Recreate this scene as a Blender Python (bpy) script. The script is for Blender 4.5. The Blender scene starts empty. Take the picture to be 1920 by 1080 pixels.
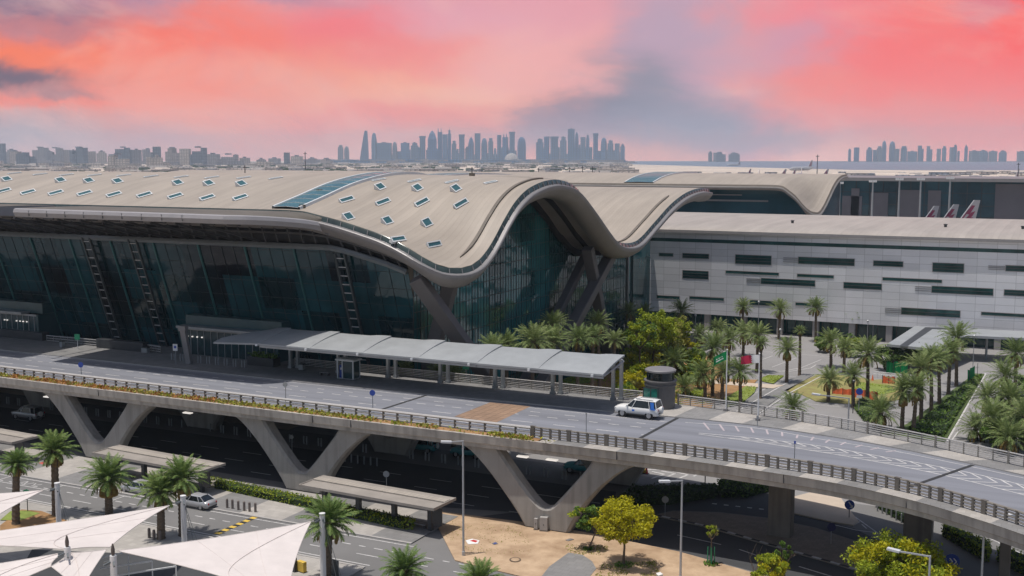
EXPOSURE = 0.0
HAZE = 8.5e-5
HAZE_COL = (0.76, 0.87, 1.0)
SKY_K = 1.08
SEED = 7
import bpy, math, random
from mathutils import Vector, Matrix, noise as mnoise
sc = bpy.context.scene
COL = sc.collection
PI = math.pi
R = math.radians
F_PX, CAM_H = 2150.0, 38.0
PITCH = math.atan(246.0 / F_PX)
HEAD = R(26.397)
CP, SP, CH, SH = math.cos(PITCH), math.sin(PITCH), math.cos(HEAD), math.sin(HEAD)
# world axes: x runs along the terminal front, y runs away from it; the camera looks 26 degrees left of +y

def ray(px, py):
    a = (px - 960) / F_PX
    b = -(py - 540) / F_PX
    X, Y, Z = a, CP + b * SP, -SP + b * CP
    return Vector((X * CH - Y * SH, X * SH + Y * CH, Z))

def W(px, py, z=0.0):
    d = ray(px, py)
    t = (z - CAM_H) / d.z
    return Vector((d.x * t, d.y * t, z))

def AV(px, py, v):
    d = ray(px, py)
    t = v / d.y
    return Vector((d.x * t, v, CAM_H + d.z * t))

def AU(px, py, u):
    d = ray(px, py)
    t = u / d.x
    return Vector((u, d.y * t, CAM_H + d.z * t))

def AD(px, py, dist):          # a point at a given distance along the view heading
    d = ray(px, py)
    t = dist / (-d.x * SH + d.y * CH)
    return Vector((d.x * t, d.y * t, CAM_H + d.z * t))

def lerp(a, b, t):
    return a + (b - a) * t

def interp(tab, x):
    if x <= tab[0][0]:
        return tab[0][1]
    for (x0, y0), (x1, y1) in zip(tab, tab[1:]):
        if x <= x1:
            t = (x - x0) / (x1 - x0)
            return y0 + (y1 - y0) * t
    return tab[-1][1]

def smooth_tab(tab, n=2):
    # monotone-ish resampling: Catmull-Rom through the table at fine steps
    out = []
    for i in range(len(tab) - 1):
        p0 = tab[max(0, i - 1)]; p1 = tab[i]; p2 = tab[i + 1]; p3 = tab[min(len(tab) - 1, i + 2)]
        m1 = (p2[1] - p0[1]) / (p2[0] - p0[0])
        m2 = (p3[1] - p1[1]) / (p3[0] - p1[0])
        h = p2[0] - p1[0]
        for k in range(6):
            t = k / 6
            t2, t3 = t * t, t ** 3
            y = (2*t3 - 3*t2 + 1) * p1[1] + (t3 - 2*t2 + t) * h * m1 + (-2*t3 + 3*t2) * p2[1] + (t3 - t2) * h * m2
            out.append((p1[0] + h * t, y))
    out.append(tab[-1])
    return out

def catmull(pts, n=8):
    out = []
    for i in range(len(pts) - 1):
        p0 = pts[max(0, i - 1)]; p1 = pts[i]; p2 = pts[i + 1]; p3 = pts[min(len(pts) - 1, i + 2)]
        for k in range(n):
            t = k / n
            out.append(0.5 * ((2 * p1) + (p2 - p0) * t + (2 * p0 - 5 * p1 + 4 * p2 - p3) * t * t + (3 * p1 - p0 - 3 * p2 + p3) * t ** 3))
    out.append(pts[-1].copy())
    return out

def resample(pts, step):
    L = [0.0]
    for a, b in zip(pts, pts[1:]):
        L.append(L[-1] + (b - a).length)
    n = max(1, int(round(L[-1] / step)))
    out = []
    j = 0
    for k in range(n + 1):
        s = L[-1] * k / n
        while j < len(pts) - 2 and L[j + 1] < s:
            j += 1
        t = (s - L[j]) / max(1e-9, L[j + 1] - L[j])
        out.append(pts[j].lerp(pts[j + 1], t))
    return out

def normals2d(pts):
    # unit normals to the right of the direction of travel
    out = []
    for i in range(len(pts)):
        a = pts[max(0, i - 1)]; b = pts[min(len(pts) - 1, i + 1)]
        d = Vector((b.x - a.x, b.y - a.y, 0)).normalized()
        out.append(Vector((d.y, -d.x, 0)))
    return out

# ------------------------------------------------------------------ materials
MATS = {}

def _new(name):
    m = bpy.data.materials.new(name)
    m.use_nodes = True
    nt = m.node_tree
    b = nt.nodes['Principled BSDF']
    return m, nt, b

def N(nt, t, **kw):
    n = nt.nodes.new(t)
    for k, v in kw.items():
        setattr(n, k, v)
    return n

def hexc(h):
    def f(c):
        c /= 255
        return c / 12.92 if c <= 0.04045 else ((c + 0.055) / 1.055) ** 2.4
    return tuple(f(c) for c in h)

def pm(name, col, rough=0.75, metal=0.0, var=0.15, scale=0.6, detail=6.0, bump=0.0, bscale=None, spec=0.4, stretch=None, streak=0.0, col2=None, world=False):
    m, nt, b = _new(name)
    L = nt.links
    tc = N(nt, 'ShaderNodeTexCoord')
    src = tc.outputs['Object']
    if world:
        src = N(nt, 'ShaderNodeNewGeometry').outputs['Position']
    mp = N(nt, 'ShaderNodeMapping')
    if stretch:
        mp.inputs['Scale'].default_value = stretch
    L.new(src, mp.inputs['Vector'])
    nz = N(nt, 'ShaderNodeTexNoise')
    nz.inputs['Scale'].default_value = scale
    nz.inputs['Detail'].default_value = detail
    nz.inputs['Roughness'].default_value = 0.65
    L.new(mp.outputs['Vector'], nz.inputs['Vector'])
    rp = N(nt, 'ShaderNodeValToRGB')
    rp.color_ramp.elements[0].position = 0.3
    rp.color_ramp.elements[1].position = 0.72
    lo = tuple(max(0, c * (1 - var)) for c in col)
    hi = tuple(min(1, c * (1 + var)) for c in (col2 or col))
    rp.color_ramp.elements[0].color = (*lo, 1)
    rp.color_ramp.elements[1].color = (*hi, 1)
    L.new(nz.outputs['Fac'], rp.inputs['Fac'])
    out = rp.outputs['Color']
    if streak > 0:
        mp2 = N(nt, 'ShaderNodeMapping')
        mp2.inputs['Scale'].default_value = (1.3, 1.3, 0.12)
        L.new(src, mp2.inputs['Vector'])
        n2 = N(nt, 'ShaderNodeTexNoise')
        n2.inputs['Scale'].default_value = 1.2
        n2.inputs['Detail'].default_value = 5
        L.new(mp2.outputs['Vector'], n2.inputs['Vector'])
        mr = N(nt, 'ShaderNodeMapRange')
        mr.inputs['From Min'].default_value = 0.45
        mr.inputs['From Max'].default_value = 0.7
        mr.inputs['To Min'].default_value = 1.0
        mr.inputs['To Max'].default_value = 1.0 - streak
        L.new(n2.outputs['Fac'], mr.inputs['Value'])
        mx = N(nt, 'ShaderNodeMix', data_type='RGBA', blend_type='MULTIPLY')
        mx.inputs['Factor'].default_value = 1.0
        L.new(out, mx.inputs['A'])
        L.new(mr.outputs['Result'], mx.inputs['B'])
        out = mx.outputs['Result']
    L.new(out, b.inputs['Base Color'])
    b.inputs['Roughness'].default_value = rough
    b.inputs['Metallic'].default_value = metal
    b.inputs['Specular IOR Level'].default_value = spec
    if bump > 0:
        n3 = N(nt, 'ShaderNodeTexNoise')
        n3.inputs['Scale'].default_value = bscale or scale * 6
        n3.inputs['Detail'].default_value = 4
        L.new(src, n3.inputs['Vector'])
        bp = N(nt, 'ShaderNodeBump')
        bp.inputs['Strength'].default_value = bump
        bp.inputs['Distance'].default_value = 0.05
        L.new(n3.outputs['Fac'], bp.inputs['Height'])
        L.new(bp.outputs['Normal'], b.inputs['Normal'])
    MATS[name] = m
    return m

def leafm(name, cols, trans=0.25):
    m, nt, b = _new(name)
    L = nt.links
    g = N(nt, 'ShaderNodeNewGeometry')
    oi = N(nt, 'ShaderNodeObjectInfo')
    ad = N(nt, 'ShaderNodeMath', operation='MULTIPLY_ADD')
    ad.inputs[1].default_value = 0.3
    L.new(oi.outputs['Random'], ad.inputs[0])
    sc_ = N(nt, 'ShaderNodeMath', operation='MULTIPLY')
    sc_.inputs[1].default_value = 0.7
    L.new(g.outputs['Random Per Island'], sc_.inputs[0])
    L.new(sc_.outputs[0], ad.inputs[2])
    rp = N(nt, 'ShaderNodeValToRGB')
    el = rp.color_ramp.elements
    while len(el) < len(cols):
        el.new(0.5)
    for i, c in enumerate(cols):
        el[i].position = i / max(1, len(cols) - 1)
        el[i].color = (*c, 1)
    L.new(ad.outputs[0], rp.inputs['Fac'])
    L.new(rp.outputs['Color'], b.inputs['Base Color'])
    b.inputs['Roughness'].default_value = 0.6
    b.inputs['Specular IOR Level'].default_value = 0.25
    tr = N(nt, 'ShaderNodeBsdfTranslucent')
    L.new(rp.outputs['Color'], tr.inputs['Color'])
    mx = N(nt, 'ShaderNodeMixShader')
    mx.inputs['Fac'].default_value = trans
    L.new(b.outputs['BSDF'], mx.inputs[1])
    L.new(tr.outputs['BSDF'], mx.inputs[2])
    L.new(mx.outputs['Shader'], nt.nodes['Material Output'].inputs['Surface'])
    MATS[name] = m
    return m

def seam_metal(name, col, pitch, axis='X', rough=0.5, metal=0.0, var=0.1, depth=0.3, scale=0.05, stretch=None):
    # standing-seam metal sheet: fine ribs along one axis, broad weathering
    m = pm(name, col, rough=rough, metal=metal, var=var, scale=scale, detail=9, stretch=stretch)
    nt = m.node_tree
    L = nt.links
    b = nt.nodes['Principled BSDF']
    tc = N(nt, 'ShaderNodeTexCoord')
    sx = N(nt, 'ShaderNodeSeparateXYZ')
    L.new(tc.outputs['Object'], sx.inputs[0])
    w = N(nt, 'ShaderNodeMath', operation='MULTIPLY')
    w.inputs[1].default_value = 1.0 / pitch
    L.new(sx.outputs[axis], w.inputs[0])
    fr = N(nt, 'ShaderNodeMath', operation='FRACT')
    L.new(w.outputs[0], fr.inputs[0])
    rg = N(nt, 'ShaderNodeMapRange')
    rg.inputs['From Min'].default_value = 0.0
    rg.inputs['From Max'].default_value = 0.22
    rg.inputs['To Min'].default_value = 1.0
    rg.inputs['To Max'].default_value = 0.0
    L.new(fr.outputs[0], rg.inputs['Value'])
    fl = N(nt, 'ShaderNodeMath', operation='FLOOR')
    L.new(w.outputs[0], fl.inputs[0])
    wn = N(nt, 'ShaderNodeTexWhiteNoise', noise_dimensions='1D')
    L.new(fl.outputs[0], wn.inputs['W'])
    old = b.inputs['Base Color'].links[0].from_socket
    mr = N(nt, 'ShaderNodeMapRange')
    mr.inputs['To Min'].default_value = 0.94
    mr.inputs['To Max'].default_value = 1.05
    L.new(wn.outputs['Value'], mr.inputs['Value'])
    mx = N(nt, 'ShaderNodeMix', data_type='RGBA', blend_type='MULTIPLY')
    mx.inputs['Factor'].default_value = 1
    L.new(old, mx.inputs['A'])
    L.new(mr.outputs['Result'], mx.inputs['B'])
    dk = N(nt, 'ShaderNodeMapRange')
    dk.inputs['To Min'].default_value = 1.0
    dk.inputs['To Max'].default_value = 0.90
    L.new(rg.outputs['Result'], dk.inputs['Value'])
    mx2 = N(nt, 'ShaderNodeMix', data_type='RGBA', blend_type='MULTIPLY')
    mx2.inputs['Factor'].default_value = 1
    L.new(mx.outputs['Result'], mx2.inputs['A'])
    L.new(dk.outputs['Result'], mx2.inputs['B'])
    L.new(mx2.outputs['Result'], b.inputs['Base Color'])
    bp = N(nt, 'ShaderNodeBump')
    bp.inputs['Strength'].default_value = depth
    bp.inputs['Distance'].default_value = 0.06
    L.new(rg.outputs['Result'], bp.inputs['Height'])
    L.new(bp.outputs['Normal'], b.inputs['Normal'])
    return m

def grid_mat(name, col, pw, ph, mort=0.02, axes=('X', 'Z'), rough=0.3, metal=0.6, var=0.06, line=0.45, off=0.0):
    # panels or pavers: a regular joint grid with a small tone change from panel to panel
    m = pm(name, col, rough=rough, metal=metal, var=var, scale=0.12, detail=6)
    nt = m.node_tree
    L = nt.links
    b = nt.nodes['Principled BSDF']
    tc = N(nt, 'ShaderNodeTexCoord')
    sx = N(nt, 'ShaderNodeSeparateXYZ')
    L.new(tc.outputs['Object'], sx.inputs[0])
    cb = N(nt, 'ShaderNodeCombineXYZ')
    L.new(sx.outputs[axes[0]], cb.inputs[0])
    L.new(sx.outputs[axes[1]], cb.inputs[1])
    br = N(nt, 'ShaderNodeTexBrick')
    br.offset = off
    br.inputs['Scale'].default_value = 1.0
    br.inputs['Brick Width'].default_value = pw
    br.inputs['Row Height'].default_value = ph
    br.inputs['Mortar Size'].default_value = mort
    br.inputs['Mortar Smooth'].default_value = 0.2
    br.inputs['Color1'].default_value = (0.9, 0.9, 0.9, 1)
    br.inputs['Color2'].default_value = (1.08, 1.08, 1.08, 1)
    br.inputs['Mortar'].default_value = (line, line, line, 1)
    L.new(cb.outputs[0], br.inputs['Vector'])
    old = b.inputs['Base Color'].links[0].from_socket
    mx = N(nt, 'ShaderNodeMix', data_type='RGBA', blend_type='MULTIPLY')
    mx.inputs['Factor'].default_value = 1
    L.new(old, mx.inputs['A'])
    L.new(br.outputs['Color'], mx.inputs['B'])
    L.new(mx.outputs['Result'], b.inputs['Base Color'])
    return m

def pane_glass(name, col, px, pz, axis='X', rough=0.05, spec=0.7, jit=0.02, lit=0.6):
    # curtain wall: every pane sits at a slightly different tilt; lit-interior patches are painted into the colour
    m = pm(name, col, rough=rough, var=0.35, scale=0.12, detail=5, spec=spec)
    nt = m.node_tree
    L = nt.links
    b = nt.nodes['Principled BSDF']
    tc = N(nt, 'ShaderNodeTexCoord')
    sx = N(nt, 'ShaderNodeSeparateXYZ')
    L.new(tc.outputs['Object'], sx.inputs[0])
    def cell(src, pitch, off=0.0):
        a = N(nt, 'ShaderNodeMath', operation='MULTIPLY_ADD')
        a.inputs[1].default_value = 1.0 / pitch
        a.inputs[2].default_value = off
        L.new(src, a.inputs[0])
        f = N(nt, 'ShaderNodeMath', operation='FLOOR')
        L.new(a.outputs[0], f.inputs[0])
        return f.outputs[0]
    def wnoise(p1, p2, off):
        cb = N(nt, 'ShaderNodeCombineXYZ')
        L.new(cell(sx.outputs[axis], p1, off), cb.inputs[0])
        L.new(cell(sx.outputs['Z'], p2, off), cb.inputs[1])
        w = N(nt, 'ShaderNodeTexWhiteNoise', noise_dimensions='2D')
        L.new(cb.outputs[0], w.inputs['Vector'])
        return w
    w1 = wnoise(px, pz, 0.0)
    vm = N(nt, 'ShaderNodeVectorMath', operation='SUBTRACT')
    vm.inputs[1].default_value = (0.5, 0.5, 0.5)
    L.new(w1.outputs['Color'], vm.inputs[0])
    vs = N(nt, 'ShaderNodeVectorMath', operation='SCALE')
    vs.inputs['Scale'].default_value = jit
    L.new(vm.outputs[0], vs.inputs[0])
    g = N(nt, 'ShaderNodeNewGeometry')
    va = N(nt, 'ShaderNodeVectorMath', operation='ADD')
    L.new(g.outputs['Normal'], va.inputs[0])
    L.new(vs.outputs[0], va.inputs[1])
    vn = N(nt, 'ShaderNodeVectorMath', operation='NORMALIZE')
    L.new(va.outputs[0], vn.inputs[0])
    L.new(vn.outputs[0], b.inputs['Normal'])
    w2 = wnoise(px * 3, pz * 2, 0.37)
    n2 = N(nt, 'ShaderNodeTexNoise')
    n2.inputs['Scale'].default_value = 0.07
    n2.inputs['Detail'].default_value = 5
    L.new(tc.outputs['Object'], n2.inputs['Vector'])
    ad = N(nt, 'ShaderNodeMath', operation='MULTIPLY_ADD')
    ad.inputs[1].default_value = 0.35
    L.new(w2.outputs['Value'], ad.inputs[0])
    L.new(n2.outputs['Fac'], ad.inputs[2])
    mr = N(nt, 'ShaderNodeMapRange')
    mr.inputs['From Min'].default_value = 0.42
    mr.inputs['From Max'].default_value = 0.95
    mr.inputs['To Min'].default_value = 1.0 - lit
    mr.inputs['To Max'].default_value = 1.0 + lit * 1.6
    L.new(ad.outputs[0], mr.inputs['Value'])
    old = b.inputs['Base Color'].links[0].from_socket
    mx = N(nt, 'ShaderNodeMix', data_type='RGBA', blend_type='MULTIPLY')
    mx.inputs['Factor'].default_value = 1
    mx.clamp_result = False
    L.new(old, mx.inputs['A'])
    L.new(mr.outputs['Result'], mx.inputs['B'])
    L.new(mx.outputs['Result'], b.inputs['Base Color'])
    return m

def glassm(name, col, rough=0.06, spec=0.7, var=0.5, scale=0.25, wav=0.0):
    m = pm(name, col, rough=rough, metal=0.0, var=var, scale=scale, detail=5, spec=spec)
    if wav > 0:
        nt = m.node_tree
        L = nt.links
        tc = N(nt, 'ShaderNodeTexCoord')
        nz = N(nt, 'ShaderNodeTexNoise')
        nz.inputs['Scale'].default_value = 0.35
        nz.inputs['Detail'].default_value = 2
        L.new(tc.outputs['Object'], nz.inputs['Vector'])
        bp = N(nt, 'ShaderNodeBump')
        bp.inputs['Strength'].default_value = wav
        bp.inputs['Distance'].default_value = 0.1
        L.new(nz.outputs['Fac'], bp.inputs['Height'])
        L.new(bp.outputs['Normal'], nt.nodes['Principled BSDF'].inputs['Normal'])
    return m

# ------------------------------------------------------------------ mesh builder
class MB:
    def __init__(self):
        self.v = []
        self.f = []
        self.mi = []
        self.cur = 0

    def vert(self, p):
        self.v.append((p[0], p[1], p[2]))
        return len(self.v) - 1

    def face(self, pts, mi=None):
        n = len(self.v)
        self.v.extend((p[0], p[1], p[2]) for p in pts)
        self.f.append(tuple(range(n, n + len(pts))))
        self.mi.append(self.cur if mi is None else mi)

    def grid(self, rows, mi=None, closed=False):
        n0 = len(self.v)
        w = len(rows[0])
        for r in rows:
            self.v.extend((p[0], p[1], p[2]) for p in r)
        for i in range(len(rows) - 1):
            for j in range(w if closed else w - 1):
                k = (j + 1) % w
                self.f.append((n0 + i * w + j, n0 + i * w + k, n0 + (i + 1) * w + k, n0 + (i + 1) * w + j))
                self.mi.append(self.cur if mi is None else mi)

    def box(self, x0, x1, y0, y1, z0, z1, mi=None):
        n = len(self.v)
        self.v.extend([(x0, y0, z0), (x1, y0, z0), (x1, y1, z0), (x0, y1, z0), (x0, y0, z1), (x1, y0, z1), (x1, y1, z1), (x0, y1, z1)])
        for q in ((3, 2, 1, 0), (4, 5, 6, 7), (0, 1, 5, 4), (1, 2, 6, 5), (2, 3, 7, 6), (3, 0, 4, 7)):
            self.f.append(tuple(n + i for i in q))
            self.mi.append(self.cur if mi is None else mi)

    def obox(self, c, sx, sy, sz, rz=0.0, mi=None, M=None):
        n = len(self.v)
        if M is None:
            M = Matrix.Rotation(rz, 3, 'Z')
        c = Vector(c)
        for dz in (-1, 1):
            for dx, dy in ((-1, -1), (1, -1), (1, 1), (-1, 1)):
                p = c + M @ Vector((dx * sx / 2, dy * sy / 2, dz * sz / 2))
                self.v.append(tuple(p))
        for q in ((3, 2, 1, 0), (4, 5, 6, 7), (0, 1, 5, 4), (1, 2, 6, 5), (2, 3, 7, 6), (3, 0, 4, 7)):
            self.f.append(tuple(n + i for i in q))
            self.mi.append(self.cur if mi is None else mi)

    def beam(self, a, b, w, h, mi=None, up=Vector((0, 0, 1))):
        a = Vector(a); b = Vector(b)
        d = b - a
        L = d.length
        d.normalize()
        s = d.cross(up)
        if s.length < 1e-4:
            s = d.cross(Vector((1, 0, 0)))
        s.normalize()
        u = s.cross(d)
        M = Matrix((d, s, u)).transposed()
        self.obox((a + b) / 2, L, w, h, M=M, mi=mi)

    def tube(self, pts, radii, n=8, caps=True, mi=None):
        rows = []
        if not isinstance(radii, (list, tuple)):
            radii = [radii] * len(pts)
        pts = [Vector(p) for p in pts]
        for i, p in enumerate(pts):
            a = pts[max(0, i - 1)]; b = pts[min(len(pts) - 1, i + 1)]
            d = (b - a).normalized()
            ref = Vector((0, 0, 1)) if abs(d.z) < 0.9 else Vector((1, 0, 0))
            s = d.cross(ref).normalized()
            u = s.cross(d)
            rows.append([p + (s * math.cos(2 * PI * k / n) + u * math.sin(2 * PI * k / n)) * radii[i] for k in range(n)])
        self.grid(rows, mi=mi, closed=True)
        if caps:
            self.face(list(reversed(rows[0])), mi)
            self.face(rows[-1], mi)

    def prism(self, poly, z0, z1, mi=None, top=True, bottom=True):
        n = len(poly)
        for i in range(n):
            a, b = poly[i], poly[(i + 1) % n]
            self.face([(a[0], a[1], z0), (b[0], b[1], z0), (b[0], b[1], z1), (a[0], a[1], z1)], mi)
        if top:
            self.face([(p[0], p[1], z1) for p in poly], mi)
        if bottom:
            self.face([(p[0], p[1], z0) for p in reversed(poly)], mi)

    def lathe(self, prof, c=(0, 0, 0), n=20, mi=None):
        rows = [[(c[0] + r * math.cos(2 * PI * k / n), c[1] + r * math.sin(2 * PI * k / n), c[2] + z) for k in range(n)] for r, z in prof]
        self.grid(rows, mi=mi, closed=True)

    def build(self, name, mats, parent=None, smooth=False, local=False, weld=False, bevel=0.0):
        off = Vector((0, 0, 0))
        if parent is not None and not local:
            q = parent
            while q is not None:
                off += Vector(q.location)
                q = q.parent
        me = bpy.data.meshes.new(name)
        me.from_pydata([(x - off.x, y - off.y, z - off.z) for x, y, z in self.v], [], self.f)
        if not isinstance(mats, (list, tuple)):
            mats = [mats]
        for m in mats:
            me.materials.append(MATS[m] if isinstance(m, str) else m)
        me.polygons.foreach_set('material_index', self.mi)
        if weld or bevel > 0:
            import bmesh
            bm = bmesh.new()
            bm.from_mesh(me)
            bmesh.ops.remove_doubles(bm, verts=bm.verts, dist=0.0005)
            if bevel > 0:
                es = [e for e in bm.edges if len(e.link_faces) == 2 and e.calc_face_angle(0) > 0.6]
                bmesh.ops.bevel(bm, geom=es, offset=bevel, segments=2, affect='EDGES', profile=0.5)
            bmesh.ops.recalc_face_normals(bm, faces=bm.faces)
            bm.to_mesh(me)
            bm.free()
        if smooth:
            me.polygons.foreach_set('use_smooth', [True] * len(me.polygons))
        me.update()
        o = bpy.data.objects.new(name, me)
        COL.objects.link(o)
        if parent is not None:
            o.parent = parent
        return o

def tag(o, label=None, cat=None, group=None, kind=None):
    if label: o['label'] = label
    if cat: o['category'] = cat
    if group: o['group'] = group
    if kind: o['kind'] = kind
    return o

def thing(name, label, cat, loc=(0, 0, 0), rz=0.0, group=None):
    o = bpy.data.objects.new(name, None)
    o.empty_display_size = 0.3
    COL.objects.link(o)
    o.location = loc
    o.rotation_euler = (0, 0, rz)
    return tag(o, label, cat, group)

CHILDREN = {}
def kids(o):
    return [c for c in COL.objects if c.parent == o]

def copy_tree(o, loc=None, rz=None, label=None, scale=None, ch=None):
    c = o.copy()
    COL.objects.link(c)
    if loc is not None: c.location = loc
    if rz is not None: c.rotation_euler = (0, 0, rz)
    if scale is not None: c.scale = (scale, scale, scale) if not isinstance(scale, tuple) else scale
    if label: c['label'] = label
    for k in o.children:
        copy_child(k, c)
    return c

def copy_child(k, parent):
    d = k.copy()
    COL.objects.link(d)
    d.parent = parent
    for g in k.children:
        copy_child(g, d)

def structure(name, mb, mats, smooth=False, weld=False):
    o = mb.build(name, mats, smooth=smooth, weld=weld)
    o['kind'] = 'structure'
    return o

ORD = ['first', 'second', 'third', 'fourth', 'fifth', 'sixth', 'seventh', 'eighth', 'ninth', 'tenth', 'eleventh', 'twelfth', 'thirteenth', 'fourteenth', 'fifteenth', 'sixteenth', 'seventeenth', 'eighteenth', 'nineteenth', 'twentieth']
ORD += ['twenty-' + o for o in ORD[:9]] + ['thirtieth'] + ['thirty-' + o for o in ORD[:9]] + ['fortieth'] + ['forty-' + o for o in ORD[:9]] + ['fiftieth'] + ['fifty-' + o for o in ORD[:9]] + ['sixtieth'] + ['sixty-' + o for o in ORD[:9]]

# ------------------------------------------------------------------ palette
seam_metal('roof_metal', (0.335, 0.286, 0.236), 0.65, 'X', rough=0.55, var=0.13, depth=0.10, scale=0.22, stretch=(1.0, 0.22, 1.0))
pm('lip_metal', (0.215, 0.205, 0.205), rough=0.45, metal=0.2, var=0.08, scale=0.3)
pm('wing_top', (0.115, 0.10, 0.08), rough=0.6, var=0.2, scale=0.3)
pm('gutter_dark', (0.14, 0.118, 0.095), rough=0.6, var=0.2, scale=0.5)
glassm('gutter_glass', (0.035, 0.05, 0.045), rough=0.15)
pm('soffit_metal', (0.20, 0.185, 0.175), rough=0.6, var=0.15, scale=0.15)
pm('truss_dark', (0.012, 0.013, 0.015), rough=0.6, var=0.3, scale=0.5)
pm('white_steel', (0.62, 0.63, 0.63), rough=0.4, var=0.05)
pm('grey_steel', (0.30, 0.31, 0.315), rough=0.4, metal=0.3, var=0.08)
pm('mullion_steel', (0.16, 0.175, 0.18), rough=0.4, metal=0.3, var=0.1)
pm('dark_steel', (0.06, 0.062, 0.066), rough=0.45, metal=0.3, var=0.15)
pane_glass('facade_glass', (0.005, 0.027, 0.033), 2.1, 2.3, 'X', 0.05, 0.6, 0.035, 1.0)
pane_glass('gable_glass', (0.016, 0.080, 0.084), 1.8, 2.2, 'Y', 0.05, 0.9, 0.02, 0.5)
glassm('far_glass', (0.014, 0.055, 0.075), rough=0.12, spec=0.5, var=0.5, scale=0.05)
glassm('skylight_glass', (0.045, 0.12, 0.135), rough=0.12, spec=0.6, var=0.2, scale=0.4)
glassm('window_glass', (0.018, 0.068, 0.064), rough=0.08, spec=0.5)
glassm('door_glass', (0.02, 0.05, 0.055), rough=0.1, spec=0.5, var=0.4, scale=0.8)
glassm('teal_cladding', (0.028, 0.075, 0.085), rough=0.3, spec=0.4, var=0.2)
grid_mat('panel_metal', (0.78, 0.775, 0.80), 3.6, 1.5, mort=0.035, rough=0.24, metal=0.3, var=0.05, line=0.55)
pm('panel_trim', (0.30, 0.28, 0.27), rough=0.5, var=0.1)
seam_metal('grey_roof', (0.34, 0.302, 0.27), 1.2, 'X', rough=0.6, var=0.13, depth=0.15, scale=0.2, stretch=(1.0, 0.3, 1.0))
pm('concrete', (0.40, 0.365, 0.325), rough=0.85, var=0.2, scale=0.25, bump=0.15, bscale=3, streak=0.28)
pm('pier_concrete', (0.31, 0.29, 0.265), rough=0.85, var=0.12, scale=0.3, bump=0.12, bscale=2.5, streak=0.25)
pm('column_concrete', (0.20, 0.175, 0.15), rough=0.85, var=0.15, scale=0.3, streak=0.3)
pm('deck_asphalt', (0.185, 0.19, 0.213), rough=0.8, var=0.2, scale=0.55, detail=9, stretch=(0.05, 1.0, 1), bump=0.1, bscale=8)
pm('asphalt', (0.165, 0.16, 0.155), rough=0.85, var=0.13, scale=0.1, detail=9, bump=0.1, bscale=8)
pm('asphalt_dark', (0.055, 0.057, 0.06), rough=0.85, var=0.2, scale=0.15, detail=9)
pm('plaza_asphalt', (0.245, 0.235, 0.23), rough=0.85, var=0.1, scale=0.08, detail=9)
pm('road_paint', (0.50, 0.485, 0.47), rough=0.7, var=0.3, scale=2.0, detail=8)
pm('pink_paint', (0.42, 0.36, 0.37), rough=0.7, var=0.2, scale=2.0)
pm('yellow_paint', (0.62, 0.42, 0.07), rough=0.7, var=0.15, scale=2.0)
pm('black_paint', (0.03, 0.03, 0.03), rough=0.7, var=0.2, scale=2.0)
grid_mat('paver_light', (0.36, 0.335, 0.305), 0.8, 0.8, mort=0.02, axes=('X', 'Y'), rough=0.85, metal=0, var=0.12, line=0.8, off=0.5)
grid_mat('paver_dark', (0.20, 0.195, 0.19), 0.8, 0.8, mort=0.02, axes=('X', 'Y'), rough=0.85, metal=0, var=0.12, line=0.75, off=0.5)
grid_mat('paver_brown', (0.24, 0.20, 0.165), 0.6, 0.6, mort=0.02, axes=('X', 'Y'), rough=0.85, metal=0, var=0.15, line=0.75, off=0.5)
grid_mat('brick_patch', (0.27, 0.175, 0.115), 0.9, 0.9, mort=0.05, axes=('X', 'Y'), rough=0.85, metal=0, var=0.2, line=0.6, off=0.0)
pm('kerb_stone', (0.36, 0.34, 0.32), rough=0.85, var=0.12, scale=1.0)
pm('sand', (0.36, 0.235, 0.14), rough=0.95, var=0.2, scale=0.35, detail=10, bump=0.4, bscale=2.5, col2=(0.46, 0.335, 0.22))
pm('pale_sand', (0.50, 0.415, 0.33), rough=0.95, var=0.14, scale=0.2, detail=8)
pm('soil', (0.30, 0.17, 0.075), rough=0.95, var=0.25, scale=0.5, detail=9, bump=0.3, bscale=3)
pm('lawn', (0.19, 0.235, 0.05), rough=0.95, var=0.3, scale=0.8, detail=9, bump=0.5, bscale=6)
pm('dry_lawn', (0.30, 0.225, 0.10), rough=0.95, var=0.3, scale=0.5, detail=9, bump=0.4, bscale=5, col2=(0.22, 0.22, 0.07))
pm('desert', (0.54, 0.445, 0.36), rough=0.95, var=0.4, scale=0.005, detail=10, stretch=(0.35, 1.0, 1.0))
pm('apron', (0.40, 0.355, 0.315), rough=0.95, var=0.28, scale=0.012, detail=9, stretch=(0.35, 1.0, 1.0))
pm('orange_mesh', (0.75, 0.17, 0.07), rough=0.8, var=0.25, scale=1.5)
pm('sail_cloth', (0.62, 0.56, 0.53), rough=0.8, var=0.07, scale=0.5, detail=9)
pm('mast_white', (0.68, 0.67, 0.66), rough=0.4, var=0.05)
pm('shelter_roof', (0.285, 0.255, 0.225), rough=0.8, var=0.15, scale=0.4)
seam_metal('shelter_slats', (0.36, 0.32, 0.275), 0.55, 'X', rough=0.8, var=0.12, depth=0.8)
pm('canopy_metal', (0.30, 0.312, 0.318), rough=0.55, metal=0.1, var=0.12, scale=0.35, detail=8)
pm('red_paint', (0.5, 0.03, 0.03), rough=0.5, var=0.1)
pm('blue_sign', (0.03, 0.07, 0.33), rough=0.4, var=0.05)
pm('green_sign', (0.02, 0.22, 0.11), rough=0.45, var=0.08)
pm('flag_green', (0.0, 0.20, 0.055), rough=0.8, var=0.1)
pm('flag_maroon', (0.42, 0.02, 0.06), rough=0.8, var=0.1)
pm('flag_white', (0.70, 0.69, 0.67), rough=0.8, var=0.04)
pm('car_white', (0.72, 0.71, 0.69), rough=0.25, var=0.02, spec=0.6)
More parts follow.
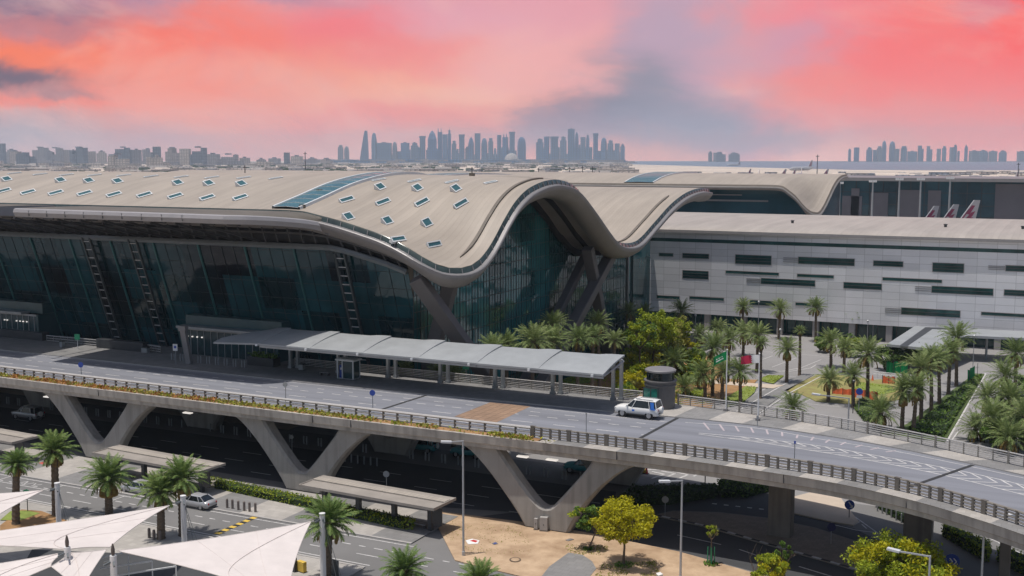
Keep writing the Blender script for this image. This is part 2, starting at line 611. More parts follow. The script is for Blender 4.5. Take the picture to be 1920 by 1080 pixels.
pm('car_silver', (0.48, 0.48, 0.49), rough=0.25, metal=0.4, var=0.03, spec=0.6)
pm('car_teal', (0.03, 0.24, 0.27), rough=0.3, var=0.04, spec=0.5)
pm('car_dark', (0.03, 0.03, 0.032), rough=0.3, var=0.05, spec=0.5)
glassm('car_glass', (0.012, 0.016, 0.02), rough=0.05, spec=0.7)
pm('tyre', (0.015, 0.015, 0.015), rough=0.85, var=0.2)
pm('rim', (0.40, 0.40, 0.41), rough=0.35, metal=0.7, var=0.05)
pm('lamp_lens', (0.65, 0.65, 0.62), rough=0.15, var=0.03)
pm('tail_lens', (0.35, 0.02, 0.02), rough=0.2, var=0.1)
pm('palm_bark', (0.135, 0.10, 0.07), rough=0.95, var=0.4, scale=3.0, bump=0.6, bscale=9)
pm('bark', (0.13, 0.095, 0.065), rough=0.95, var=0.3, scale=2.5, bump=0.4, bscale=8)
leafm('palm_leaf', [(0.09, 0.135, 0.04), (0.17, 0.225, 0.07), (0.33, 0.36, 0.16)])
leafm('palm_leaf_fresh', [(0.065, 0.13, 0.03), (0.14, 0.215, 0.055), (0.29, 0.335, 0.11)])
leafm('palm_dead', [(0.15, 0.09, 0.03), (0.26, 0.17, 0.05), (0.22, 0.20, 0.07)])
leafm('leaf_yellow', [(0.24, 0.24, 0.008), (0.44, 0.41, 0.012), (0.62, 0.54, 0.02)], 0.35)
leafm('leaf_lime', [(0.14, 0.20, 0.015), (0.29, 0.35, 0.022), (0.48, 0.50, 0.04)], 0.35)
leafm('leaf_green', [(0.05, 0.11, 0.018), (0.11, 0.20, 0.03), (0.20, 0.28, 0.05)], 0.3)
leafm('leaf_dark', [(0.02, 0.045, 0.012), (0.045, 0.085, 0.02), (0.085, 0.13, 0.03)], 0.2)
leafm('leaf_olive', [(0.19, 0.20, 0.04), (0.30, 0.30, 0.07), (0.42, 0.39, 0.11)], 0.3)
leafm('flower_orange', [(0.30, 0.11, 0.035), (0.42, 0.20, 0.05), (0.33, 0.26, 0.07)], 0.2)
leafm('flower_mix', [(0.17, 0.19, 0.04), (0.32, 0.30, 0.05), (0.40, 0.29, 0.07)], 0.2)
pm('sea_water', (0.10, 0.17, 0.22), rough=0.35, var=0.1, scale=0.004)
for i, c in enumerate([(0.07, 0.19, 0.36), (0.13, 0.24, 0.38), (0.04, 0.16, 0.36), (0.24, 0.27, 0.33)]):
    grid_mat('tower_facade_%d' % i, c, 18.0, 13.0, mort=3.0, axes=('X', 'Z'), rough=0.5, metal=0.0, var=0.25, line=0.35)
for i, c in enumerate([(0.52, 0.45, 0.41), (0.38, 0.37, 0.39), (0.20, 0.24, 0.30), (0.68, 0.60, 0.53)]):
    grid_mat('block_facade_%d' % i, c, 11.0, 6.5, mort=2.0, axes=('X', 'Z'), rough=0.8, metal=0.0, var=0.2, line=0.4)
pm('roof_white', (0.62, 0.58, 0.54), rough=0.8, var=0.1, scale=0.05)
pm('plane_body', (0.36, 0.355, 0.365), rough=0.35, var=0.03)
pm('plane_maroon', (0.22, 0.01, 0.06), rough=0.4, var=0.05)
pm('leg_paint', (0.105, 0.096, 0.094), rough=0.6, var=0.12, scale=0.3)
pm('far_block', (0.10, 0.095, 0.11), rough=0.7, var=0.15, scale=0.05)
pm('rail_steel', (0.40, 0.385, 0.37), rough=0.5, metal=0.2, var=0.08)
pm('rail_post', (0.20, 0.185, 0.165), rough=0.6, var=0.12)
pm('drum_cladding', (0.12, 0.115, 0.115), rough=0.5, metal=0.2, var=0.1)
glassm('green_glass', (0.02, 0.16, 0.12), rough=0.12, spec=0.6, var=0.35, scale=0.9)
pm('decal_blue', (0.03, 0.14, 0.50), rough=0.4, var=0.15)
pm('galvanised', (0.42, 0.43, 0.44), rough=0.45, metal=0.3, var=0.1)
pm('lamp_shell', (0.55, 0.56, 0.57), rough=0.4, var=0.05)
pm('dark_sign', (0.02, 0.02, 0.09), rough=0.5, var=0.1)
pm('bollard_brown', (0.17, 0.14, 0.125), rough=0.7, var=0.15)
pm('finial_bronze', (0.11, 0.09, 0.08), rough=0.5, metal=0.3, var=0.2)
pm('sail_rope', (0.55, 0.50, 0.47), rough=0.8, var=0.05)
pm('sail_seam', (0.60, 0.53, 0.50), rough=0.8, var=0.05)
pm('red_faded', (0.45, 0.10, 0.08), rough=0.8, var=0.25, scale=2)
pm('mullion_dark', (0.006, 0.016, 0.018), rough=0.35, var=0.1)
pm('mullion_teal', (0.022, 0.095, 0.098), rough=0.3, var=0.1)
pm('truss_steel', (0.045, 0.045, 0.047), rough=0.6, var=0.3, scale=0.5)
pm('rail_light', (0.46, 0.44, 0.42), rough=0.6, var=0.06)
pm('dark_lawn', (0.07, 0.10, 0.03), rough=0.95, var=0.3, scale=0.8, detail=9)
pm('rail_dark', (0.21, 0.19, 0.165), rough=0.6, var=0.08)
pm('post_dark', (0.125, 0.112, 0.098), rough=0.6, var=0.12)
pm('fascia_low', (0.27, 0.225, 0.18), rough=0.85, var=0.12, scale=0.3, streak=0.25)  # brown tone paints in light bounced onto the lower fascia
pm('ladder_steel', (0.055, 0.065, 0.068), rough=0.5, metal=0.2, var=0.1)
pm('rung_steel', (0.30, 0.30, 0.30), rough=0.5, var=0.1)
pm('wing_lip', (0.30, 0.285, 0.29), rough=0.5, metal=0.1, var=0.06)
# ------------------------------------------------------------------ camera, sky, sun, air
cam_d = bpy.data.cameras.new('camera')
cam = bpy.data.objects.new('camera', cam_d)
COL.objects.link(cam)
cam.location = (0, 0, CAM_H)
cam.rotation_euler = (PI / 2 - PITCH, 0, HEAD)
cam_d.sensor_width = 36.0
cam_d.lens = 36.0 * F_PX / 1920.0
cam_d.clip_start = 1.0
cam_d.clip_end = 60000.0
sc.camera = cam

SUN = Vector((0.125, 0.15, -1.0)).normalized()
sd = bpy.data.lights.new('sun', 'SUN')
sd.energy = 3.7
sd.angle = R(0.53)
sd.color = (1.0, 0.955, 0.895)
so = bpy.data.objects.new('sun', sd)
COL.objects.link(so)
so.rotation_euler = SUN.to_track_quat('-Z', 'Y').to_euler()
so.location = (0, 0, 200)

sc.view_settings.view_transform = 'Standard'
sc.view_settings.look = 'None'
sc.view_settings.exposure = EXPOSURE
sc.view_settings.gamma = 1.0
sc.view_settings.use_curve_mapping = False
sc.cycles.max_bounces = 6
sc.cycles.diffuse_bounces = 3
sc.cycles.glossy_bounces = 3
sc.cycles.transmission_bounces = 3
sc.cycles.transparent_max_bounces = 4
sc.cycles.volume_bounces = 0
sc.cycles.use_denoising = True

wd = bpy.data.worlds.new('World')
sc.world = wd
wd.use_nodes = True
nt = wd.node_tree
L = nt.links
for n in list(nt.nodes):
    nt.nodes.remove(n)
wo = N(nt, 'ShaderNodeOutputWorld')
sky = N(nt, 'ShaderNodeTexSky', sky_type='NISHITA')
sky.sun_disc = False
sky.sun_elevation = math.asin(-SUN.z)
sky.sun_rotation = math.atan2(-SUN.x, -SUN.y)
sky.altitude = 10
sky.air_density = 1.0
sky.dust_density = 2.5
sky.ozone_density = 1.0
bg1 = N(nt, 'ShaderNodeBackground')
bg1.inputs['Strength'].default_value = 0.1
L.new(sky.outputs['Color'], bg1.inputs['Color'])
geo = N(nt, 'ShaderNodeTexCoord')
vr = N(nt, 'ShaderNodeVectorRotate', rotation_type='Z_AXIS')
vr.inputs['Angle'].default_value = -HEAD
L.new(geo.outputs['Generated'], vr.inputs['Vector'])
sx = N(nt, 'ShaderNodeSeparateXYZ')
L.new(vr.outputs['Vector'], sx.inputs[0])

def mth(op, a, b=None, c=None):
    n = N(nt, 'ShaderNodeMath', operation=op)
    for i, q in enumerate((a, b, c)):
        if q is None:
            continue
        if isinstance(q, (int, float)):
            n.inputs[i].default_value = q
        else:
            L.new(q, n.inputs[i])
    return n.outputs[0]

yy = mth('MAXIMUM', sx.outputs['Y'], 0.05)
az = mth('DIVIDE', sx.outputs['X'], yy)           # tangent of the bearing off the view heading
hy = mth('SQRT', mth('ADD', mth('MULTIPLY', sx.outputs['X'], sx.outputs['X']), mth('MULTIPLY', sx.outputs['Y'], sx.outputs['Y'])))
el = mth('DIVIDE', sx.outputs['Z'], mth('MAXIMUM', hy, 0.05))   # tangent of the elevation
cx = N(nt, 'ShaderNodeCombineXYZ')
L.new(az, cx.inputs[0])
L.new(el, cx.inputs[1])

def noise_at(scale, detail, sx_, sy_, dist=0.0):
    mp = N(nt, 'ShaderNodeMapping')
    mp.inputs['Scale'].default_value = (sx_, sy_, 1)
    L.new(cx.outputs[0], mp.inputs['Vector'])
    nz = N(nt, 'ShaderNodeTexNoise')
    nz.inputs['Scale'].default_value = scale
    nz.inputs['Detail'].default_value = detail
    nz.inputs['Roughness'].default_value = 0.6
    nz.inputs['Distortion'].default_value = dist
    L.new(mp.outputs['Vector'], nz.inputs['Vector'])
    return nz
n1 = noise_at(5.0, 6, 1.0, 2.2, 0.4)
n2 = noise_at(13.0, 9, 1.0, 1.8, 0.3)
s1 = N(nt, 'ShaderNodeSeparateColor')
L.new(n1.outputs['Color'], s1.inputs[0])
wx = mth('MULTIPLY_ADD', mth('SUBTRACT', s1.outputs[0], 0.5), 0.15, az)
wy0 = mth('MULTIPLY_ADD', mth('SUBTRACT', s1.outputs[1], 0.5), 0.060, el)
s2 = N(nt, 'ShaderNodeSeparateColor')
L.new(n2.outputs['Color'], s2.inputs[0])
wx = mth('MULTIPLY_ADD', mth('SUBTRACT', s2.outputs[0], 0.5), 0.085, wx)
wy = mth('MULTIPLY_ADD', mth('SUBTRACT', s2.outputs[1], 0.5), 0.040, wy0)

def rgbn(c):
    n = N(nt, 'ShaderNodeRGB')
    h = hexc(c)
    n.outputs[0].default_value = (*h, 1)
    return n.outputs[0]

def mixc(f, a, b):
    n = N(nt, 'ShaderNodeMix', data_type='RGBA')
    L.new(f, n.inputs['Factor'])
    L.new(a, n.inputs['A'])
    L.new(b, n.inputs['B'])
    return n.outputs['Result']

gr = N(nt, 'ShaderNodeValToRGB')
ge = gr.color_ramp.elements
ge[0].position = 0.0
ge[0].color = (*hexc((214, 152, 140)), 1)
ge[1].position = 1.0
ge[1].color = (*hexc((226, 152, 160)), 1)
e2 = ge.new(0.35)
e2.color = (*hexc((238, 142, 128)), 1)
L.new(mth('MULTIPLY', wy, 7.0), gr.inputs['Fac'])
col = gr.outputs['Color']
# cloud and smoke banks: bearing, elevation, widths, colour, strength
BANKS = [
    (-0.10, 0.058, 0.11, 0.022, (244, 186, 160), 0.9),
    (0.02, 0.085, 0.09, 0.030, (240, 172, 170), 0.75),
    (-0.05, 0.122, 0.12, 0.022, (226, 160, 176), 0.7),
    (-0.31, 0.094, 0.14, 0.022, (250, 112, 88), 0.95),
    (-0.26, 0.062, 0.13, 0.018, (248, 132, 106), 0.85),
    (-0.145, 0.112, 0.05, 0.020, (244, 112, 116), 0.8),
    (-0.10, 0.082, 0.05, 0.014, (242, 122, 122), 0.6),
    (-0.13, 0.034, 0.09, 0.010, (238, 118, 120), 0.6),
    (-0.20, 0.046, 0.05, 0.012, (236, 150, 134), 0.5),
    (-0.43, 0.080, 0.085, 0.014, (252, 116, 66), 1.0),
    (-0.40, 0.044, 0.065, 0.005, (252, 112, 78), 0.95),
    (-0.28, 0.028, 0.12, 0.012, (242, 140, 116), 0.7),
    (0.34, 0.092, 0.085, 0.045, (250, 104, 102), 0.95),
    (0.42, 0.070, 0.09, 0.050, (246, 116, 112), 0.9),
    (0.45, 0.112, 0.055, 0.035, (254, 84, 80), 0.95),
    (0.24, 0.118, 0.05, 0.024, (244, 128, 138), 0.7),
    (0.22, 0.030, 0.06, 0.016, (240, 136, 138), 0.6),
    (0.34, 0.026, 0.12, 0.014, (236, 136, 130), 0.7),
    (0.40, 0.118, 0.018, 0.012, (206, 132, 150), 0.6),
    (0.235, 0.088, 0.03, 0.018, (206, 148, 168), 0.8),
    (-0.43, 0.122, 0.085, 0.020, (124, 100, 128), 1.0),
    (-0.30, 0.136, 0.12, 0.010, (170, 128, 152), 0.9),
    (-0.40, 0.104, 0.05, 0.008, (196, 120, 122), 0.7),
    (-0.43, 0.064, 0.06, 0.009, (104, 80, 96), 1.0),
    (-0.385, 0.052, 0.035, 0.005, (150, 100, 108), 0.8),
    (-0.43, 0.016, 0.10, 0.018, (160, 148, 156), 1.0),
    (0.130, 0.105, 0.036, 0.050, (182, 156, 176), 0.95),
    (0.165, 0.070, 0.045, 0.030, (196, 158, 176), 0.8),
    (0.108, 0.058, 0.042, 0.026, (138, 134, 150), 0.95),
    (0.085, 0.038, 0.046, 0.016, (118, 118, 136), 0.95),
    (0.040, 0.030, 0.042, 0.010, (138, 122, 138), 0.9),
    (0.150, 0.030, 0.060, 0.020, (142, 138, 154), 0.95),
    (0.205, 0.016, 0.075, 0.010, (158, 138, 148), 0.9),
    (0.02, 0.022, 0.05, 0.008, (166, 138, 148), 0.7),
]
for bx, by, sw, sh, c, st in BANKS:
    dx = mth('DIVIDE', mth('SUBTRACT', wx, bx), sw)
    dy = mth('DIVIDE', mth('SUBTRACT', wy, by), sh)
    q = mth('MULTIPLY_ADD', dx, dx, mth('MULTIPLY', dy, dy))
    g = mth('MULTIPLY', mth('EXPONENT', mth('MULTIPLY', mth('POWER', q, 1.35), -0.6)), st)
    col = mixc(g, col, rgbn(c))
# wisps: thin pale and mauve veils
n3 = noise_at(6.0, 7, 1.0, 2.2, 0.6)
n4 = noise_at(6.0, 9, 1.3, 2.4, 0.6)
def veil(nz, lo, hi, c, st, col):
    mr = N(nt, 'ShaderNodeMapRange', interpolation_type='SMOOTHSTEP')
    mr.inputs['From Min'].default_value = lo
    mr.inputs['From Max'].default_value = hi
    mr.inputs['To Max'].default_value = st
    L.new(nz.outputs['Fac'], mr.inputs['Value'])
    return mixc(mr.outputs[0], col, rgbn(c))
s3 = N(nt, 'ShaderNodeSeparateColor')
col = veil(n3, 0.48, 0.72, (246, 194, 180), 0.36, col)
col = veil(n4, 0.54, 0.74, (196, 150, 166), 0.28, col)
glow = N(nt, 'ShaderNodeVectorMath', operation='SCALE')
L.new(col, glow.inputs[0])
L.new(mth('MULTIPLY_ADD', mth('EXPONENT', mth('MULTIPLY', mth('MAXIMUM', el, 0.0), -30.0)), 0.6, 1.0), glow.inputs['Scale'])
col = glow.outputs[0]
bg2 = N(nt, 'ShaderNodeBackground')
bg2.inputs['Strength'].default_value = SKY_K
L.new(col, bg2.inputs['Color'])
fe = N(nt, 'ShaderNodeMapRange', interpolation_type='SMOOTHSTEP')
fe.inputs['From Min'].default_value = 0.30
fe.inputs['From Max'].default_value = 0.15
L.new(wy0, fe.inputs['Value'])
fa = N(nt, 'ShaderNodeMapRange', interpolation_type='SMOOTHSTEP')
fa.inputs['From Min'].default_value = 0.35
fa.inputs['From Max'].default_value = 0.75
L.new(sx.outputs['Y'], fa.inputs['Value'])
ms = N(nt, 'ShaderNodeMixShader')
L.new(mth('MULTIPLY', fe.outputs[0], fa.outputs[0]), ms.inputs[0])
L.new(bg1.outputs[0], ms.inputs[1])
L.new(bg2.outputs[0], ms.inputs[2])
L.new(ms.outputs[0], wo.inputs['Surface'])

if HAZE > 0:
    hm = bpy.data.materials.new('haze_air')
    hm.use_nodes = True
    hn = hm.node_tree
    hn.nodes.remove(hn.nodes['Principled BSDF'])
    pv = N(hn, 'ShaderNodeVolumePrincipled')
    pv.inputs['Color'].default_value = (*HAZE_COL, 1)
    pv.inputs['Density'].default_value = HAZE
    pv.inputs['Anisotropy'].default_value = 0.0
    hn.links.new(pv.outputs[0], hn.nodes['Material Output'].inputs['Volume'])
    MATS['haze_air'] = hm
    b = MB()
    b.box(-9500, 9500, -8200, 10750, -3, 278)
    hz = b.build('haze', 'haze_air')
    tag(hz, 'pale dusty haze filling the air over the airfield', 'haze', None, 'stuff')

# ------------------------------------------------------------------ ground, water, roads
b = MB()
ns = 36
rings = [0.5, 60, 120, 250, 500, 1000, 2200, 4500, 7000, 9300]
b.grid([[(r * math.cos(2 * PI * k / ns), 1300 * min(1, r / 3000) + r * math.sin(2 * PI * k / ns), 0) for k in range(ns)] for r in rings], closed=True)
structure('ground', b, 'desert', weld=True)

def sheet(name, pts, z, mat, thick=0.0):
    b = MB()
    if thick > 0:
        b.prism([(p[0], p[1]) for p in pts], z - thick, z, bottom=False)
    else:
        b.face([(p[0], p[1], z) for p in pts])
    return structure(name, b, mat, weld=True)

def ccw(pts):
    a = sum(p[0] * q[1] - q[0] * p[1] for p, q in zip(pts, pts[1:] + pts[:1]))
    return pts if a > 0 else list(reversed(pts))

def psheet(name, pix, z, mat, thick=0.0):
    return sheet(name, ccw([W(x, y, z) for x, y in pix]), z, mat, thick)

sheet('airfield_apron', [(-900, 262), (700, 262), (900, 1900), (-1500, 1900)], 0.004, 'apron')
sheet('plaza', [(-98, 127), (140, 127), (140, 262), (-98, 262)], 0.004, 'plaza_asphalt')
sheet('lower_road', [(-260, 60), (60, 60), (60, 127), (-260, 127)], 0.004, 'asphalt')
b = MB()
seaA = [W(1180, 302.3), W(2060, 302.3), W(1990, 319.5), W(1600, 318.5), W(1330, 312), W(1180, 308)]
b.face([(p.x, p.y, 0.05) for p in ccw(seaA)])
structure('sea', b, 'sea_water')
b = MB()
for x0, y0, x1, y1 in ((-300, 311, 480, 316), (-200, 320, 300, 323), (520, 318, 1180, 321), (880, 309, 1180, 311.5), (1180, 323, 1560, 326)):
    b.face([tuple(W(*q, 0.06)) for q in ((x0, y1), (x1, y1), (x1, y0), (x0, y0))])
structure('sand_bank', b, 'pale_sand')
b = MB()
for x0, y0, x1, y1 in ((1300, 302.6, 1420, 303.6), (1560, 302.4, 2050, 303.8), (1420, 303.0, 1560, 303.4)):
    b.face([tuple(W(*q, 0.3)) for q in ((x0, y1), (x1, y1), (x1, y0), (x0, y0))])
structure('far_shore', b, 'far_block')

# pavement between the shelters and the overpass, alternating paver bands
def banded(name, u0, u1, v0, v1, z, thick, step, mats=('paver_light', 'paver_dark')):
    b = MB()
    u = u0
    k = 0
    while u < u1 - 1e-3:
        e = min(u1, u + step)
        b.box(u, e, v0, v1, z - thick, z, mi=k % 2)
        u = e
        k += 1
    return structure(name, b, list(mats))
banded('pavement', -180, -57.6, 93.9, 103.2, 0.13, 0.12, 5.6)
b = MB()
b.box(-180, -57.6, 93.6, 93.88, 0.0, 0.14)
structure('pavement_kerb', b, 'kerb_stone')
# near pavement by the sails, south of the street
sheet('near_pavement', [(-180, 70), (-58, 70), (-58, 85.9), (-180, 87.6)], 0.12, 'paver_light', 0.11)
b = MB()
b.prism([(-180, 87.62), (-58, 85.92), (-58, 86.2), (-180, 87.9)], 0.0, 0.15)
structure('near_kerb', b, 'kerb_stone')
psheet('planting_strip', [(0, 985), (40, 955), (78, 958), (150, 985), (60, 1010), (0, 1010)], 0.18, 'soil', 0.06)
psheet('planting_grass', [(0, 975), (20, 958), (50, 957), (75, 962), (40, 975)], 0.2, 'lawn', 0.02)

# sandy verge in front of the piers
verge = [(700, 948), (813, 957), (985, 979), (1100, 998), (1273, 1034), (1400, 1070), (1480, 1092), (1560, 1120), (1000, 1130), (985, 1082), (900, 1062), (853, 1050), (806, 958)]
psheet('sandy_verge', verge[1:], 0.1, 'sand', 0.09)
psheet('concrete_slab', [(1066, 1036), (1092, 1040), (1110, 1052), (1118, 1066), (1090, 1100), (1000, 1100), (1030, 1062)], 0.13, 'paver_dark', 0.02)
# curved dark road below the overpass and the paved median with its painted kerb
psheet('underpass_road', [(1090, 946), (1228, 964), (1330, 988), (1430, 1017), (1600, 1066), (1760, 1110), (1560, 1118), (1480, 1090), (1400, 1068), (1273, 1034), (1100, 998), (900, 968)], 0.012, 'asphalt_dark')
sheet('underpass_shade', [(-260, 105.6), (-60.6, 105.6), (-47, 109.0), (-44, 113.5), (-46, 119.4), (-260, 119.4)], 0.008, 'asphalt_dark')  # sheet whose dark colour paints in deeper shade under the deck
med = [(1226, 966), (1262, 958), (1350, 961), (1445, 972), (1530, 990), (1620, 1020), (1700, 1053), (1770, 1090), (1790, 1118), (1745, 1108), (1600, 1067), (1430, 1018), (1330, 989)]
psheet('median', med, 0.13, 'paver_brown', 0.12)
path = [W(x, y, 0.0) for x, y in [(1226, 967), (1330, 990), (1430, 1019), (1600, 1068), (1745, 1109)]]
path = resample(catmull(path), 1.0)
b = MB()
nrm = normals2d(path)
for i in range(len(path) - 1):
    p, q = path[i], path[i + 1]
    w0, w1 = nrm[i] * 0.14, nrm[i + 1] * 0.14
    b.prism([(p + w0)[:2], (q + w1)[:2], (q - w1)[:2], (p - w0)[:2]], 0.0, 0.16, mi=i % 2)
structure('median_kerb', b, ['black_paint', 'road_paint'])
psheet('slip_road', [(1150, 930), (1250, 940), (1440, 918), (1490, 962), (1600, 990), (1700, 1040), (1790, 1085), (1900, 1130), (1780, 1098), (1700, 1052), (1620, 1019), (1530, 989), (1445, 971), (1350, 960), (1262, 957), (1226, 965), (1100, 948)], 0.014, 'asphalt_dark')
psheet('traffic_island', [(1470, 958), (1484, 932), (1562, 912), (1580, 938), (1598, 962), (1610, 977), (1600, 984), (1556, 977)], 0.13, 'pale_sand', 0.12)

# plaza beds
beds = [
    ('soil', [(905, 735), (905, 690), (1060, 682), (1180, 665), (1200, 690), (1260, 700), (1300, 690), (1330, 720), (1280, 752), (1240, 775), (1000, 770)], 0.10),
    ('soil', [(1262, 752), (1318, 716), (1360, 710), (1420, 712), (1400, 735), (1340, 752), (1330, 772)], 0.12),
    ('soil', [(1160, 665), (1190, 640), (1300, 650), (1360, 690), (1340, 716), (1260, 715), (1200, 690)], 0.08),
    ('dry_lawn', [(1470, 732), (1530, 703), (1570, 702), (1640, 712), (1690, 708), (1700, 745), (1640, 760), (1530, 752), (1500, 738)], 0.10),
]
for i, (m, q, z) in enumerate(beds):
    psheet('planting_bed', q, z, m, z - 0.006)
lawns = [
    [(1060, 722), (1050, 705), (1090, 698), (1130, 700), (1112, 716)],
    [(1365, 762), (1352, 750), (1398, 724), (1420, 722), (1415, 735), (1390, 757)],
    [(1420, 712), (1440, 703), (1470, 704), (1450, 719)],
    [(1590, 735), (1612, 716), (1668, 722), (1680, 734), (1640, 742)],
    [(1288, 744), (1300, 728), (1325, 728), (1312, 746)],
]
for q in lawns:
    psheet('lawn', q, 0.16, 'lawn', 0.05)
psheet('garden_path', [(1255, 712), (1268, 704), (1360, 715), (1470, 722), (1450, 728), (1350, 720)], 0.17, 'pale_sand', 0.05)
psheet('garden_path', [(1158, 660), (1172, 655), (1215, 656), (1290, 648), (1300, 654), (1215, 663), (1165, 668)], 0.17, 'pale_sand', 0.06)
psheet('plaza_walk', [(1385, 768), (1400, 748), (1460, 718), (1505, 702), (1526, 702), (1476, 733), (1440, 760), (1420, 775)], 0.10, 'paver_dark', 0.09)
psheet('avenue', [(1772, 830), (1790, 800), (1846, 700), (1905, 668), (1990, 670), (1990, 840), (1900, 850)], 0.010, 'plaza_asphalt')
psheet('hedge_bed', [(1652, 812), (1700, 795), (1828, 700), (1846, 701), (1772, 828)], 0.15, 'dark_lawn', 0.14)

# ------------------------------------------------------------------ painted markings at ground level
mk = MB()
def stripe(a, b, w, z=0.016, mb=None, mi=0):
    a = Vector((a[0], a[1], 0)); c = Vector((b[0], b[1], 0))
    d = (c - a).normalized()
    s = Vector((-d.y, d.x, 0)) * w / 2
    (mb or mk).face([(a + s)[:2] + (z,), (a - s)[:2] + (z,), (c - s)[:2] + (z,), (c + s)[:2] + (z,)], mi)
def pstripe(p, q, w, z=0.016, mi=0):
    stripe(W(*p, z), W(*q, z), w, z, None, mi)
def dash_line(pts, on, off, w, z=0.016, mb=None):
    pts = resample(pts, 0.25)
    s = 0.0
    acc = []
    for a, c in zip(pts, pts[1:]):
        if (s % (on + off)) < on:
            acc.append((a, c))
        elif acc:
            stripe(acc[0][0], acc[-1][1], w, z, mb)
            acc = []
        s += (c - a).length
    if acc:
        stripe(acc[0][0], acc[-1][1], w, z, mb)
dash_line([Vector((-180, 92.0, 0)), Vector((-50, 91.0, 0))], 0.9, 1.0, 0.16)
dash_line([Vector((-180, 90.2, 0)), Vector((-45, 89.0, 0))], 2.6, 2.8, 0.15)
stripe((-180, 93.2), (-57, 93.2), 0.14)
stripe((-180, 88.5), (-58, 86.9), 0.16)
for p, q in [((-122, 93.2), (-122, 91.0)), ((-113.2, 93.2), (-113.2, 91.0)), ((-104.5, 93.2), (-104.5, 91.0)), ((-122, 91.0), (-104.5, 91.0)), ((-95, 91.4), (-95, 93.2))]:
    stripe(p, q, 0.14, 0.02)
for du, v0, v1 in ((0, 91.6, 92.5), (0.5, 92.5, 91.6), (1.2, 91.6, 92.4), (1.9, 92.4, 91.7), (2.5, 91.7, 92.4)):
    stripe((-110 + du, v0), (-109.6 + du, v1), 0.14, 0.02)
for k in range(12):
    t0, t1 = k / 12, (k + 1) / 12
    A, B_ = W(406, 1001, 0.03), W(484, 967, 0.03)
    stripe(A.lerp(B_, t0), A.lerp(B_, t1), 0.7, 0.03, None, 1 + k % 2)
# dark road
for p, q in (((1270, 1003), (1352, 1021)), ((1386, 1030), (1418, 1041)), ((1498, 1062), (1590, 1090))):
    pstripe(p, q, 0.16, 0.022)
for p, q in (((1556, 982), (1606, 994)), ((1606, 994), (1645, 999)), ((1596, 964), (1644, 998)), ((1600, 985), (1612, 978)), ((1625, 991), (1616, 983)), ((1793, 980), (1900, 1030)), ((1872, 1018), (1925, 1042)), ((1566, 925), (1600, 970))):
    pstripe(p, q, 0.15, 0.02)
for k in range(5):
    pstripe((1335 + k * 22, 944 + k * 2.5), (1344 + k * 22, 945 + k * 2.5), 0.3, 0.02)
# under the deck: lane lines in the shade
for v in (107.5, 111.0, 114.5):
    dash_line([Vector((-180, v, 0)), Vector((-46, v, 0))], 3.0, 4.0, 0.15)
# yard lines beyond the deck
zz = [(1205, 897), (1238, 888), (1222, 882), (1252, 893), (1280, 884), (1262, 879), (1292, 894), (1312, 884), (1330, 888)]
for p, q in (((1222, 884), (1246, 889)), ((1246, 889), (1222, 897)), ((1240, 883), (1266, 888)), ((1266, 888), (1240, 898)), ((1262, 884), (1290, 890)), ((1290, 890), (1268, 899)), ((1300, 893), (1318, 885)), ((1318, 885), (1332, 889)), ((1205, 880), (1345, 882))):
    pstripe(p, q, 0.28, 0.02)
# parking bay lines on the plaza
for k in range(9):
    u = -74 + k * 4.6
    stripe((u, 178), (u + 2.2, 192), 0.15, 0.02)
for k in range(8):
    u = -72 + k * 4.6
    stripe((u, 205), (u + 1.8, 217), 0.15, 0.02)
for v in (176.5, 197.5, 221):
    stripe((-76, v), (-30, v), 0.15, 0.02)
for p, q in (((1430, 692), (1475, 697)), ((1475, 697), (1520, 690)), ((1520, 690), (1530, 684)), ((1440, 700), (1500, 690)), ((1380, 772), (1485, 712)), ((1422, 776), (1480, 737)), ((1480, 737), (1540, 705))):
    pstripe(p, q, 0.2, 0.115 if q[1] > 700 else 0.02)
pstripe((1775, 828), (1848, 700), 0.3, 0.03)
pstripe((1784, 826), (1796, 810), 0.18, 0.03)
for k in range(7):
    v = 166 + k * 7
    stripe((-13.5, v), (-4, v + 0.6), 0.12, 0.03)
mark = mk.build('road_marking', ['road_paint', 'yellow_paint', 'black_paint'])
mark['kind'] = 'structure'
# ------------------------------------------------------------------ the wave-roofed terminal
UC, VE, RC = -69.5, 124.0, 6.5
ZF = smooth_tab([(-97, 30.95), (-94.9, 30.94), (-92.3, 30.82), (-89.7, 30.35), (-86.4, 29.7), (-83.1, 28.9), (-79.8, 28.0), (-76.3, 26.6), (-73.7, 25.1), (-72.1, 24.2), (-70.4, 23.7), (-69.5, 23.6)])
ZG = smooth_tab([(124, 23.6), (126, 23.7), (128.8, 24.2), (132, 25.5), (134.5, 27.1), (137.6, 29.6), (140.8, 31.8), (144.2, 33.3), (147.5, 34.1), (151.3, 34.6), (155.8, 34.6), (161.6, 33.5), (168.1, 30.2), (175, 26.2), (179.1, 24.2), (184.4, 23.3), (190, 23.6), (198.3, 26.2), (206.9, 29.0), (214.5, 30.7), (221, 31.5), (227, 31.7), (232, 31.4)])
ZL = smooth_tab([(124, 30.95), (130, 32.3), (137, 33.9), (144, 34.9), (150, 35.3), (156, 35.1), (161.6, 33.9), (168.1, 30.4), (175, 26.2), (232, 31.4)])

def zroof(u, v):
    w = (30.95 - interp(ZF, u)) / (30.95 - 23.6) if u > -97 else 0.0
    g = interp(ZG, v)
    if v >= 174:
        return g
    return lerp(interp(ZL, v), g, w)

def umax(v):
    if v >= VE + RC:
        return UC
    t = v - VE - RC
    return UC - RC + math.sqrt(max(0, RC * RC - t * t))

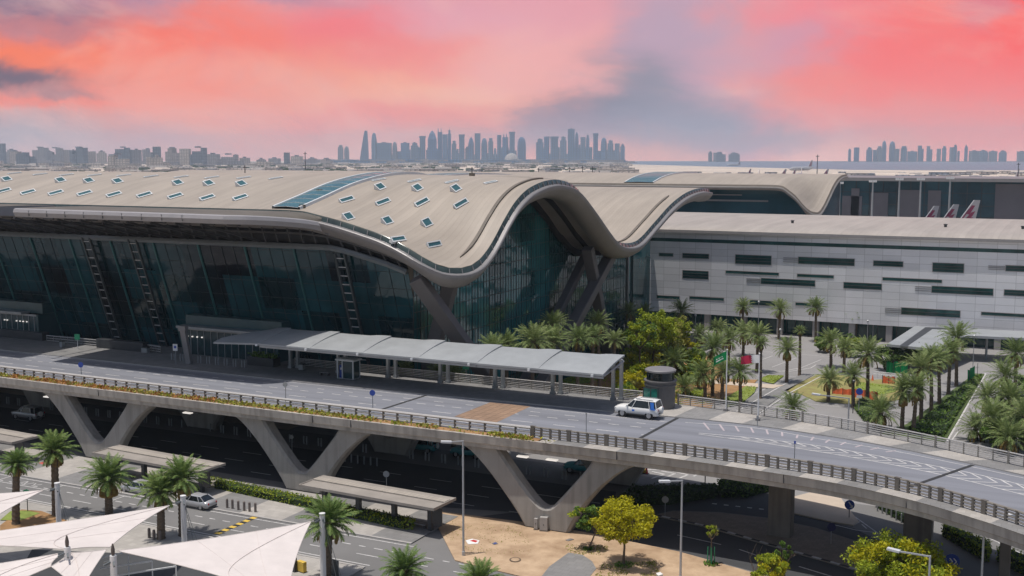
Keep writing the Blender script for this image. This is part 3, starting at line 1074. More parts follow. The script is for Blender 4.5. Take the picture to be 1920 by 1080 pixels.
def hit_roof(px, py, fn=None, v0=118, v1=240):
    fn = fn or zroof
    d = ray(px, py)
    v = v0
    while v < v1:
        t = v / d.y
        u, z = d.x * t, CAM_H + d.z * t
        if z < fn(u, v):
            return Vector((u, v, fn(u, v)))
        v += 0.1
    return None

def wave_building(T, zr, UC, VE, VB, RC, UL, step_u, step_v, flare, roof_mat='roof_metal', thick=1.5):
    # roof sheet
    def um(v):
        if v >= VE + RC:
            return UC
        t = v - VE - RC
        return UC - RC + math.sqrt(max(0, RC * RC - t * t))
    vs = [VE + RC * (1 - math.cos(k / 6 * PI / 2)) for k in range(6)]
    v = VE + RC
    while v < VB:
        vs.append(v)
        v += step_v
    vs.append(VB)
    us = []
    u = UL
    while u < UC - 34:
        us.append(u)
        u += 6
    nu = int(34 / step_u)
    rows, srows = [], []
    for v in vs:
        m = um(v)
        us2 = us + [lerp(UC - 34, m, k / nu) for k in range(nu + 1)]
        rows.append([(u, v, zr(u, v)) for u in us2])
        srows.append([(u, v, zr(u, v) - thick) for u in us2])
    b = MB()
    b.grid(rows)
    roof = b.build('roof', roof_mat, T, smooth=True)
    b = MB()
    b.grid([list(reversed(r)) for r in srows])
    sof = b.build('soffit', 'soffit_metal', T, smooth=True)
    # the edge path: front eave, rounded corner, gable
    P = [Vector((u, VE, 0)) for u in us] + [Vector((lerp(UC - 34, UC - RC, k / 40), VE, 0)) for k in range(41)]
    for k in range(1, 13):
        a = -PI / 2 + k / 12 * PI / 2
        P.append(Vector((UC - RC + RC * math.cos(a), VE + RC + RC * math.sin(a), 0)))
    v = VE + RC + step_v * 0.5
    while v <= VB:
        P.append(Vector((UC, v, 0)))
        v += step_v * 0.5
    nr = normals2d(P)
    def ring(off, dz):
        out = []
        for p, n in zip(P, nr):
            z = zr(min(p.x, UC), p.y)
            out.append(Vector((p.x + n.x * off, p.y + n.y * off, z + dz)))
        return out
    return roof, sof, P, nr, ring

T = thing('terminal_building', 'large airport terminal with a beige wave shaped metal roof over dark tinted glass walls', 'terminal', (0, 0, 0))
roof, sof, EP, EN, ring = wave_building(T, zroof, UC, VE, 232.0, RC, -230.0, 0.85, 0.8, 0.6)
# glazed gutter: a narrow dark strip under the roof edge, white ticks, then a rounded grey lip
b = MB()
b.grid([ring(0.0, -0.02), ring(0.12, -0.12), ring(0.30, -0.72)], mi=0)
b.build('gutter', 'gutter_glass', T, smooth=True)
b = MB()
b.grid([ring(0.30, -0.70), ring(0.80, -0.76), ring(0.92, -0.88), ring(0.88, -1.22), ring(0.70, -1.5)])
b.build('eave_lip', 'lip_metal', T)
b = MB()
b.grid([ring(0.70, -1.5), ring(0.2, -2.1), ring(-0.7, -2.6), ring(-2.2, -2.75), ring(-2.6, -1.4)])
b.build('eave_soffit', 'soffit_metal', T, smooth=True)
r0, r1 = ring(0.16, -0.10), ring(0.36, -0.70)
s = 0.0
for i in range(1, len(EP)):
    s += (EP[i] - EP[i - 1]).length
    if EP[i].x > -95 and s > 1.5:
        s = 0.0
        b = MB()
        b.beam(r0[i], r1[i], 0.10, 0.08)
        b.build('gutter_bracket', 'lip_metal', T)
# raised groove that follows the gable edge
def groove(v0, v1, off=2.3):
    b = MB()
    n = int((v1 - v0) / 0.5)
    rows = []
    for k in range(n + 1):
        v = lerp(v0, v1, k / n)
        u = UC - off
        z = zroof(u, v)
        w = 0.24 * min(1, k / 6, (n - k) / 6 + 0.2)
        rows.append([(u - w, v, z - 0.02), (u - w, v, z + 0.22), (u + w, v, z + 0.22), (u + w, v, z - 0.02)])
    b.grid(rows)
    b.build('roof_gutter', 'gutter_dark', T)
groove(129.5, 155)
groove(186, 213)
# skylight strip that arches over the ridge
def strip_light(u0, u1, v0, v1, zr, P, mat='skylight_glass', name='ridge_skylight'):
    b = MB()
    n = int((v1 - v0) / 0.7)
    g, cb = [], []
    for k in range(n + 1):
        v = lerp(v0, v1, k / n)
        ua, ub = u0(v) if callable(u0) else u0, u1(v) if callable(u1) else u1
        za, zb = zr(ua, v) + 0.25, zr(ub, v) + 0.25
        g.append([(ua, v, za), ((ua + ub) / 2, v, (za + zb) / 2 + 0.12), (ub, v, zb)])
        cb.append((ua, ub, v, za, zb))
    b.grid(g)
    s = b.build(name, mat, P, smooth=True)
    f = MB()
    for side in (0, 1):
        rows = []
        for ua, ub, v, za, zb in cb:
            u, z, sg = (ua, za, -1) if side == 0 else (ub, zb, 1)
            rows.append([(u + sg * 0.35, v, z - 0.3), (u + sg * 0.3, v, z + 0.14), (u, v, z + 0.14), (u - sg * 0.05, v, z - 0.05)])
        f.grid(rows)
    for k in range(0, n + 1, 3):
        ua, ub, v, za, zb = cb[k]
        f.beam((ua, v, za + 0.03), ((ua + ub) / 2, v, (za + zb) / 2 + 0.15), 0.07, 0.06)
        f.beam(((ua + ub) / 2, v, (za + zb) / 2 + 0.15), (ub, v, zb + 0.03), 0.07, 0.06)
    f.build('skylight_frame', 'white_steel', s, smooth=False)
strip_light(-97.6, -93.6, 124.4, 170, zroof, T)
# roof lights
ELONG = [(7, 360), (53, 363), (105, 364), (159, 365), (214, 367), (271, 368), (329, 370), (389, 373), (451, 373), (650, 377), (718, 381), (791, 382), (864, 384), (813, 461), (746, 451)]
SQUARE = [(13, 339), (114, 341), (167, 342), (221, 343), (334, 346), (392, 347), (453, 348), (713, 354), (783, 356), (855, 357), (653, 410), (726, 418), (800, 421)]
TOPROW = [(27, 325.5), (75, 327.5), (125, 328.5), (177, 329), (232, 329.5), (283, 331.5), (340, 332.5), (397, 333.5), (457, 334), (517, 335), (710, 338), (777, 340), (847, 341.5), (920, 343)]
def roof_light(P, c, lx, ly, rz, zr, tilt=0.62):
    # a raised roof light: its pane leans towards +x on a white upstand
    e = 0.4
    zx = (zr(c.x + e, c.y) - zr(c.x - e, c.y)) / (2 * e)
    zy = (zr(c.x, c.y + e) - zr(c.x, c.y - e)) / (2 * e)
    n = Vector((-zx, -zy, 1)).normalized()
    ax = Vector((math.cos(rz), math.sin(rz), 0))
    ax = (ax - n * ax.dot(n)).normalized()
    ay = n.cross(ax)                       # points to -x
    n2 = (n - ay * tilt).normalized()
    ay2 = n2.cross(ax)
    M = Matrix((ax, ay2, n2)).transposed()
    f = MB()
    t = 0.15
    up = c + n * (ly * 0.5 * tilt * 0.75 + 0.06)
    for sx, sy, ox, oy in ((lx, t, 0, ly / 2 - t / 2), (lx, t, 0, -ly / 2 + t / 2), (t, ly - 2 * t, lx / 2 - t / 2, 0), (t, ly - 2 * t, -lx / 2 + t / 2, 0)):
        f.obox(up + M @ Vector((ox, oy, 0.0)), sx, sy, 0.16, M=M)
    # upstand below the frame
    lo, hi = -ly / 2 + 0.04, ly / 2 - 0.04
    def q(x, y):
        return up + M @ Vector((x, y, -0.081))
    def g(p):
        return p - n * ((p - c).dot(n) + 0.25)
    cs = [q(-lx / 2 + 0.04, lo), q(lx / 2 - 0.04, lo), q(lx / 2 - 0.04, hi), q(-lx / 2 + 0.04, hi)]
    for k in range(4):
        p0, p1 = cs[k], cs[(k + 1) % 4]
        f.face([p0, p1, g(p1), g(p0)])
    fr = f.build('skylight', 'white_steel', P)
    w = MB()
    w.obox(up + M @ Vector((0, 0, -0.01)), lx - 2 * t, ly - 2 * t, 0.08, M=M)
    w.build('pane', 'skylight_glass', fr)
for px, py in ELONG:
    c = hit_roof(px, py)
    if c: roof_light(T, c, 2.5, 0.78, R(79), zroof)
for px, py in SQUARE:
    c = hit_roof(px, py)
    if c: roof_light(T, c, 1.55, 1.25, R(84), zroof)
for px, py in TOPROW:
    c = hit_roof(px, py)
    if c: roof_light(T, c, 2.5, 0.55, R(74), zroof, 0.1)
# small vents on the roof
for px, py in ((599, 361), (567, 390), (885, 330)):
    c = hit_roof(px, py)
    if c:
        b = MB()
        b.obox(c + Vector((0, 0, 0.2)), 0.8, 0.4, 0.5)
        b.build('roof_vent', 'gutter_dark', T)
# wings: flat louvred canopies that run out over the forecourt
def wing(path, joints=True):
    # path: the front edge (x, y, z of the lip top); the rear follows the roof edge
    P = [Vector(p) for p in path]
    rear = [Vector((p.x, 123.86, zroof(p.x, VE) - 0.17)) for p in P]
    b = MB()
    b.grid([[r, r.lerp(p, 0.5) + Vector((0, 0, 0.05)), p] for r, p in zip(rear, P)])
    w = b.build('eave_wing', 'wing_top', T)
    nr = normals2d(P)
    b = MB()
    rows = []
    for p, n, r in zip(P, nr, rear):
        d = (123.6 - p.y) / 12.6
        rows.append([p, p + n * 0.32 + Vector((0, 0, -0.12)), p + n * 0.48 + Vector((0, 0, -0.55)), p + n * 0.12 + Vector((0, 0, -1.15)), Vector((p.x, 123.7, p.z - 1.25 - 0.7 * d))])
    b.grid(rows)
    for k in (0, -1):
        f = [rear[k]] + rows[k]
        b.face(f if k else list(reversed(f)))
    b.build('wing_edge', 'wing_lip', w, smooth=False)
    u = P[0].x + 3.0
    while joints and u < -100:
        b = MB()
        b.box(u - 0.012, u + 0.012, P[0].y - 0.49, P[0].y - 0.3, 29.95, 30.72)
        b.build('wing_joint', 'mullion_steel', w)
        u += 3.4
    return w
sw_ = [Vector((-131.6, 111.3, 30.98)), Vector((-115, 111.3, 30.94)), Vector((-100, 111.3, 30.9)), Vector((-95, 111.5, 30.85))]
sw_ += catmull([Vector((-95, 111.5, 30.85)), Vector((-93.4, 113.4, 30.75)), Vector((-91.9, 117.0, 30.45)), Vector((-90.6, 121.0, 30.0)), Vector((-89.4, 123.6, 29.5)), Vector((-88.2, 124.8, 28.95))], 5)[1:]
wing(sw_)
wing([(-190, 111.3, 31.0), (-138, 111.3, 31.0)], False)

# front glazing, leaning out at the top
def front_top(u):
    return min(26.0, zroof(u, VE) - 1.6 - 2.6)
def fv(z):                       # v of the glass plane at height z
    return 131.6 - (z - 9.3) * 0.345
us = [-230 + 2.1 * k for k in range(77)]
us = [u for u in us if u < -78.6] + [-78.0]
b = MB()
rows = []
for u in us:
    zt = front_top(u)
    rows.append([(u, fv(0), 0)] + [(u, fv(z), z) for z in (9.3, lerp(9.3, zt, 0.5), zt)])
b.grid(rows)
b.build('front_glazing', 'facade_glass', T)
b = MB()
tm = MB()
for i, u in enumerate(us):
    zt = front_top(u)
    if i % 4 == 0 and u < -88:
        tm.beam((u, fv(0) - 0.1, 0), (u, fv(zt) - 0.1, zt), 0.28, 0.22)
    else:
        b.beam((u, fv(0) - 0.03, 0), (u, fv(zt) - 0.03, zt), 0.06, 0.06)
for z in [2.3 * k for k in range(1, 12)]:
    segs = [u for u in us if front_top(u) > z]
    if len(segs) > 1:
        b.beam((segs[0], fv(z) - 0.02, z), (segs[-1], fv(z) - 0.02, z), 0.05, 0.05)
b.build('glazing_mullion', 'mullion_dark', T)
tm.build('glazing_fin', 'mullion_teal', T)
# head beam and dark truss zone above the glass
b = MB()
hb = [(Vector((u, fv(front_top(u)) - 0.35, front_top(u)))) for u in us]
b.tube(hb, 0.42, n=6)
b.build('head_beam', 'mullion_steel', T)
b = MB()
rows = []
for u in us:
    zt = front_top(u)
    rows.append([(u, fv(zt) + 0.3, zt + 0.2), (u, VE + 0.8, zroof(u, VE + 0.8) - 1.6)])
b.grid(rows)
b.build('bulkhead', 'truss_dark', T)  # near-black colour stands in for the shade on this wall
b = MB()
for i, (u, u2) in enumerate(zip(us, us[1:])):
    zt, zt2 = front_top(u), front_top(u2)
    ztop, ztop2 = zroof(u, VE + 0.8) - 1.75, zroof(u2, VE + 0.8) - 1.75
    a, c = Vector((u, fv(zt) - 0.5, zt + 0.5)), Vector((u, VE + 0.2, ztop))
    a2, c2 = Vector((u2, fv(zt2) - 0.5, zt2 + 0.5)), Vector((u2, VE + 0.2, ztop2))
    b.beam(a, c, 0.22, 0.22)
    b.beam(a.lerp(c, 0.45), a2.lerp(c2, 0.45), 0.25, 0.25)
    b.beam(c, c2, 0.3, 0.3)
    if u < -96 and i % 2 == 0:
        b.beam((u, 112.5, 29.5), (u, 124, 26.6), 0.25, 0.3)
        b.beam((u, 117.5, 29.2), (u2, 117.5, 29.2), 0.2, 0.2)
b.build('truss', 'truss_steel', T)
# leaning ladder columns
def ladder(px, ptop, pbot, zt=26.0, w=1.5, mat='ladder_steel'):
    top = AV(*ptop, fv(zt) - 0.8)
    u = top.x
    b = MB()
    for s in (-w / 2, w / 2):
        b.beam((u + s, fv(zt) - 0.75, zt), (u + s, fv(9.3) - 0.75, 9.3), 0.26, 0.32)
    f = b.build('ladder_column', mat, T)
    n = 13
    for k in range(n):
        b = MB()
        z = lerp(10.2, zt - 0.6, k / (n - 1))
        b.beam((u - w / 2 + 0.13, fv(z) - 0.75, z), (u + w / 2 - 0.13, fv(z) - 0.75, z), 0.16, 0.12)
        b.build('rung', 'rung_steel', f)
ladder(0, (160, 446), 0)
ladder(0, (247, 452), 0)
ladder(0, (636, 465), 0, zt=25.2)

# gable glazing set back under the arch
GU = UC - 8.5
vs = [128 + 0.9 * k for k in range(int((207 - 128) / 0.9) + 1)]
b = MB()
rows = [[(GU + 1.5 * (1 - z / 22.0) * 0, v, 0.0), (GU, v, zroof(GU, v) - 1.5)] for v in vs for z in (0,)]
b.grid([list(reversed(r)) for r in rows])
b.build('gable_glazing', 'gable_glass', T)
b = MB()
for i, v in enumerate(vs):
    zt = zroof(GU, v) - 1.55
    b.box(GU + 0.01, GU + (0.07 if i % 2 == 0 else 0.03), v - 0.05, v + 0.05, 0, zt)
for k in range(1, 16):
    z = 2.2 * k
    run = None
    for v in vs + [999]:
        ok = v < 900 and zroof(GU, v) - 1.6 > z
        if ok and run is None: run = v
        if not ok and run is not None:
            e = min(v, vs[-1]) if v > 900 else v - 0.9
            if e - run > 1:
                b.box(GU + 0.012, GU + 0.08, run, e, z - 0.035, z + 0.035)
            run = None
b.build('gable_mullion', 'mullion_dark', T)
b = MB()
for du, dz in ((0.5, 1.1), (3.6, 0.8)):
    b.grid([[(GU + du, v, zroof(GU + du, v) - 1.45), (GU + du, v, zroof(GU + du, v) - 1.5 - dz), (GU + du + 0.4, v, zroof(GU + du + 0.4, v) - 1.5 - dz), (GU + du + 0.4, v, zroof(GU + du + 0.4, v) - 1.45)] for v in vs])
b.build('arch_rim', 'truss_dark', T, smooth=False)
b = MB()
b.beam((GU, 207.2, 0), (GU, 207.2, zroof(GU, 207.2) - 1.4), 0.5, 0.5)
b.box(GU - 8, GU - 0.26, 207.0, 207.3, 0, 24.6)
b.build('gable_post', 'mullion_steel', T)
b = MB()
lv = [207.3 + 1.8 * k for k in range(14)] + [231.6]
b.grid([[(GU - 8, v, zroof(GU - 8, v) - 1.5), (GU - 8, v, 0)] for v in lv])
b.grid([[(GU - 8, v, 22), (GU - 8, v, 0)] for v in (231.6, 237, 242.9)])
b.build('link_glazing', 'gable_glass', T)
b = MB()
for v in lv:
    b.box(GU - 7.98, GU - 7.85, v - 0.06, v + 0.06, 0, zroof(GU - 8, v) - 1.6)
b.build('link_mullion', 'mullion_dark', T)
# inclined crossing legs at both roof valleys
def leg(a, c, w, t):
    b = MB()
    b.beam(a, c, t, w, up=Vector((0, -1, 0.01)))
    b.build('inclined_leg', 'leg_paint', T, bevel=0.12)
PU = UC - 3.0
pa, pb = AV(790, 535, 125.6), AV(905, 695, 132.0)
k_ = pa.z / (pa.z - pb.z)
leg(pa.lerp(pb, -0.08), pa.lerp(pb, k_), 1.5, 1.9)
q0, q1 = AV(846, 528, 130.6), AV(812, 655, 130.6)
leg(q0.lerp(q1, -0.35), q0.lerp(q1, q0.z / (q0.z - q1.z)), 1.4, 1.8)
leg((PU, 186.8, 22.6), (PU, 150.5, 0), 1.5, 1.8)
leg((PU - 3.4, 183.5, 22.6), (PU - 3.4, 152.5, 0), 1.2, 1.4)
leg((PU - 0.4, 175.0, 23.0), (PU - 0.4, 186.5, 0.0), 1.4, 1.8)

# entrance vestibules on the forecourt
def vestibule(u0, u1, z0=9.42, zt=15.0, v0=126.9, v1=131.5, doors=()):
    b = MB()
    b.box(u0, u1, v0 + 0.9, v1, z0 + 3.9, zt)
    b.box(u0, u0 + 0.35, v0, v1, z0, z0 + 3.88)
    b.box(u1 - 0.35, u1, v0, v1, z0, z0 + 3.88)
    e = b.build('entrance', 'teal_cladding', T)
    b = MB()
    b.box(u0 - 0.3, u1 - (u1 - u0) * 0.2, v0 - 0.9, v0 + 0.86, z0 + 3.9, z0 + 4.2)
    b.build('entrance_roof', 'grey_steel', e)
    b = MB()
    u = u0 + 0.4
    while u < u1 - 0.6:
        b.box(u, u + 0.09, v0 - 0.06, v0 + 0.1, z0, z0 + 3.6)
        u += 1.25
    b.box(u0 + 0.36, u1 - 0.36, v0 - 0.07, v0 + 0.12, z0 + 3.6, z0 + 3.88)
    b.build('door_frame', 'grey_steel', e)
    b = MB()
    b.box(u0 + 0.36, u1 - 0.36, v0 + 0.02, v0 + 0.08, z0 + 0.05, z0 + 3.58)
    b.build('door', 'door_glass', e)
    b = MB()
    for q in doors:
        b.lathe([(0.0, 0.0), (0.13, 0.05), (0.13, 0.18), (0.0, 0.22)], c=(q, v0 + 1.0 - 1.15, z0 + 2.55), n=8)
    b.build('door_lamp', 'entry_lamp', e)
lm, lnt, lb = _new('entry_lamp')
lb.inputs['Emission Color'].default_value = (1, 0.93, 0.85, 1)
lb.inputs['Emission Strength'].default_value = 0.7
MATS['entry_lamp'] = lm
vestibule(-160, -146.2, doors=(-150.9, -150.1, -149.4, -148.6, -153.6, -153.0))
vestibule(-116.8, -99.4, doors=(-115.6, -114.7, -113.8, -112.9, -106.6, -105.7, -104.8, -103.9))
# ------------------------------------------------------------------ second wave-roofed hall behind
V2 = 338.0
ZF2 = smooth_tab([(-92, 29.8), (-82, 29.8), (-79, 29.5), (-77, 28.2), (-75, 26.6), (-73, 24.2), (-71.2, 22.3), (-69.5, 21.6)])
ZG2 = smooth_tab([(338, 21.6), (344, 22.0), (350, 23.6), (357, 26.4), (364, 29.3), (371, 31.3), (378, 32.2), (386, 32.4)])
ZL2 = smooth_tab([(338, 29.8), (346, 31.2), (356, 32.2), (366, 32.6), (376, 32.5), (386, 32.4)])
def zroof2(u, v):
    w = (29.8 - interp(ZF2, u)) / (29.8 - 21.6) if u > -92 else 0.0
    return lerp(interp(ZL2, v), interp(ZG2, v), w)
H2 = thing('concourse_hall', 'second wave roofed terminal hall whose roof corner dips behind the panel clad building', 'terminal')
_, _, EP2, EN2, ring2 = wave_building(H2, zroof2, UC, V2, 386.0, 5.0, -330.0, 1.0, 1.2, 0.5)
b = MB()
b.grid([ring2(0.0, -0.02), ring2(0.15, -0.15), ring2(0.35, -0.6)])
b.build('gutter', 'gutter_dark', H2)
b = MB()
b.grid([ring2(0.35, -0.58), ring2(0.65, -0.75), ring2(0.7, -1.05), ring2(0.3, -1.6), ring2(-1.2, -1.55)])
b.build('eave_lip', 'soffit_metal', H2)
strip_light(-128.5, -119.5, 338.5, 384, zroof2, H2)
b = MB()
b.grid([[(u, 343.0, 0), (u, 341.5, interp(ZF2, u) - 1.4)] for u in [-330 + 3.2 * k for k in range(82)] if u < -69.8])
b.build('front_glazing', 'far_glass', H2)
b = MB()
b.box(-330, -84, 340.9, 341.2, 24.6, 25.1)
b.box(-330, -92, 341.25, 341.3, 26.4, 26.7)
b.build('glazing_band', 'lip_metal', H2)
b = MB()
b.grid([[(-71.2, v, 0), (-71.2, v, zroof2(-71.2, v) - 1.4)] for v in [341.5 + k * 1.5 for k in range(30)]])
b.build('gable_glazing', 'far_glass', H2)

# long low roof curve further back (seen as a thin pale arch above the ridge)
UH3 = AV(930, 330, 255).x
H3 = thing('terminal_roof', 'thin pale roof arch showing just above the ridge of the near wave roof', 'roof')
b = MB()
def zr3(u, v):
    return 31.9 + 1.4 * math.sin(max(0, min(1, (v - 236) / 70)) * PI)
rows = []
for k in range(15):
    v = 236 + 5 * k
    rows.append([(u, v, zr3(u, v) - dz) for u, dz in ((-330, 0), (-240, 0), (-170, 0), (UH3 - 8, 0), (UH3 - 3, 0.8), (UH3, 3.5))])
b.grid(rows)
b.build('roof', 'roof_metal', H3, smooth=True)
b = MB()
b.grid([[(-330, 236, 31.9), (-330, 236, 0)], [(UH3, 236, 31.9), (UH3, 236, 0)]])
b.build('wall', 'wing_top', H3)
xa = AV(800, 332, 252).x
strip_light(xa - 4, xa + 3, 237, 300, zr3, H3, 'skylight_glass')

# ------------------------------------------------------------------ panel clad building
PB = thing('panel_building', 'long grey metal panel clad building with staggered strip windows and a flat pale roof', 'building', (0, 243, 0))
PV = 243.0
b = MB()
b.box(-92, 44, PV, PV + 4, 3.55, 22.0)
b.build('panel_wall', 'panel_metal', PB)
b = MB()
rows = []
for v, z in ((PV - 0.9, 22.05), (PV - 0.5, 22.35), (PV + 6, 22.85), (PV + 25, 23.2), (PV + 45, 23.2), (PV + 63, 22.8)):
    rows.append([(u, v, z) for u in (-108, -92, -60, -20, 20, 60)])
b.grid(rows)
b.build('roof', 'grey_roof', PB, smooth=True)
b = MB()
b.box(-92, 44, PV - 0.95, PV - 0.02, 21.45, 22.03)
b.build('eave', 'panel_trim', PB)
b = MB()
b.box(-92, 44, PV - 0.03, PV + 0.1, 19.35, 20.1)
b.build('strip_window', 'window_glass', PB)
b = MB()
b.box(-92, 44, PV + 3.0, PV + 3.3, 0, 3.5)
b.build('ground_glazing', 'window_glass', PB)
b = MB()
u = -92
while u < 44:
    b.box(u - 0.05, u + 0.05, PV + 2.85, PV + 2.98, 0, 3.5)
    u += 1.9
b.build('glazing_mullion', 'dark_steel', PB)
for px in (1327, 1395, 1463, 1530, 1598, 1668, 1735, 1803, 1872):
    q = AV(px, 610, PV + 1)
    b = MB()
    b.box(q.x - 0.6, q.x + 0.6, PV + 0.3, PV + 1.6, 0, 3.52)
    b.build('column', 'panel_trim', PB)
WIN = [(1280, 475, 1329, 485), (1379, 478, 1446, 496), (1497, 483, 1602, 497), (1638, 489, 1693, 500), (1749, 493, 1807, 511), (1886, 498, 1950, 510),
       (1361, 509, 1460, 515), (1495, 515, 1563, 520.5), (1655, 522, 1766, 528.5), (1280, 507, 1328, 523), (1427, 523, 1528, 535), (1582, 530, 1653, 542.5),
       (1747, 538, 1862, 552), (1883, 544, 1960, 556), (1293, 557, 1357, 562.5), (1406, 563, 1453, 573), (1492, 568, 1520, 573), (1690, 579, 1800, 593),
       (1840, 588, 1960, 594), (1232, 554, 1274, 561), (1236, 474, 1262, 481)]
for x0, y0, x1, y1 in WIN:
    a = AV(x0, (y0 + y1) / 2, PV)
    c = AV(x1, (y0 + y1) / 2, PV)
    z1, z0 = AV((x0 + x1) / 2, y0, PV), AV((x0 + x1) / 2, y1, PV)
    zc = (z1.z + z0.z) / 2
    hh = max(0.28, abs(AV(x0, y0, PV).z - AV(x0, y1, PV).z) / 2 - 0.1)
    f = MB()
    f.box(a.x, c.x, PV - 0.06, PV + 0.4, zc + hh, zc + hh + 0.12)
    f.box(a.x, c.x, PV - 0.06, PV + 0.4, zc - hh - 0.12, zc - hh)
    f.box(a.x - 0.12, a.x, PV - 0.06, PV + 0.4, zc - hh - 0.12, zc + hh + 0.12)
    f.box(c.x, c.x + 0.12, PV - 0.06, PV + 0.4, zc - hh - 0.12, zc + hh + 0.12)
    w = f.build('window', 'panel_trim', PB)
    g = MB()
    g.box(a.x, c.x, PV - 0.02, PV - 0.005, zc - hh, zc + hh)
    g.build('pane', 'window_glass', w)
    if hh > 0.45:
        g = MB()
        for t in ((0.33, -0.33) if hh > 0.8 else (0.0,)):
            g.box(a.x, c.x, PV - 0.16, PV - 0.025, zc + t * hh - 0.05, zc + t * hh + 0.05)
        g.build('louvre', 'dark_steel', w)
        if x0 in (1497, 1427, 1747, 1886, 1690):
            g = MB()
            for t in (0.6, 0.0, -0.6):
                g.box(a.x - 3.2, a.x - 0.14, PV - 0.12, PV - 0.004, zc + t * hh - 0.06, zc + t * hh + 0.06)
            g.build('louvre_fin', 'lip_metal', w)
for px, py in ((1486, 414), (1773, 420), (1918, 424)):
    q = AV(px, py, PV + 18)
    b = MB()
    b.lathe([(0, 0), (0.3, 0), (0.3, 0.5), (0.42, 0.5), (0.42, 0.7), (0, 0.75)], c=(q.x, q.y, 23.0), n=10)
    b.build('roof_vent', 'dark_steel', PB)
# entrance canopy on the plaza
EC = thing('entrance_canopy', 'flat white entrance canopy with a dark central gutter at the foot of the panel building', 'canopy', W(1760, 640, 0))
pl = ccw([W(x, y, 5.0) for x, y in ((1663, 645), (1716, 611), (1945, 622), (1945, 635), (1815, 629), (1752, 654))])
b = MB()
b.prism([(p.x, p.y) for p in pl], 4.55, 5.0)
b.build('canopy_roof', 'canopy_metal', EC)
b = MB()
ga = [W(x, y, 5.02) for x, y in ((1686, 648.5), (1700, 650), (1748, 617), (1790, 618), (1790, 614.5), (1735, 613.5))]
b.face([tuple(p) for p in ccw(ga)])
b.build('canopy_gutter', 'dark_steel', EC)
for x, y in ((1690, 650), (1745, 652), (1735, 624), (1790, 627), (1850, 630), (1900, 632)):
    p = W(x, y, 4.6)
    b = MB()
    b.tube([(p.x, p.y + 1, 0), (p.x, p.y + 1, 4.56)], 0.22, n=8)
    b.build('post', 'grey_steel', EC)

# ------------------------------------------------------------------ glass concourse on the apron
FV = 640.0
FC = thing('glass_concourse', 'long flat roofed concourse with dark blue green glass walls beyond the parked aircraft', 'concourse', (40, FV, 0))
b = MB()
x0 = AV(1566, 360, FV).x
b.box(x0, x0 + 330, FV, FV + 60, 0, 25.2)
b.build('glass_wall', 'far_glass', FC)
b = MB()
b.prism([(x0 - 16, FV - 7), (x0 + 340, FV - 7), (x0 + 340, FV + 66), (x0 - 16, FV + 66)], 25.25, 27.0)
b.build('roof', 'lip_metal', FC)
b = MB()
for k in range(46):
    b.box(x0 + 4 + k * 7, x0 + 4.3 + k * 7, FV - 0.3, FV - 0.02, 0, 25.1)
for z in (6.5, 12.5, 19):
    b.box(x0, x0 + 330, FV - 0.22, FV - 0.02, z, z + 0.3)
b.build('mullion', 'truss_dark', FC)
for xa, xb, ya in ((1580, 1617, 367), (1597, 1612, 353), (1633, 1666, 361), (1688, 1726, 356), (1741, 1765, 357), (1867, 1990, 345)):
    a, c = AV(xa, ya, FV), AV(xb, ya, FV)
    b = MB()
    b.box(a.x, c.x, FV - 0.9, FV - 0.4, 0, a.z)
    b.build('inner_block', 'far_block', FC)

# tall apron light masts
for i, (px, yt) in enumerate(((1575, 341), (1637, 338), (1687, 334), (1727, 334), (1782, 332))):
    V = 560
    p = AV(px, yt, V)
    t = thing('light_mast', 'tall grey apron light mast in front of the glass concourse, %s from the left' % ORD[i], 'mast', (p.x, p.y, 0), group='light masts on the apron')
    b = MB()
    b.tube([(p.x, p.y, 0), (p.x, p.y, p.z - 1)], [0.55, 0.35], n=8)
    b.build('pole', 'grey_steel', t)
    b = MB()
    b.obox((p.x, p.y, p.z - 0.8), 3.4, 0.5, 0.35)
    for k in (-1.4, -0.5, 0.5, 1.4):
        b.obox((p.x + k, p.y - 0.5, p.z - 0.4), 0.7, 0.7, 0.9)
    b.build('lamp_head', 'white_steel', t)

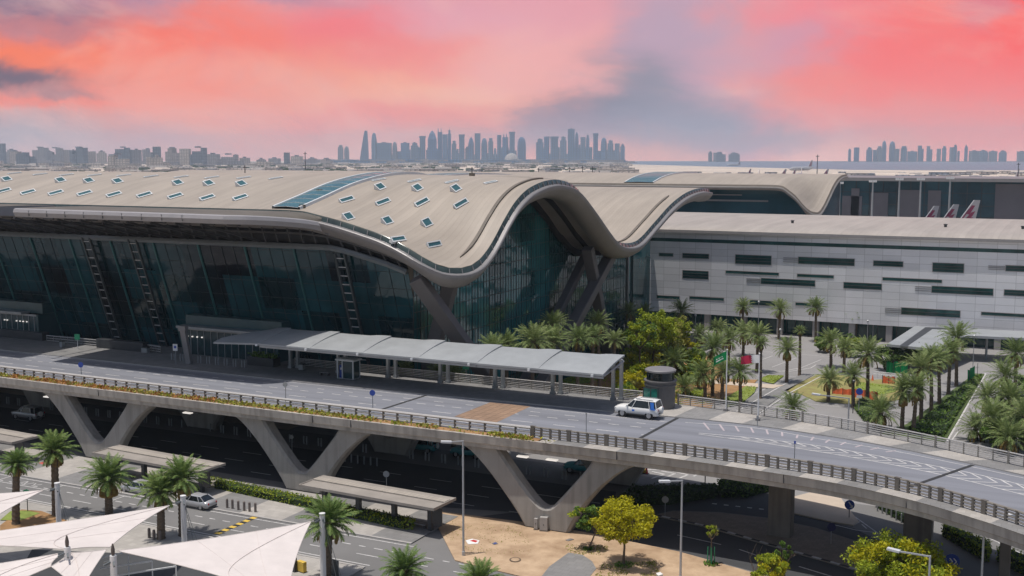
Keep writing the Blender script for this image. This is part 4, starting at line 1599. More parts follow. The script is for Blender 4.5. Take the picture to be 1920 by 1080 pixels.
# parked aircraft, mostly hidden behind the roof
def aircraft(px, py_tip, V, hd, label, z_tip=17.0, small=False, grp='aircraft parked on the apron'):
    p = AV(px, py_tip, V)
    k = p.z / 17.0 if not small else z_tip / 17.0
    t = thing('airliner', label, 'airliner', (p.x, p.y, 0), hd, grp)
    t.scale = (k, k, k)
    body = MB()
    n = 14
    rows = []
    for x, r, zc in ((-4, 0.3, 6.4), (-1, 1.1, 6.0), (4, 2.2, 5.3), (10, 2.9, 4.8), (40, 2.95, 4.7), (50, 2.8, 4.6), (55, 1.9, 4.3), (58, 0.4, 4.0)):
        rows.append([(x, r * math.cos(2 * PI * j / n), zc + r * math.sin(2 * PI * j / n)) for j in range(n)])
    body.grid(rows, closed=True)
    body.build('fuselage', 'plane_body', t, smooth=True, local=True)
    f = MB()
    poly = [(-1.2, 16.9), (1.8, 17.0), (10.5, 7.0), (1.5, 6.6)]
    for s in (-0.22, 0.22):
        q = [(x, s, z) for x, z in poly]
        f.face(q if s < 0 else list(reversed(q)))
    for a, c in zip(poly, poly[1:] + poly[:1]):
        f.face([(a[0], -0.22, a[1]), (c[0], -0.22, c[1]), (c[0], 0.22, c[1]), (a[0], 0.22, a[1])])
    fin = f.build('tail_fin', 'plane_body', t, local=True)
    m = MB()
    for s in (-0.24, 0.24):
        for pl_ in ([(1.2, 14.8), (3.0, 14.9), (6.0, 11.6), (4.0, 11.2)], [(1.0, 12.6), (3.2, 12.0), (6.5, 9.0), (2.6, 10.4)], [(2.0, 10.0), (4.4, 10.2), (9.0, 7.4), (5.0, 7.2)], [(3.9, 13.3), (4.6, 13.4), (8.2, 9.2), (7.0, 9.6)]):
            m.face([(x, s, z) for x, z in pl_])
    m.build('emblem', 'plane_maroon', fin, local=True)
    w = MB()
    for s in (-1, 1):
        w.prism([(0.5, s * 0.8), (5, s * 0.8), (1.8, s * 9), (-0.4, s * 9)], 6.2, 6.45)
        w.prism([(22, s * 2.5), (34, s * 2.5), (20, s * 29), (17.5, s * 29)], 4.0, 4.5)
    w.build('wing', 'plane_body', t, local=True)
    return t
hd = HEAD + R(180) + R(20)
aircraft(1757, 386, 560, hd, 'grey airliner tail fin with maroon emblem, leftmost of the three by the lamp mast')
aircraft(1794, 383, 556, hd, 'airliner tail fin with maroon emblem, middle one of the three by the concourse')
aircraft(1833, 375, 552, hd, 'grey airliner tail fin with maroon emblem, tallest and rightmost of the three by the concourse')
aircraft(1523, 300, 3000, hd + 0.4, 'dark tail of a distant airliner standing above the far roof line', grp='airliners far across the airfield')
for i, (px, py) in enumerate(((1388, 303), (1408, 316), (1424, 318), (1474, 317), (1492, 316), (1504, 314), (1553, 317), (1911, 317), (1104, 322), (1160, 321), (1186, 322))):
    aircraft(px, py, 21 * F_PX / (py - 293.5), hd + 0.4 * (i % 3), 'tiny airliner tail far across the airfield, %s from the left of the row' % ORD[[3, 4, 5, 6, 7, 8, 9, 10, 0, 1, 2][i]], grp='airliners far across the airfield')
# ground vehicles and small buildings by the concourse
for i, (xa, xb, ya, yb) in enumerate(((1838, 1868, 393, 400), (1882, 1897, 392, 400), (1901, 1917, 394, 400))):
    a, c = AV(xa, yb, 600), AV(xb, ya, 600)
    t = thing('service_truck', 'white airside service truck by the concourse, %s from the left' % ORD[i], 'truck', (a.x, 600, 0), group='airside trucks')
    b = MB()
    b.box(a.x, c.x - 1.6, 598, 601, 1.2, 4.4)
    b.build('cargo_box', 'roof_white', t)
    b = MB()
    b.box(c.x - 1.5, c.x, 598.2, 600.8, 0.8, 3.2)
    b.build('cab', 'car_white', t)
    b = MB()
    for x in (a.x + 1.2, c.x - 1.0):
        b.tube([(x, 597.95, 0.6), (x, 601.05, 0.6)], 0.6, n=10)
    b.build('wheel', 'tyre', t)

# ------------------------------------------------------------------ skyline across the bay
def tower(x0, x1, yt, shape, D, label, cat, group, mat, yb=304.0, depth=0.8, tint=None):
    a, c = AD(x0, 304, D), AD(x1, 304, D)
    w = (c - a).length
    ctr = (a + c) / 2
    h = AD((x0 + x1) / 2, yt, D).z
    ra = 0.0 if shape in ('dome', 'sail') else ((x0 * 7.31) % 1.0 - 0.5) * 0.9
    w = w / (abs(math.cos(ra)) + depth * abs(math.sin(ra)))
    t = thing('tower' if cat == 'tower' else 'building', label, cat, (ctr.x, ctr.y, 0), HEAD + ra, group)
    dp = w * depth
    b = MB()
    hw = w / 2
    def slab(xa, xb, z0, z1, d=dp):
        b.box(xa, xb, -d / 2, d / 2, z0, z1)
    def taper(prof):
        rows = []
        for f, k in prof:
            rows.append([(-hw * f, -dp / 2 * f, h * k), (hw * f, -dp / 2 * f, h * k), (hw * f, dp / 2 * f, h * k), (-hw * f, dp / 2 * f, h * k)])
        b.grid(rows, closed=True)
        b.face(rows[-1])
    if cat == 'building' and hw > 28:
        rn = random.Random(int(x0 * 10))
        n = rn.choice([3, 4, 5])
        cuts = sorted([-hw, hw] + [rn.uniform(-hw * 0.85, hw * 0.85) for _ in range(n - 1)])
        tall = rn.randrange(n)
        for k in range(n):
            hk = h if k == tall else h * rn.uniform(0.55, 0.93)
            slab(cuts[k] + 0.05 * k, cuts[k + 1] + 0.04 * k, 0, hk, dp * rn.uniform(0.7, 1.0))
            if rn.random() < 0.6:
                m = (cuts[k] + cuts[k + 1]) / 2
                b.box(m - 4, m + 3, -3, 3, hk + 0.01, hk + rn.uniform(2, 5))
    elif shape == 'slab':
        slab(-hw, hw, 0, h)
    elif shape == 'step':
        slab(-hw, hw, 0, h * 0.86)
        slab(-hw * 0.6, hw * 0.7, h * 0.86, h)
    elif shape == 'stepl':
        slab(-hw, hw * 0.2, 0, h)
        slab(hw * 0.2 + 0.1, hw, 0, h * 0.8, dp * 0.9)
    elif shape == 'cap':
        slab(-hw * 0.86, hw * 0.86, 0, h * 0.93)
        slab(-hw, hw, h * 0.93, h, dp * 1.1)
    elif shape == 'bullet':
        taper([(1, 0), (1, 0.62), (0.95, 0.74), (0.84, 0.85), (0.62, 0.94), (0.25, 1.0)])
    elif shape == 'sail':
        rows = []
        for k, xl in ((0, -1), (0.25, -0.72), (0.5, -0.42), (0.75, -0.1), (0.93, 0.15), (1.0, 0.3)):
            xr = 1.0 - 0.25 * k * k
            rows.append([(hw * xl, -dp / 2, h * k), (hw * xr, -dp / 2, h * k), (hw * xr, dp / 2, h * k), (hw * xl, dp / 2, h * k)])
        b.grid(rows, closed=True)
        b.face(rows[-1])
    elif shape == 'pitch':
        slab(-hw, hw, 0, h * 0.72)
        taper([(1, 0.721), (0.8, 0.8), (0.62, 0.9), (0.1, 1.0)])
    elif shape == 'spire':
        slab(-hw, hw, 0, h * 0.82)
        slab(-hw * 0.55, hw * 0.55, h * 0.82, h * 0.92)
        b.tube([(0, 0, h * 0.92), (0, 0, h)], [hw * 0.18, hw * 0.05], n=6)
    elif shape == 'horn':
        slab(-hw, hw, 0, h * 0.88)
        for s in (-0.75, 0.55):
            b.tube([(hw * s, 0, h * 0.88), (hw * s, 0, h)], [hw * 0.25, hw * 0.12], n=6)
    elif shape == 'dome':
        rows = []
        for k in range(8):
            a_ = k / 7 * PI / 2
            rows.append([(hw * math.cos(a_) * math.cos(2 * PI * j / 20), hw * math.cos(a_) * math.sin(2 * PI * j / 20), h * math.sin(a_)) for j in range(20)])
        b.grid(rows, closed=True)
    b.build('facade', mat, t, local=True)
    if shape in ('slab', 'step', 'stepl') and w > 45:
        r = MB()
        r.box(-hw * 0.35, hw * 0.25, -dp * 0.25, dp * 0.25, h + 0.01, h + 6)
        r.build('plant_room', 'tower_facade_3', t, local=True)
    return t
SHAPE_WORD = {'slab': 'flat topped', 'step': 'stepped top', 'stepl': 'two level', 'cap': 'capped', 'bullet': 'round shouldered', 'sail': 'sail shaped tapering', 'pitch': 'pointed roof', 'spire': 'spired', 'horn': 'twin horned', 'dome': 'domed'}
WB = [(634, 644, 272, 'step', 3), (645.5, 655, 274, 'bullet', 3), (675, 691, 245, 'sail', 0), (697, 707, 249, 'bullet', 1), (708, 734, 268, 'slab', 1), (736, 745, 266, 'bullet', 3),
      (752, 768, 268, 'slab', 0), (770, 785, 268, 'step', 1), (786, 799, 255, 'cap', 0), (802, 819.5, 245, 'pitch', 2), (821, 829.5, 240, 'horn', 2), (830, 839.5, 252, 'slab', 0),
      (840, 846, 239, 'spire', 2), (847, 856, 264, 'step', 1), (860, 872, 252, 'cap', 0), (878, 889, 257, 'pitch', 2), (890, 901, 250, 'slab', 0), (902.5, 914, 259, 'bullet', 0),
      (915.5, 925, 259, 'step', 1), (932, 940, 253, 'slab', 0), (942, 953, 251, 'horn', 2), (954.5, 966, 247, 'cap', 0), (970, 986, 257, 'bullet', 2), (926, 931, 277, 'bullet', 1),
      (1005, 1019, 261, 'step', 0), (1020, 1030, 256, 'slab', 2), (1031, 1047, 256, 'cap', 0), (1050, 1062, 257, 'step', 1), (1064.5, 1077, 242, 'slab', 0), (1077.5, 1084.5, 248, 'bullet', 2),
      (1088, 1098, 257, 'slab', 1), (1098.5, 1105, 249, 'spire', 0), (1111, 1122, 250, 'cap', 2), (1126, 1138, 258, 'bullet', 0), (1138.5, 1150, 263, 'step', 1), (1152, 1162, 269, 'slab', 1), (1163, 1171, 268, 'spire', 0),
      (1106, 1110.5, 276, 'slab', 1), (1085, 1088, 271, 'slab', 2), (856.5, 860, 279, 'slab', 1)]
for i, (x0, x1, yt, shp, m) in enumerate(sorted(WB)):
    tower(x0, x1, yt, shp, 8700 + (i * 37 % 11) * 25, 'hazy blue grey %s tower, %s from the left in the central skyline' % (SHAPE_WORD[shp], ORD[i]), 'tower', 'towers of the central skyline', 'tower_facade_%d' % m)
tower(945, 973, 287, 'dome', 8300, 'sand coloured dome in front of the central skyline towers', 'dome', None, 'block_facade_3')
RT = [(1590, 1595, 277, 'spire', 1), (1600, 1611, 276.5, 'slab', 2), (1623, 1636, 277, 'step', 2), (1636.5, 1643, 281, 'slab', 1), (1644, 1652, 274, 'step', 3), (1653, 1660.5, 264, 'bullet', 0), (1667, 1677, 265, 'bullet', 0),
      (1677.5, 1685, 279, 'slab', 3), (1689, 1699, 274, 'step', 1), (1700, 1720, 284, 'slab', 1), (1721, 1730, 273, 'stepl', 0), (1736, 1748, 274, 'stepl', 1), (1755, 1764, 279, 'slab', 3), (1765, 1774, 274, 'step', 1),
      (1780, 1787, 276, 'slab', 3), (1787.5, 1793, 269, 'spire', 0), (1794, 1799, 283, 'slab', 1), (1807, 1814, 270, 'spire', 0), (1818, 1834, 283, 'slab', 3), (1835, 1851, 282.5, 'step', 1), (1852, 1870, 283.5, 'slab', 3), (1871, 1888, 283, 'step', 1), (1908, 1922, 284, 'slab', 3)]
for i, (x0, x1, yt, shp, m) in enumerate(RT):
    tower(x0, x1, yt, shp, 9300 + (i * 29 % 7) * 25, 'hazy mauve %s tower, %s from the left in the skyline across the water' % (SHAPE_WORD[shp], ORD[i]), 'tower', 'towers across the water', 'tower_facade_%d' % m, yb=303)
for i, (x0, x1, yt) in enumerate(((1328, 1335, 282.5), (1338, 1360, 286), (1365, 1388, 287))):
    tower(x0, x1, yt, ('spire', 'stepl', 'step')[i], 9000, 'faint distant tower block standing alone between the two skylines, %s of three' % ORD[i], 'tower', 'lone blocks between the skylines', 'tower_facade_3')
LB = [(0, 12, 269, 'slab', 2, 6200), (13, 32, 281, 'step', 1, 6500), (34, 66, 288, 'slab', 2, 5200), (62, 92, 277, 'step', 1, 6600), (92, 117, 278, 'stepl', 1, 6400), (118, 133, 281, 'slab', 0, 6500), (133, 165, 277, 'step', 2, 5600),
      (165.5, 181, 284, 'slab', 0, 6000), (181.5, 201, 284, 'step', 3, 6300), (205, 217, 289, 'slab', 1, 6300), (218, 246, 277, 'step', 2, 5600), (246.5, 267, 281, 'slab', 1, 5700), (269, 287, 280, 'stepl', 1, 5900), (287.5, 302, 275, 'slab', 2, 5300),
      (276, 304, 290, 'slab', 3, 4600), (310, 338, 278, 'step', 0, 5400), (338.5, 357, 279, 'slab', 3, 5100), (357.5, 387, 277, 'step', 2, 4900), (388, 412, 289, 'slab', 1, 5200), (412.5, 446, 290, 'step', 1, 5300), (448, 470, 296, 'slab', 0, 5800),
      (532, 544, 286, 'slab', 2, 5200), (546, 568, 293, 'slab', 3, 5400), (575, 596, 297, 'step', 1, 6000), (600, 625, 298, 'slab', 0, 6200), (480, 500, 298, 'step', 0, 6000), (504, 526, 297, 'slab', 1, 5900), (20, 40, 284, 'slab', 0, 5800), (205, 240, 290, 'slab', 3, 4500)]
for i, (x0, x1, yt, shp, m, D) in enumerate(sorted(LB)):
    tower(x0, x1, yt, shp, D, 'hazy %s city block %s, %s from the left above the roof' % (SHAPE_WORD[shp], ('greyish beige', 'grey', 'slate blue', 'pale beige')[m] if m != 0 else 'beige grey', ORD[i]), 'building', 'city blocks on the left horizon', 'block_facade_%d' % (m if m else 0), depth=0.7)
# low-rise city and airport sheds: too many to count, one mass
rr = random.Random(5)
b = MB()
for i in range(620):
    x = rr.uniform(-60, 1180)
    D = rr.uniform(2300, 6800)
    q = AD(x, 300, D)
    w = rr.uniform(14, 60) * (0.6 + D / 7000)
    h = rr.choice([4, 5, 5, 6, 8]) * rr.uniform(0.7, 1.3) * (1.0 + (D > 4500) * (x < 560) * rr.uniform(0, 1.4))
    b.mi_ = rr.choice([0, 0, 1, 3, 3, 4])
    b.obox((q.x, q.y, h / 2), w, rr.uniform(14, 40), h, rz=HEAD + rr.uniform(-0.3, 0.3), mi=b.mi_)
for i in range(150):
    x = rr.uniform(1150, 1960)
    D = rr.uniform(1300, 2700)
    q = AD(x, 300, D)
    h = rr.choice([2, 3, 3, 4, 6])
    b.obox((q.x, q.y, h / 2), rr.uniform(8, 40), rr.uniform(10, 30), h, rz=HEAD + rr.uniform(-0.3, 0.3), mi=rr.choice([0, 1, 1, 2, 3, 4]))
o = b.build('lowrise_city', ['block_facade_0', 'block_facade_1', 'block_facade_2', 'block_facade_3', 'roof_white'])
tag(o, 'low hazy town of pale sheds and houses spread below the skyline', 'town', None, 'stuff')
b = MB()
for i in range(150):
    x = rr.uniform(-60, 1150)
    D = rr.uniform(2600, 6400)
    q = AD(x, 300, D)
    for k in range(6):
        r = rr.uniform(3, 7)
        b.obox((q.x + rr.uniform(-30, 30), q.y + rr.uniform(-10, 10), r * 0.5), r * 2, r * 1.6, r * rr.uniform(0.5, 1.0), rz=rr.uniform(0, 3))
o = b.build('far_trees', 'leaf_dark')
tag(o, 'dark far off tree belts between the sheds on the horizon', 'trees', None, 'stuff')
b = MB()
for i in range(46):
    x = rr.uniform(737, 1168)
    if 988 < x < 1006: continue
    D = rr.uniform(8950, 9150)
    q = AD(x, 300, D)
    h = rr.uniform(45, 120)
    b.obox((q.x, q.y, h / 2), rr.uniform(30, 62), 30, h, rz=HEAD, mi=rr.randrange(3))
for i in range(260):
    x = rr.uniform(560, 1180)
    D = rr.uniform(6800, 8600)
    q = AD(x, 300, D)
    h = rr.uniform(6, 22)
    b.obox((q.x, q.y, h / 2), rr.uniform(30, 110), 30, h, rz=HEAD, mi=rr.choice([0, 1, 3, 3, 4]))
o = b.build('skyline_blocks', ['tower_facade_0', 'tower_facade_1', 'tower_facade_2', 'block_facade_1', 'block_facade_0'])
tag(o, 'mass of lower blocks filling in between and in front of the central skyline towers', 'blocks', None, 'stuff')
# thin masts rising from the ridge and the field
for i, (px, yt, yb, D) in enumerate(((885, 313, 336, 300), (459, 310, 327, 320), (470, 318, 328, 900), (1533, 290, 322, 1500), (572, 285, 310, 1800), (1910, 305, 322, 1500), (1092, 311, 326, 900), (1111, 312, 327, 900), (1068, 313, 326, 900), (1010, 314, 325, 900))):
    p = AD(px, yt, D)
    t = thing('antenna_mast', 'thin dark mast rising above the roof line, %s from the left' % ORD[[4, 0, 1, 8, 2, 9, 6, 7, 5, 3][i] if False else sorted([885, 459, 470, 1533, 572, 1910, 1092, 1111, 1068, 1010]).index(px)], 'mast', (p.x, p.y, 0), group='thin masts along the roof line')
    b = MB()
    w = 0.10 * D / 300 if D > 350 else 0.13
    b.tube([(p.x, p.y, 0), (p.x, p.y, p.z)], [w * 1.3, w], n=6)
    b.build('pole', 'dark_steel', t)
    b = MB()
    b.obox((p.x, p.y, p.z - w * 4), w * 9, w * 2, w * 1.5)
    b.build('crossbar', 'dark_steel', t)
# ------------------------------------------------------------------ elevated road
DZ = 9.3
def vec2(l):
    return [Vector((x, y, 0)) for x, y in l]
OUT = vec2([(-230, 102.7), (-150, 102.7), (-90, 102.7), (-60, 102.75), (-48, 102.95), (-39.9, 103.0), (-32.9, 102.9), (-26.6, 102.5), (-19.8, 101.7), (-15.0, 100.5), (-10.4, 98.6), (-5.8, 95.9), (-2.7, 93.7), (2, 90.0), (7, 85.3), (12, 79.5)])
INN = vec2([(-230, 127.0), (-150, 127.0), (-90, 126.6), (-60, 126.6), (-48, 126.5), (-41.7, 126.2), (-32.4, 124.9), (-24.1, 123.0), (-18.2, 121.0), (-12.7, 118.7), (-7.6, 116.2), (-3.6, 114.3), (0, 112.3), (6, 108.6), (13, 103.5), (21, 96.5)])
KRB = vec2([(-230, 117.4), (-150, 117.4), (-90, 117.3), (-70, 117.7), (-56.3, 118.6), (-45.5, 118.9), (-39.2, 119.5), (-31.2, 119.6), (-23.2, 118.4), (-17.7, 117.1), (-12.4, 115.2), (-7.4, 113.0), (-3.5, 111.2), (0, 109.2), (6, 105.3), (12.5, 100), (20, 93)])
def dense(p):
    return resample(catmull(p, 10), 0.5)
def pair(A, B, n):
    # matched samples of two edges, cut where rays from the curve centre cross them
    a = resample(A, 0.2); c = resample(B, 0.2)
    out = []
    for k in range(n + 1):
        t = k / n
        # parameter by u on the straight, by arc fraction on the bend
        out.append((t,))
    return out
Od, Id, Kd = dense(OUT), dense(INN), dense(KRB)
def at_x(P, x):
    for p, q in zip(P, P[1:]):
        if p.x <= x <= q.x:
            t = (x - p.x) / max(1e-9, q.x - p.x)
            return p.lerp(q, t)
    return P[-1].copy() if x > P[-1].x else P[0].copy()
# cross-lines: on the bend they fan out from the outer edge
def xin(xo):
    return xo + 0.0 if xo < -50 else xo + 9.0 * ((xo + 50) / 62.0) ** 1.0
XS = [-230, -190, -160, -140, -120, -100, -85, -70, -60] + [-50 + 1.0 * k for k in range(63)]
XS = [x for x in XS if x <= 11.5]
sec = [(at_x(Od, x), at_x(Kd, min(x + 0.55 * (xin(x) - x), 19.5)), at_x(Id, min(xin(x), 20.5))) for x in XS]
OV = thing('overpass', 'curved concrete overpass on V shaped piers carrying the empty departures road', 'overpass', (-60, 110, 0))
b = MB()
rows = []
for o, k, i in sec:
    d = (i - o).normalized()
    P = lambda p, off, z: (p.x + d.x * off, p.y + d.y * off, z)
    rows.append([P(i, 0.25, DZ - 0.02), P(o, 0.02, DZ - 0.02), P(o, -0.10, DZ + 0.12), P(o, -0.42, DZ + 0.10), P(o, -0.34, DZ - 0.74), P(o, -0.16, DZ - 0.78), P(o, -0.10, DZ - 1.26), P(o, 0.6, DZ - 1.36),
                 P(o, 5.0, DZ - 1.40), P(i, -4.5, DZ - 1.40), P(i, -1.4, DZ - 1.3), P(i, 0.25, DZ - 1.2), P(i, 0.25, DZ - 0.02)])
b.grid([list(reversed(r)) for r in rows])
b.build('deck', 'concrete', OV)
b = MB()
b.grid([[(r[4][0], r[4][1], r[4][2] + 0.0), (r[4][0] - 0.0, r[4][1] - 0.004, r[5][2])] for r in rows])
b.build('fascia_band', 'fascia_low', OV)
# joint lines in the fascia
b = MB()
for x in (-108, -75.6, -70.5, -39.5, -23, -12, 0):
    o = at_x(Od, x)
    b.box(o.x - 0.04, o.x + 0.04, o.y - 0.43, o.y - 0.2, DZ - 0.72, DZ + 0.09)
b.build('fascia_joint', 'dark_steel', OV)

def v_pier(uc, v0, v1):
    def side(pts, n=7):
        return catmull([Vector((x, 0, z)) for x, z in pts], n)
    outL = side([(-9.9, 7.98), (-8.6, 7.3), (-6.6, 5.5), (-4.6, 3.2), (-3.1, 1.3), (-2.3, 0)])
    inn = side([(-5.4, 7.98), (-4.6, 6.9), (-2.7, 4.6), (-1.1, 2.9), (-0.4, 2.4), (0.2, 2.3), (0.9, 2.7), (2.6, 4.6), (4.5, 6.9), (5.2, 7.98)])
    outR = side([(9.9, 7.98), (8.4, 7.2), (6.4, 5.5), (4.6, 3.4), (3.3, 1.4), (2.6, 0)])
    # quads between the outer outline and the inner curve
    def rs(p, n):
        return resample(p, sum((q - r).length for q, r in zip(p, p[1:])) / n)[:n + 1]
    mid = min(range(len(inn)), key=lambda k: abs(inn[k].x))
    L_in, R_in = inn[:mid + 1], list(reversed(inn[mid:]))
    n = 16
    b = MB()
    bev = 0.28
    ends = []
    for O_, I_, flip in ((outL, L_in, False), (outR, R_in, True)):
        o, i = rs(O_, n), rs(I_, n)
        rows = []
        for p, q in zip(o, i):
            d = (q - p)
            w = d.length
            d.normalize()
            e = min(bev, w * 0.2)
            ring_ = [(p.x + d.x * e, v0, p.z + d.z * e), (q.x - d.x * e, v0, q.z - d.z * e), (q.x, v0 + bev, q.z), (q.x, v1 - bev, q.z), (q.x - d.x * e, v1, q.z - d.z * e), (p.x + d.x * e, v1, p.z + d.z * e), (p.x, v1 - bev, p.z), (p.x, v0 + bev, p.z)]
            rows.append([(uc + x, y, z) for x, y, z in ring_])
        ends.append(rows[-1])
        if flip:
            rows = [list(reversed(r)) for r in rows]
        b.grid(rows, closed=True)
    # fill the foot between the two halves
    A_, B_ = ends
    b.face([A_[0], B_[0], B_[1], A_[1]])
    b.face([A_[5], A_[4], B_[4], B_[5]])
    b.face([A_[1], B_[1], B_[2], A_[2]])
    b.face([A_[4], A_[3], B_[3], B_[4]])
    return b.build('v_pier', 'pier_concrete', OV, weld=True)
for uc in (-172, -141, -109.6, -78.1, -47.6):
    v_pier(uc, 103.35, 105.1)
for uc in (-172, -141, -109.6, -78.1, -47.6):
    v_pier(uc, 121.8, 123.6)
for (x, y, w, dp) in ((-25.6, 112.6, 2.3, 1.7), (-12.6, 121.2 - 7.4, 2.6, 1.8), (-4.5, 106.5, 0.9, 0.9)):
    b = MB()
    b.box(x - w / 2, x + w / 2, y - dp / 2, y + dp / 2, 0, DZ - 1.9)
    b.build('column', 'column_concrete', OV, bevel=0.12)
# cross beams under the deck
b = MB()
u = -200
while u < -38:
    b.box(u - 0.35, u + 0.35, 107.5, 122, DZ - 2.1, DZ - 1.41)
    u += 7.8
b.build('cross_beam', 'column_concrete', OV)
b = MB()
for x, y in ((690, 799), (735, 801), (980, 856), (1035, 862), (352, 774), (90, 744)):
    p = W(x, y, DZ - 2.17)
    b.obox((p.x, p.y, DZ - 2.17), 1.2, 0.5, 0.12)
b.build('deck_lamp', 'entry_lamp', OV)

# running surface, kerb walks
b = MB()
b.grid([[(o.x + (i - o).normalized().x * 1.25, o.y + (i - o).normalized().y * 1.25, DZ), (k.x, k.y, DZ)] for o, k, i in sec])
road = structure('road', b, 'deck_asphalt')
# inner footway with alternating paver bands
b = MB()
segs = []
for (o, k, i) in sec:
    segs.append((k, i))
kp, ip = resample([s[0] for s in segs], 0.5), None
acc = 0.0
bands = []
fine = []
for (k0, i0), (k1, i1) in zip(segs, segs[1:]):
    n = max(1, int((k1 - k0).length / 0.5))
    for t in range(n):
        fine.append((k0.lerp(k1, t / n), i0.lerp(i1, t / n)))
fine.append(segs[-1])
s = 0.0
for (k0, i0), (k1, i1) in zip(fine, fine[1:]):
    s += (k1 - k0).length
    m = int(s / 3.9) % 2 if k0.x > -46 else 1
    b.face([(k0.x, k0.y, DZ + 0.13), (k1.x, k1.y, DZ + 0.13), (i1.x, i1.y, DZ + 0.13), (i0.x, i0.y, DZ + 0.13)], m)
    b.face([(k0.x, k0.y, DZ), (k1.x, k1.y, DZ), (k1.x, k1.y, DZ + 0.13), (k0.x, k0.y, DZ + 0.13)], 2)
structure('footway', b, ['paver_light', 'paver_dark', 'kerb_stone'])
# forecourt slab that joins the deck to the hall doors on the left
sheet('forecourt', [(-230, 127.02), (-97, 126.9), (-97, 131.0), (-230, 131.0)], DZ + 0.125, 'paver_dark', 0.4)
# pale strip outside the outer rail on the bend
b = MB()
s = 0.0
fo = []
for (o0, k0, i0), (o1, k1, i1) in zip(sec, sec[1:]):
    n = max(1, int((o1 - o0).length / 0.5))
    for t in range(n):
        fo.append((o0.lerp(o1, t / n), (i0 - o0).lerp(i1 - o1, t / n).normalized()))
for (p0, d0), (p1, d1) in zip(fo, fo[1:]):
    s += (p1 - p0).length
    if p0.x < -47.5:
        continue
    m = int(s / 3.6) % 2
    b.face([(p0.x - d0.x * 0.56, p0.y - d0.y * 0.56, DZ + 0.135), (p1.x - d1.x * 0.56, p1.y - d1.y * 0.56, DZ + 0.135), (p1.x + d1.x * 1.3, p1.y + d1.y * 1.3, DZ + 0.135), (p0.x + d0.x * 1.3, p0.y + d0.y * 1.3, DZ + 0.135)], m)
    b.face([(p0.x + d0.x * 1.3, p0.y + d0.y * 1.3, DZ + 0.135), (p1.x + d1.x * 1.3, p1.y + d1.y * 1.3, DZ + 0.135), (p1.x + d1.x * 1.3, p1.y + d1.y * 1.3, DZ), (p0.x + d0.x * 1.3, p0.y + d0.y * 1.3, DZ)], 2)
structure('edge_strip', b, ['paver_light', 'paver_dark', 'kerb_stone'])

# road markings on the deck
mk2 = MB()
def offs(dv, x0, x1):
    return [Vector((x, y, 0)) for x, y in [((o.x + (k - o).normalized().x * dv), (o.y + (k - o).normalized().y * dv)) for o, k, i in sec if x0 <= o.x <= x1]]
for dv, on, off in ((4.6, 2.4, 2.6), (7.6, 2.4, 2.6), (10.6, 1.2, 1.2), (12.4, 1.2, 3.0)):
    dash_line(resample(offs(dv, -180, -39.5), 0.5), on, off, 0.15, DZ + 0.006, mk2)
def run(pts, w, mi=0):
    for a, c in zip(pts, pts[1:]):
        stripe(a, c, w, DZ + 0.006, mk2, mi)
run(offs(1.9, -180, 12), 0.12)
run(offs(14.2, -180, -40), 0.12)
dash_line(resample(offs(4.9, -37, 12), 0.5), 4.6, 4.4, 0.16, DZ + 0.006, mk2)
dash_line(resample(offs(3.0, -37, 12), 0.5), 5.0, 7.0, 0.13, DZ + 0.006, mk2)
# chevron wedge
up = [W(x, y, DZ) for x, y in ((1310, 812), (1420, 822), (1536, 836), (1636, 853), (1792, 881), (1916, 909), (1990, 929))]
lo = [W(x, y, DZ) for x, y in ((1310, 814), (1420, 829), (1536, 847), (1656, 868), (1774, 892), (1916, 927), (1990, 949))]
upf, lof = resample(catmull(up), 0.5), resample(catmull(lo), 0.5)
run(upf, 0.14)
run(lof, 0.14)
n = 25
ub, lb_ = resample(upf, (sum((q - p).length for p, q in zip(upf, upf[1:]))) / n), resample(lof, (sum((q - p).length for p, q in zip(lof, lof[1:]))) / n)
for k in range(3, min(len(ub), len(lb_)) - 1):
    mid = (ub[k + 1].lerp(lb_[k + 1], 0.5))
    mid = ub[k].lerp(lb_[k], 0.42).lerp(ub[k + 1].lerp(lb_[k + 1], 0.42), 0.8)
    stripe(ub[k], mid, 0.16, DZ + 0.009, mk2)
    stripe(mid, lb_[k - 1].lerp(lb_[k], 0.1), 0.14, DZ + 0.009, mk2)
# hatched lay-by along the inner kerb
ha = [W(x, y, DZ) for x, y in ((1290, 790), (1400, 801), (1536, 821), (1680, 845))]
hb_ = [W(x, y, DZ) for x, y in ((1330, 806), (1420, 812), (1536, 828), (1690, 852))]
ha, hb_ = resample(catmull(ha), 1.7), resample(catmull(hb_), 1.55)
for a, c in zip(ha[1:], hb_):
    stripe(a, c, 0.2, DZ + 0.007, mk2, 1)
run(resample(catmull([W(x, y, DZ) for x, y in ((1285, 792), (1420, 803), (1536, 823), (1700, 850), (1960, 905))]), 0.6), 0.12, 0)
# expansion joints
for (a, c) in (((1196, 824), (1270, 784)), ((712, 769), (806, 739)), ((1706, 913), (1824, 872))):
    A, C_ = W(*a, DZ), W(*c, DZ)
    stripe(A, C_, 0.42, DZ + 0.011, mk2, 2)
mo = mk2.build('deck_marking', ['road_paint', 'pink_paint', 'black_paint'])
mo['kind'] = 'structure'
sheet('crossing', ccw([W(x, y, DZ) for x, y in ((852, 781), (919, 754.5), (995, 762), (925, 795))]), DZ + 0.012, 'brick_patch')

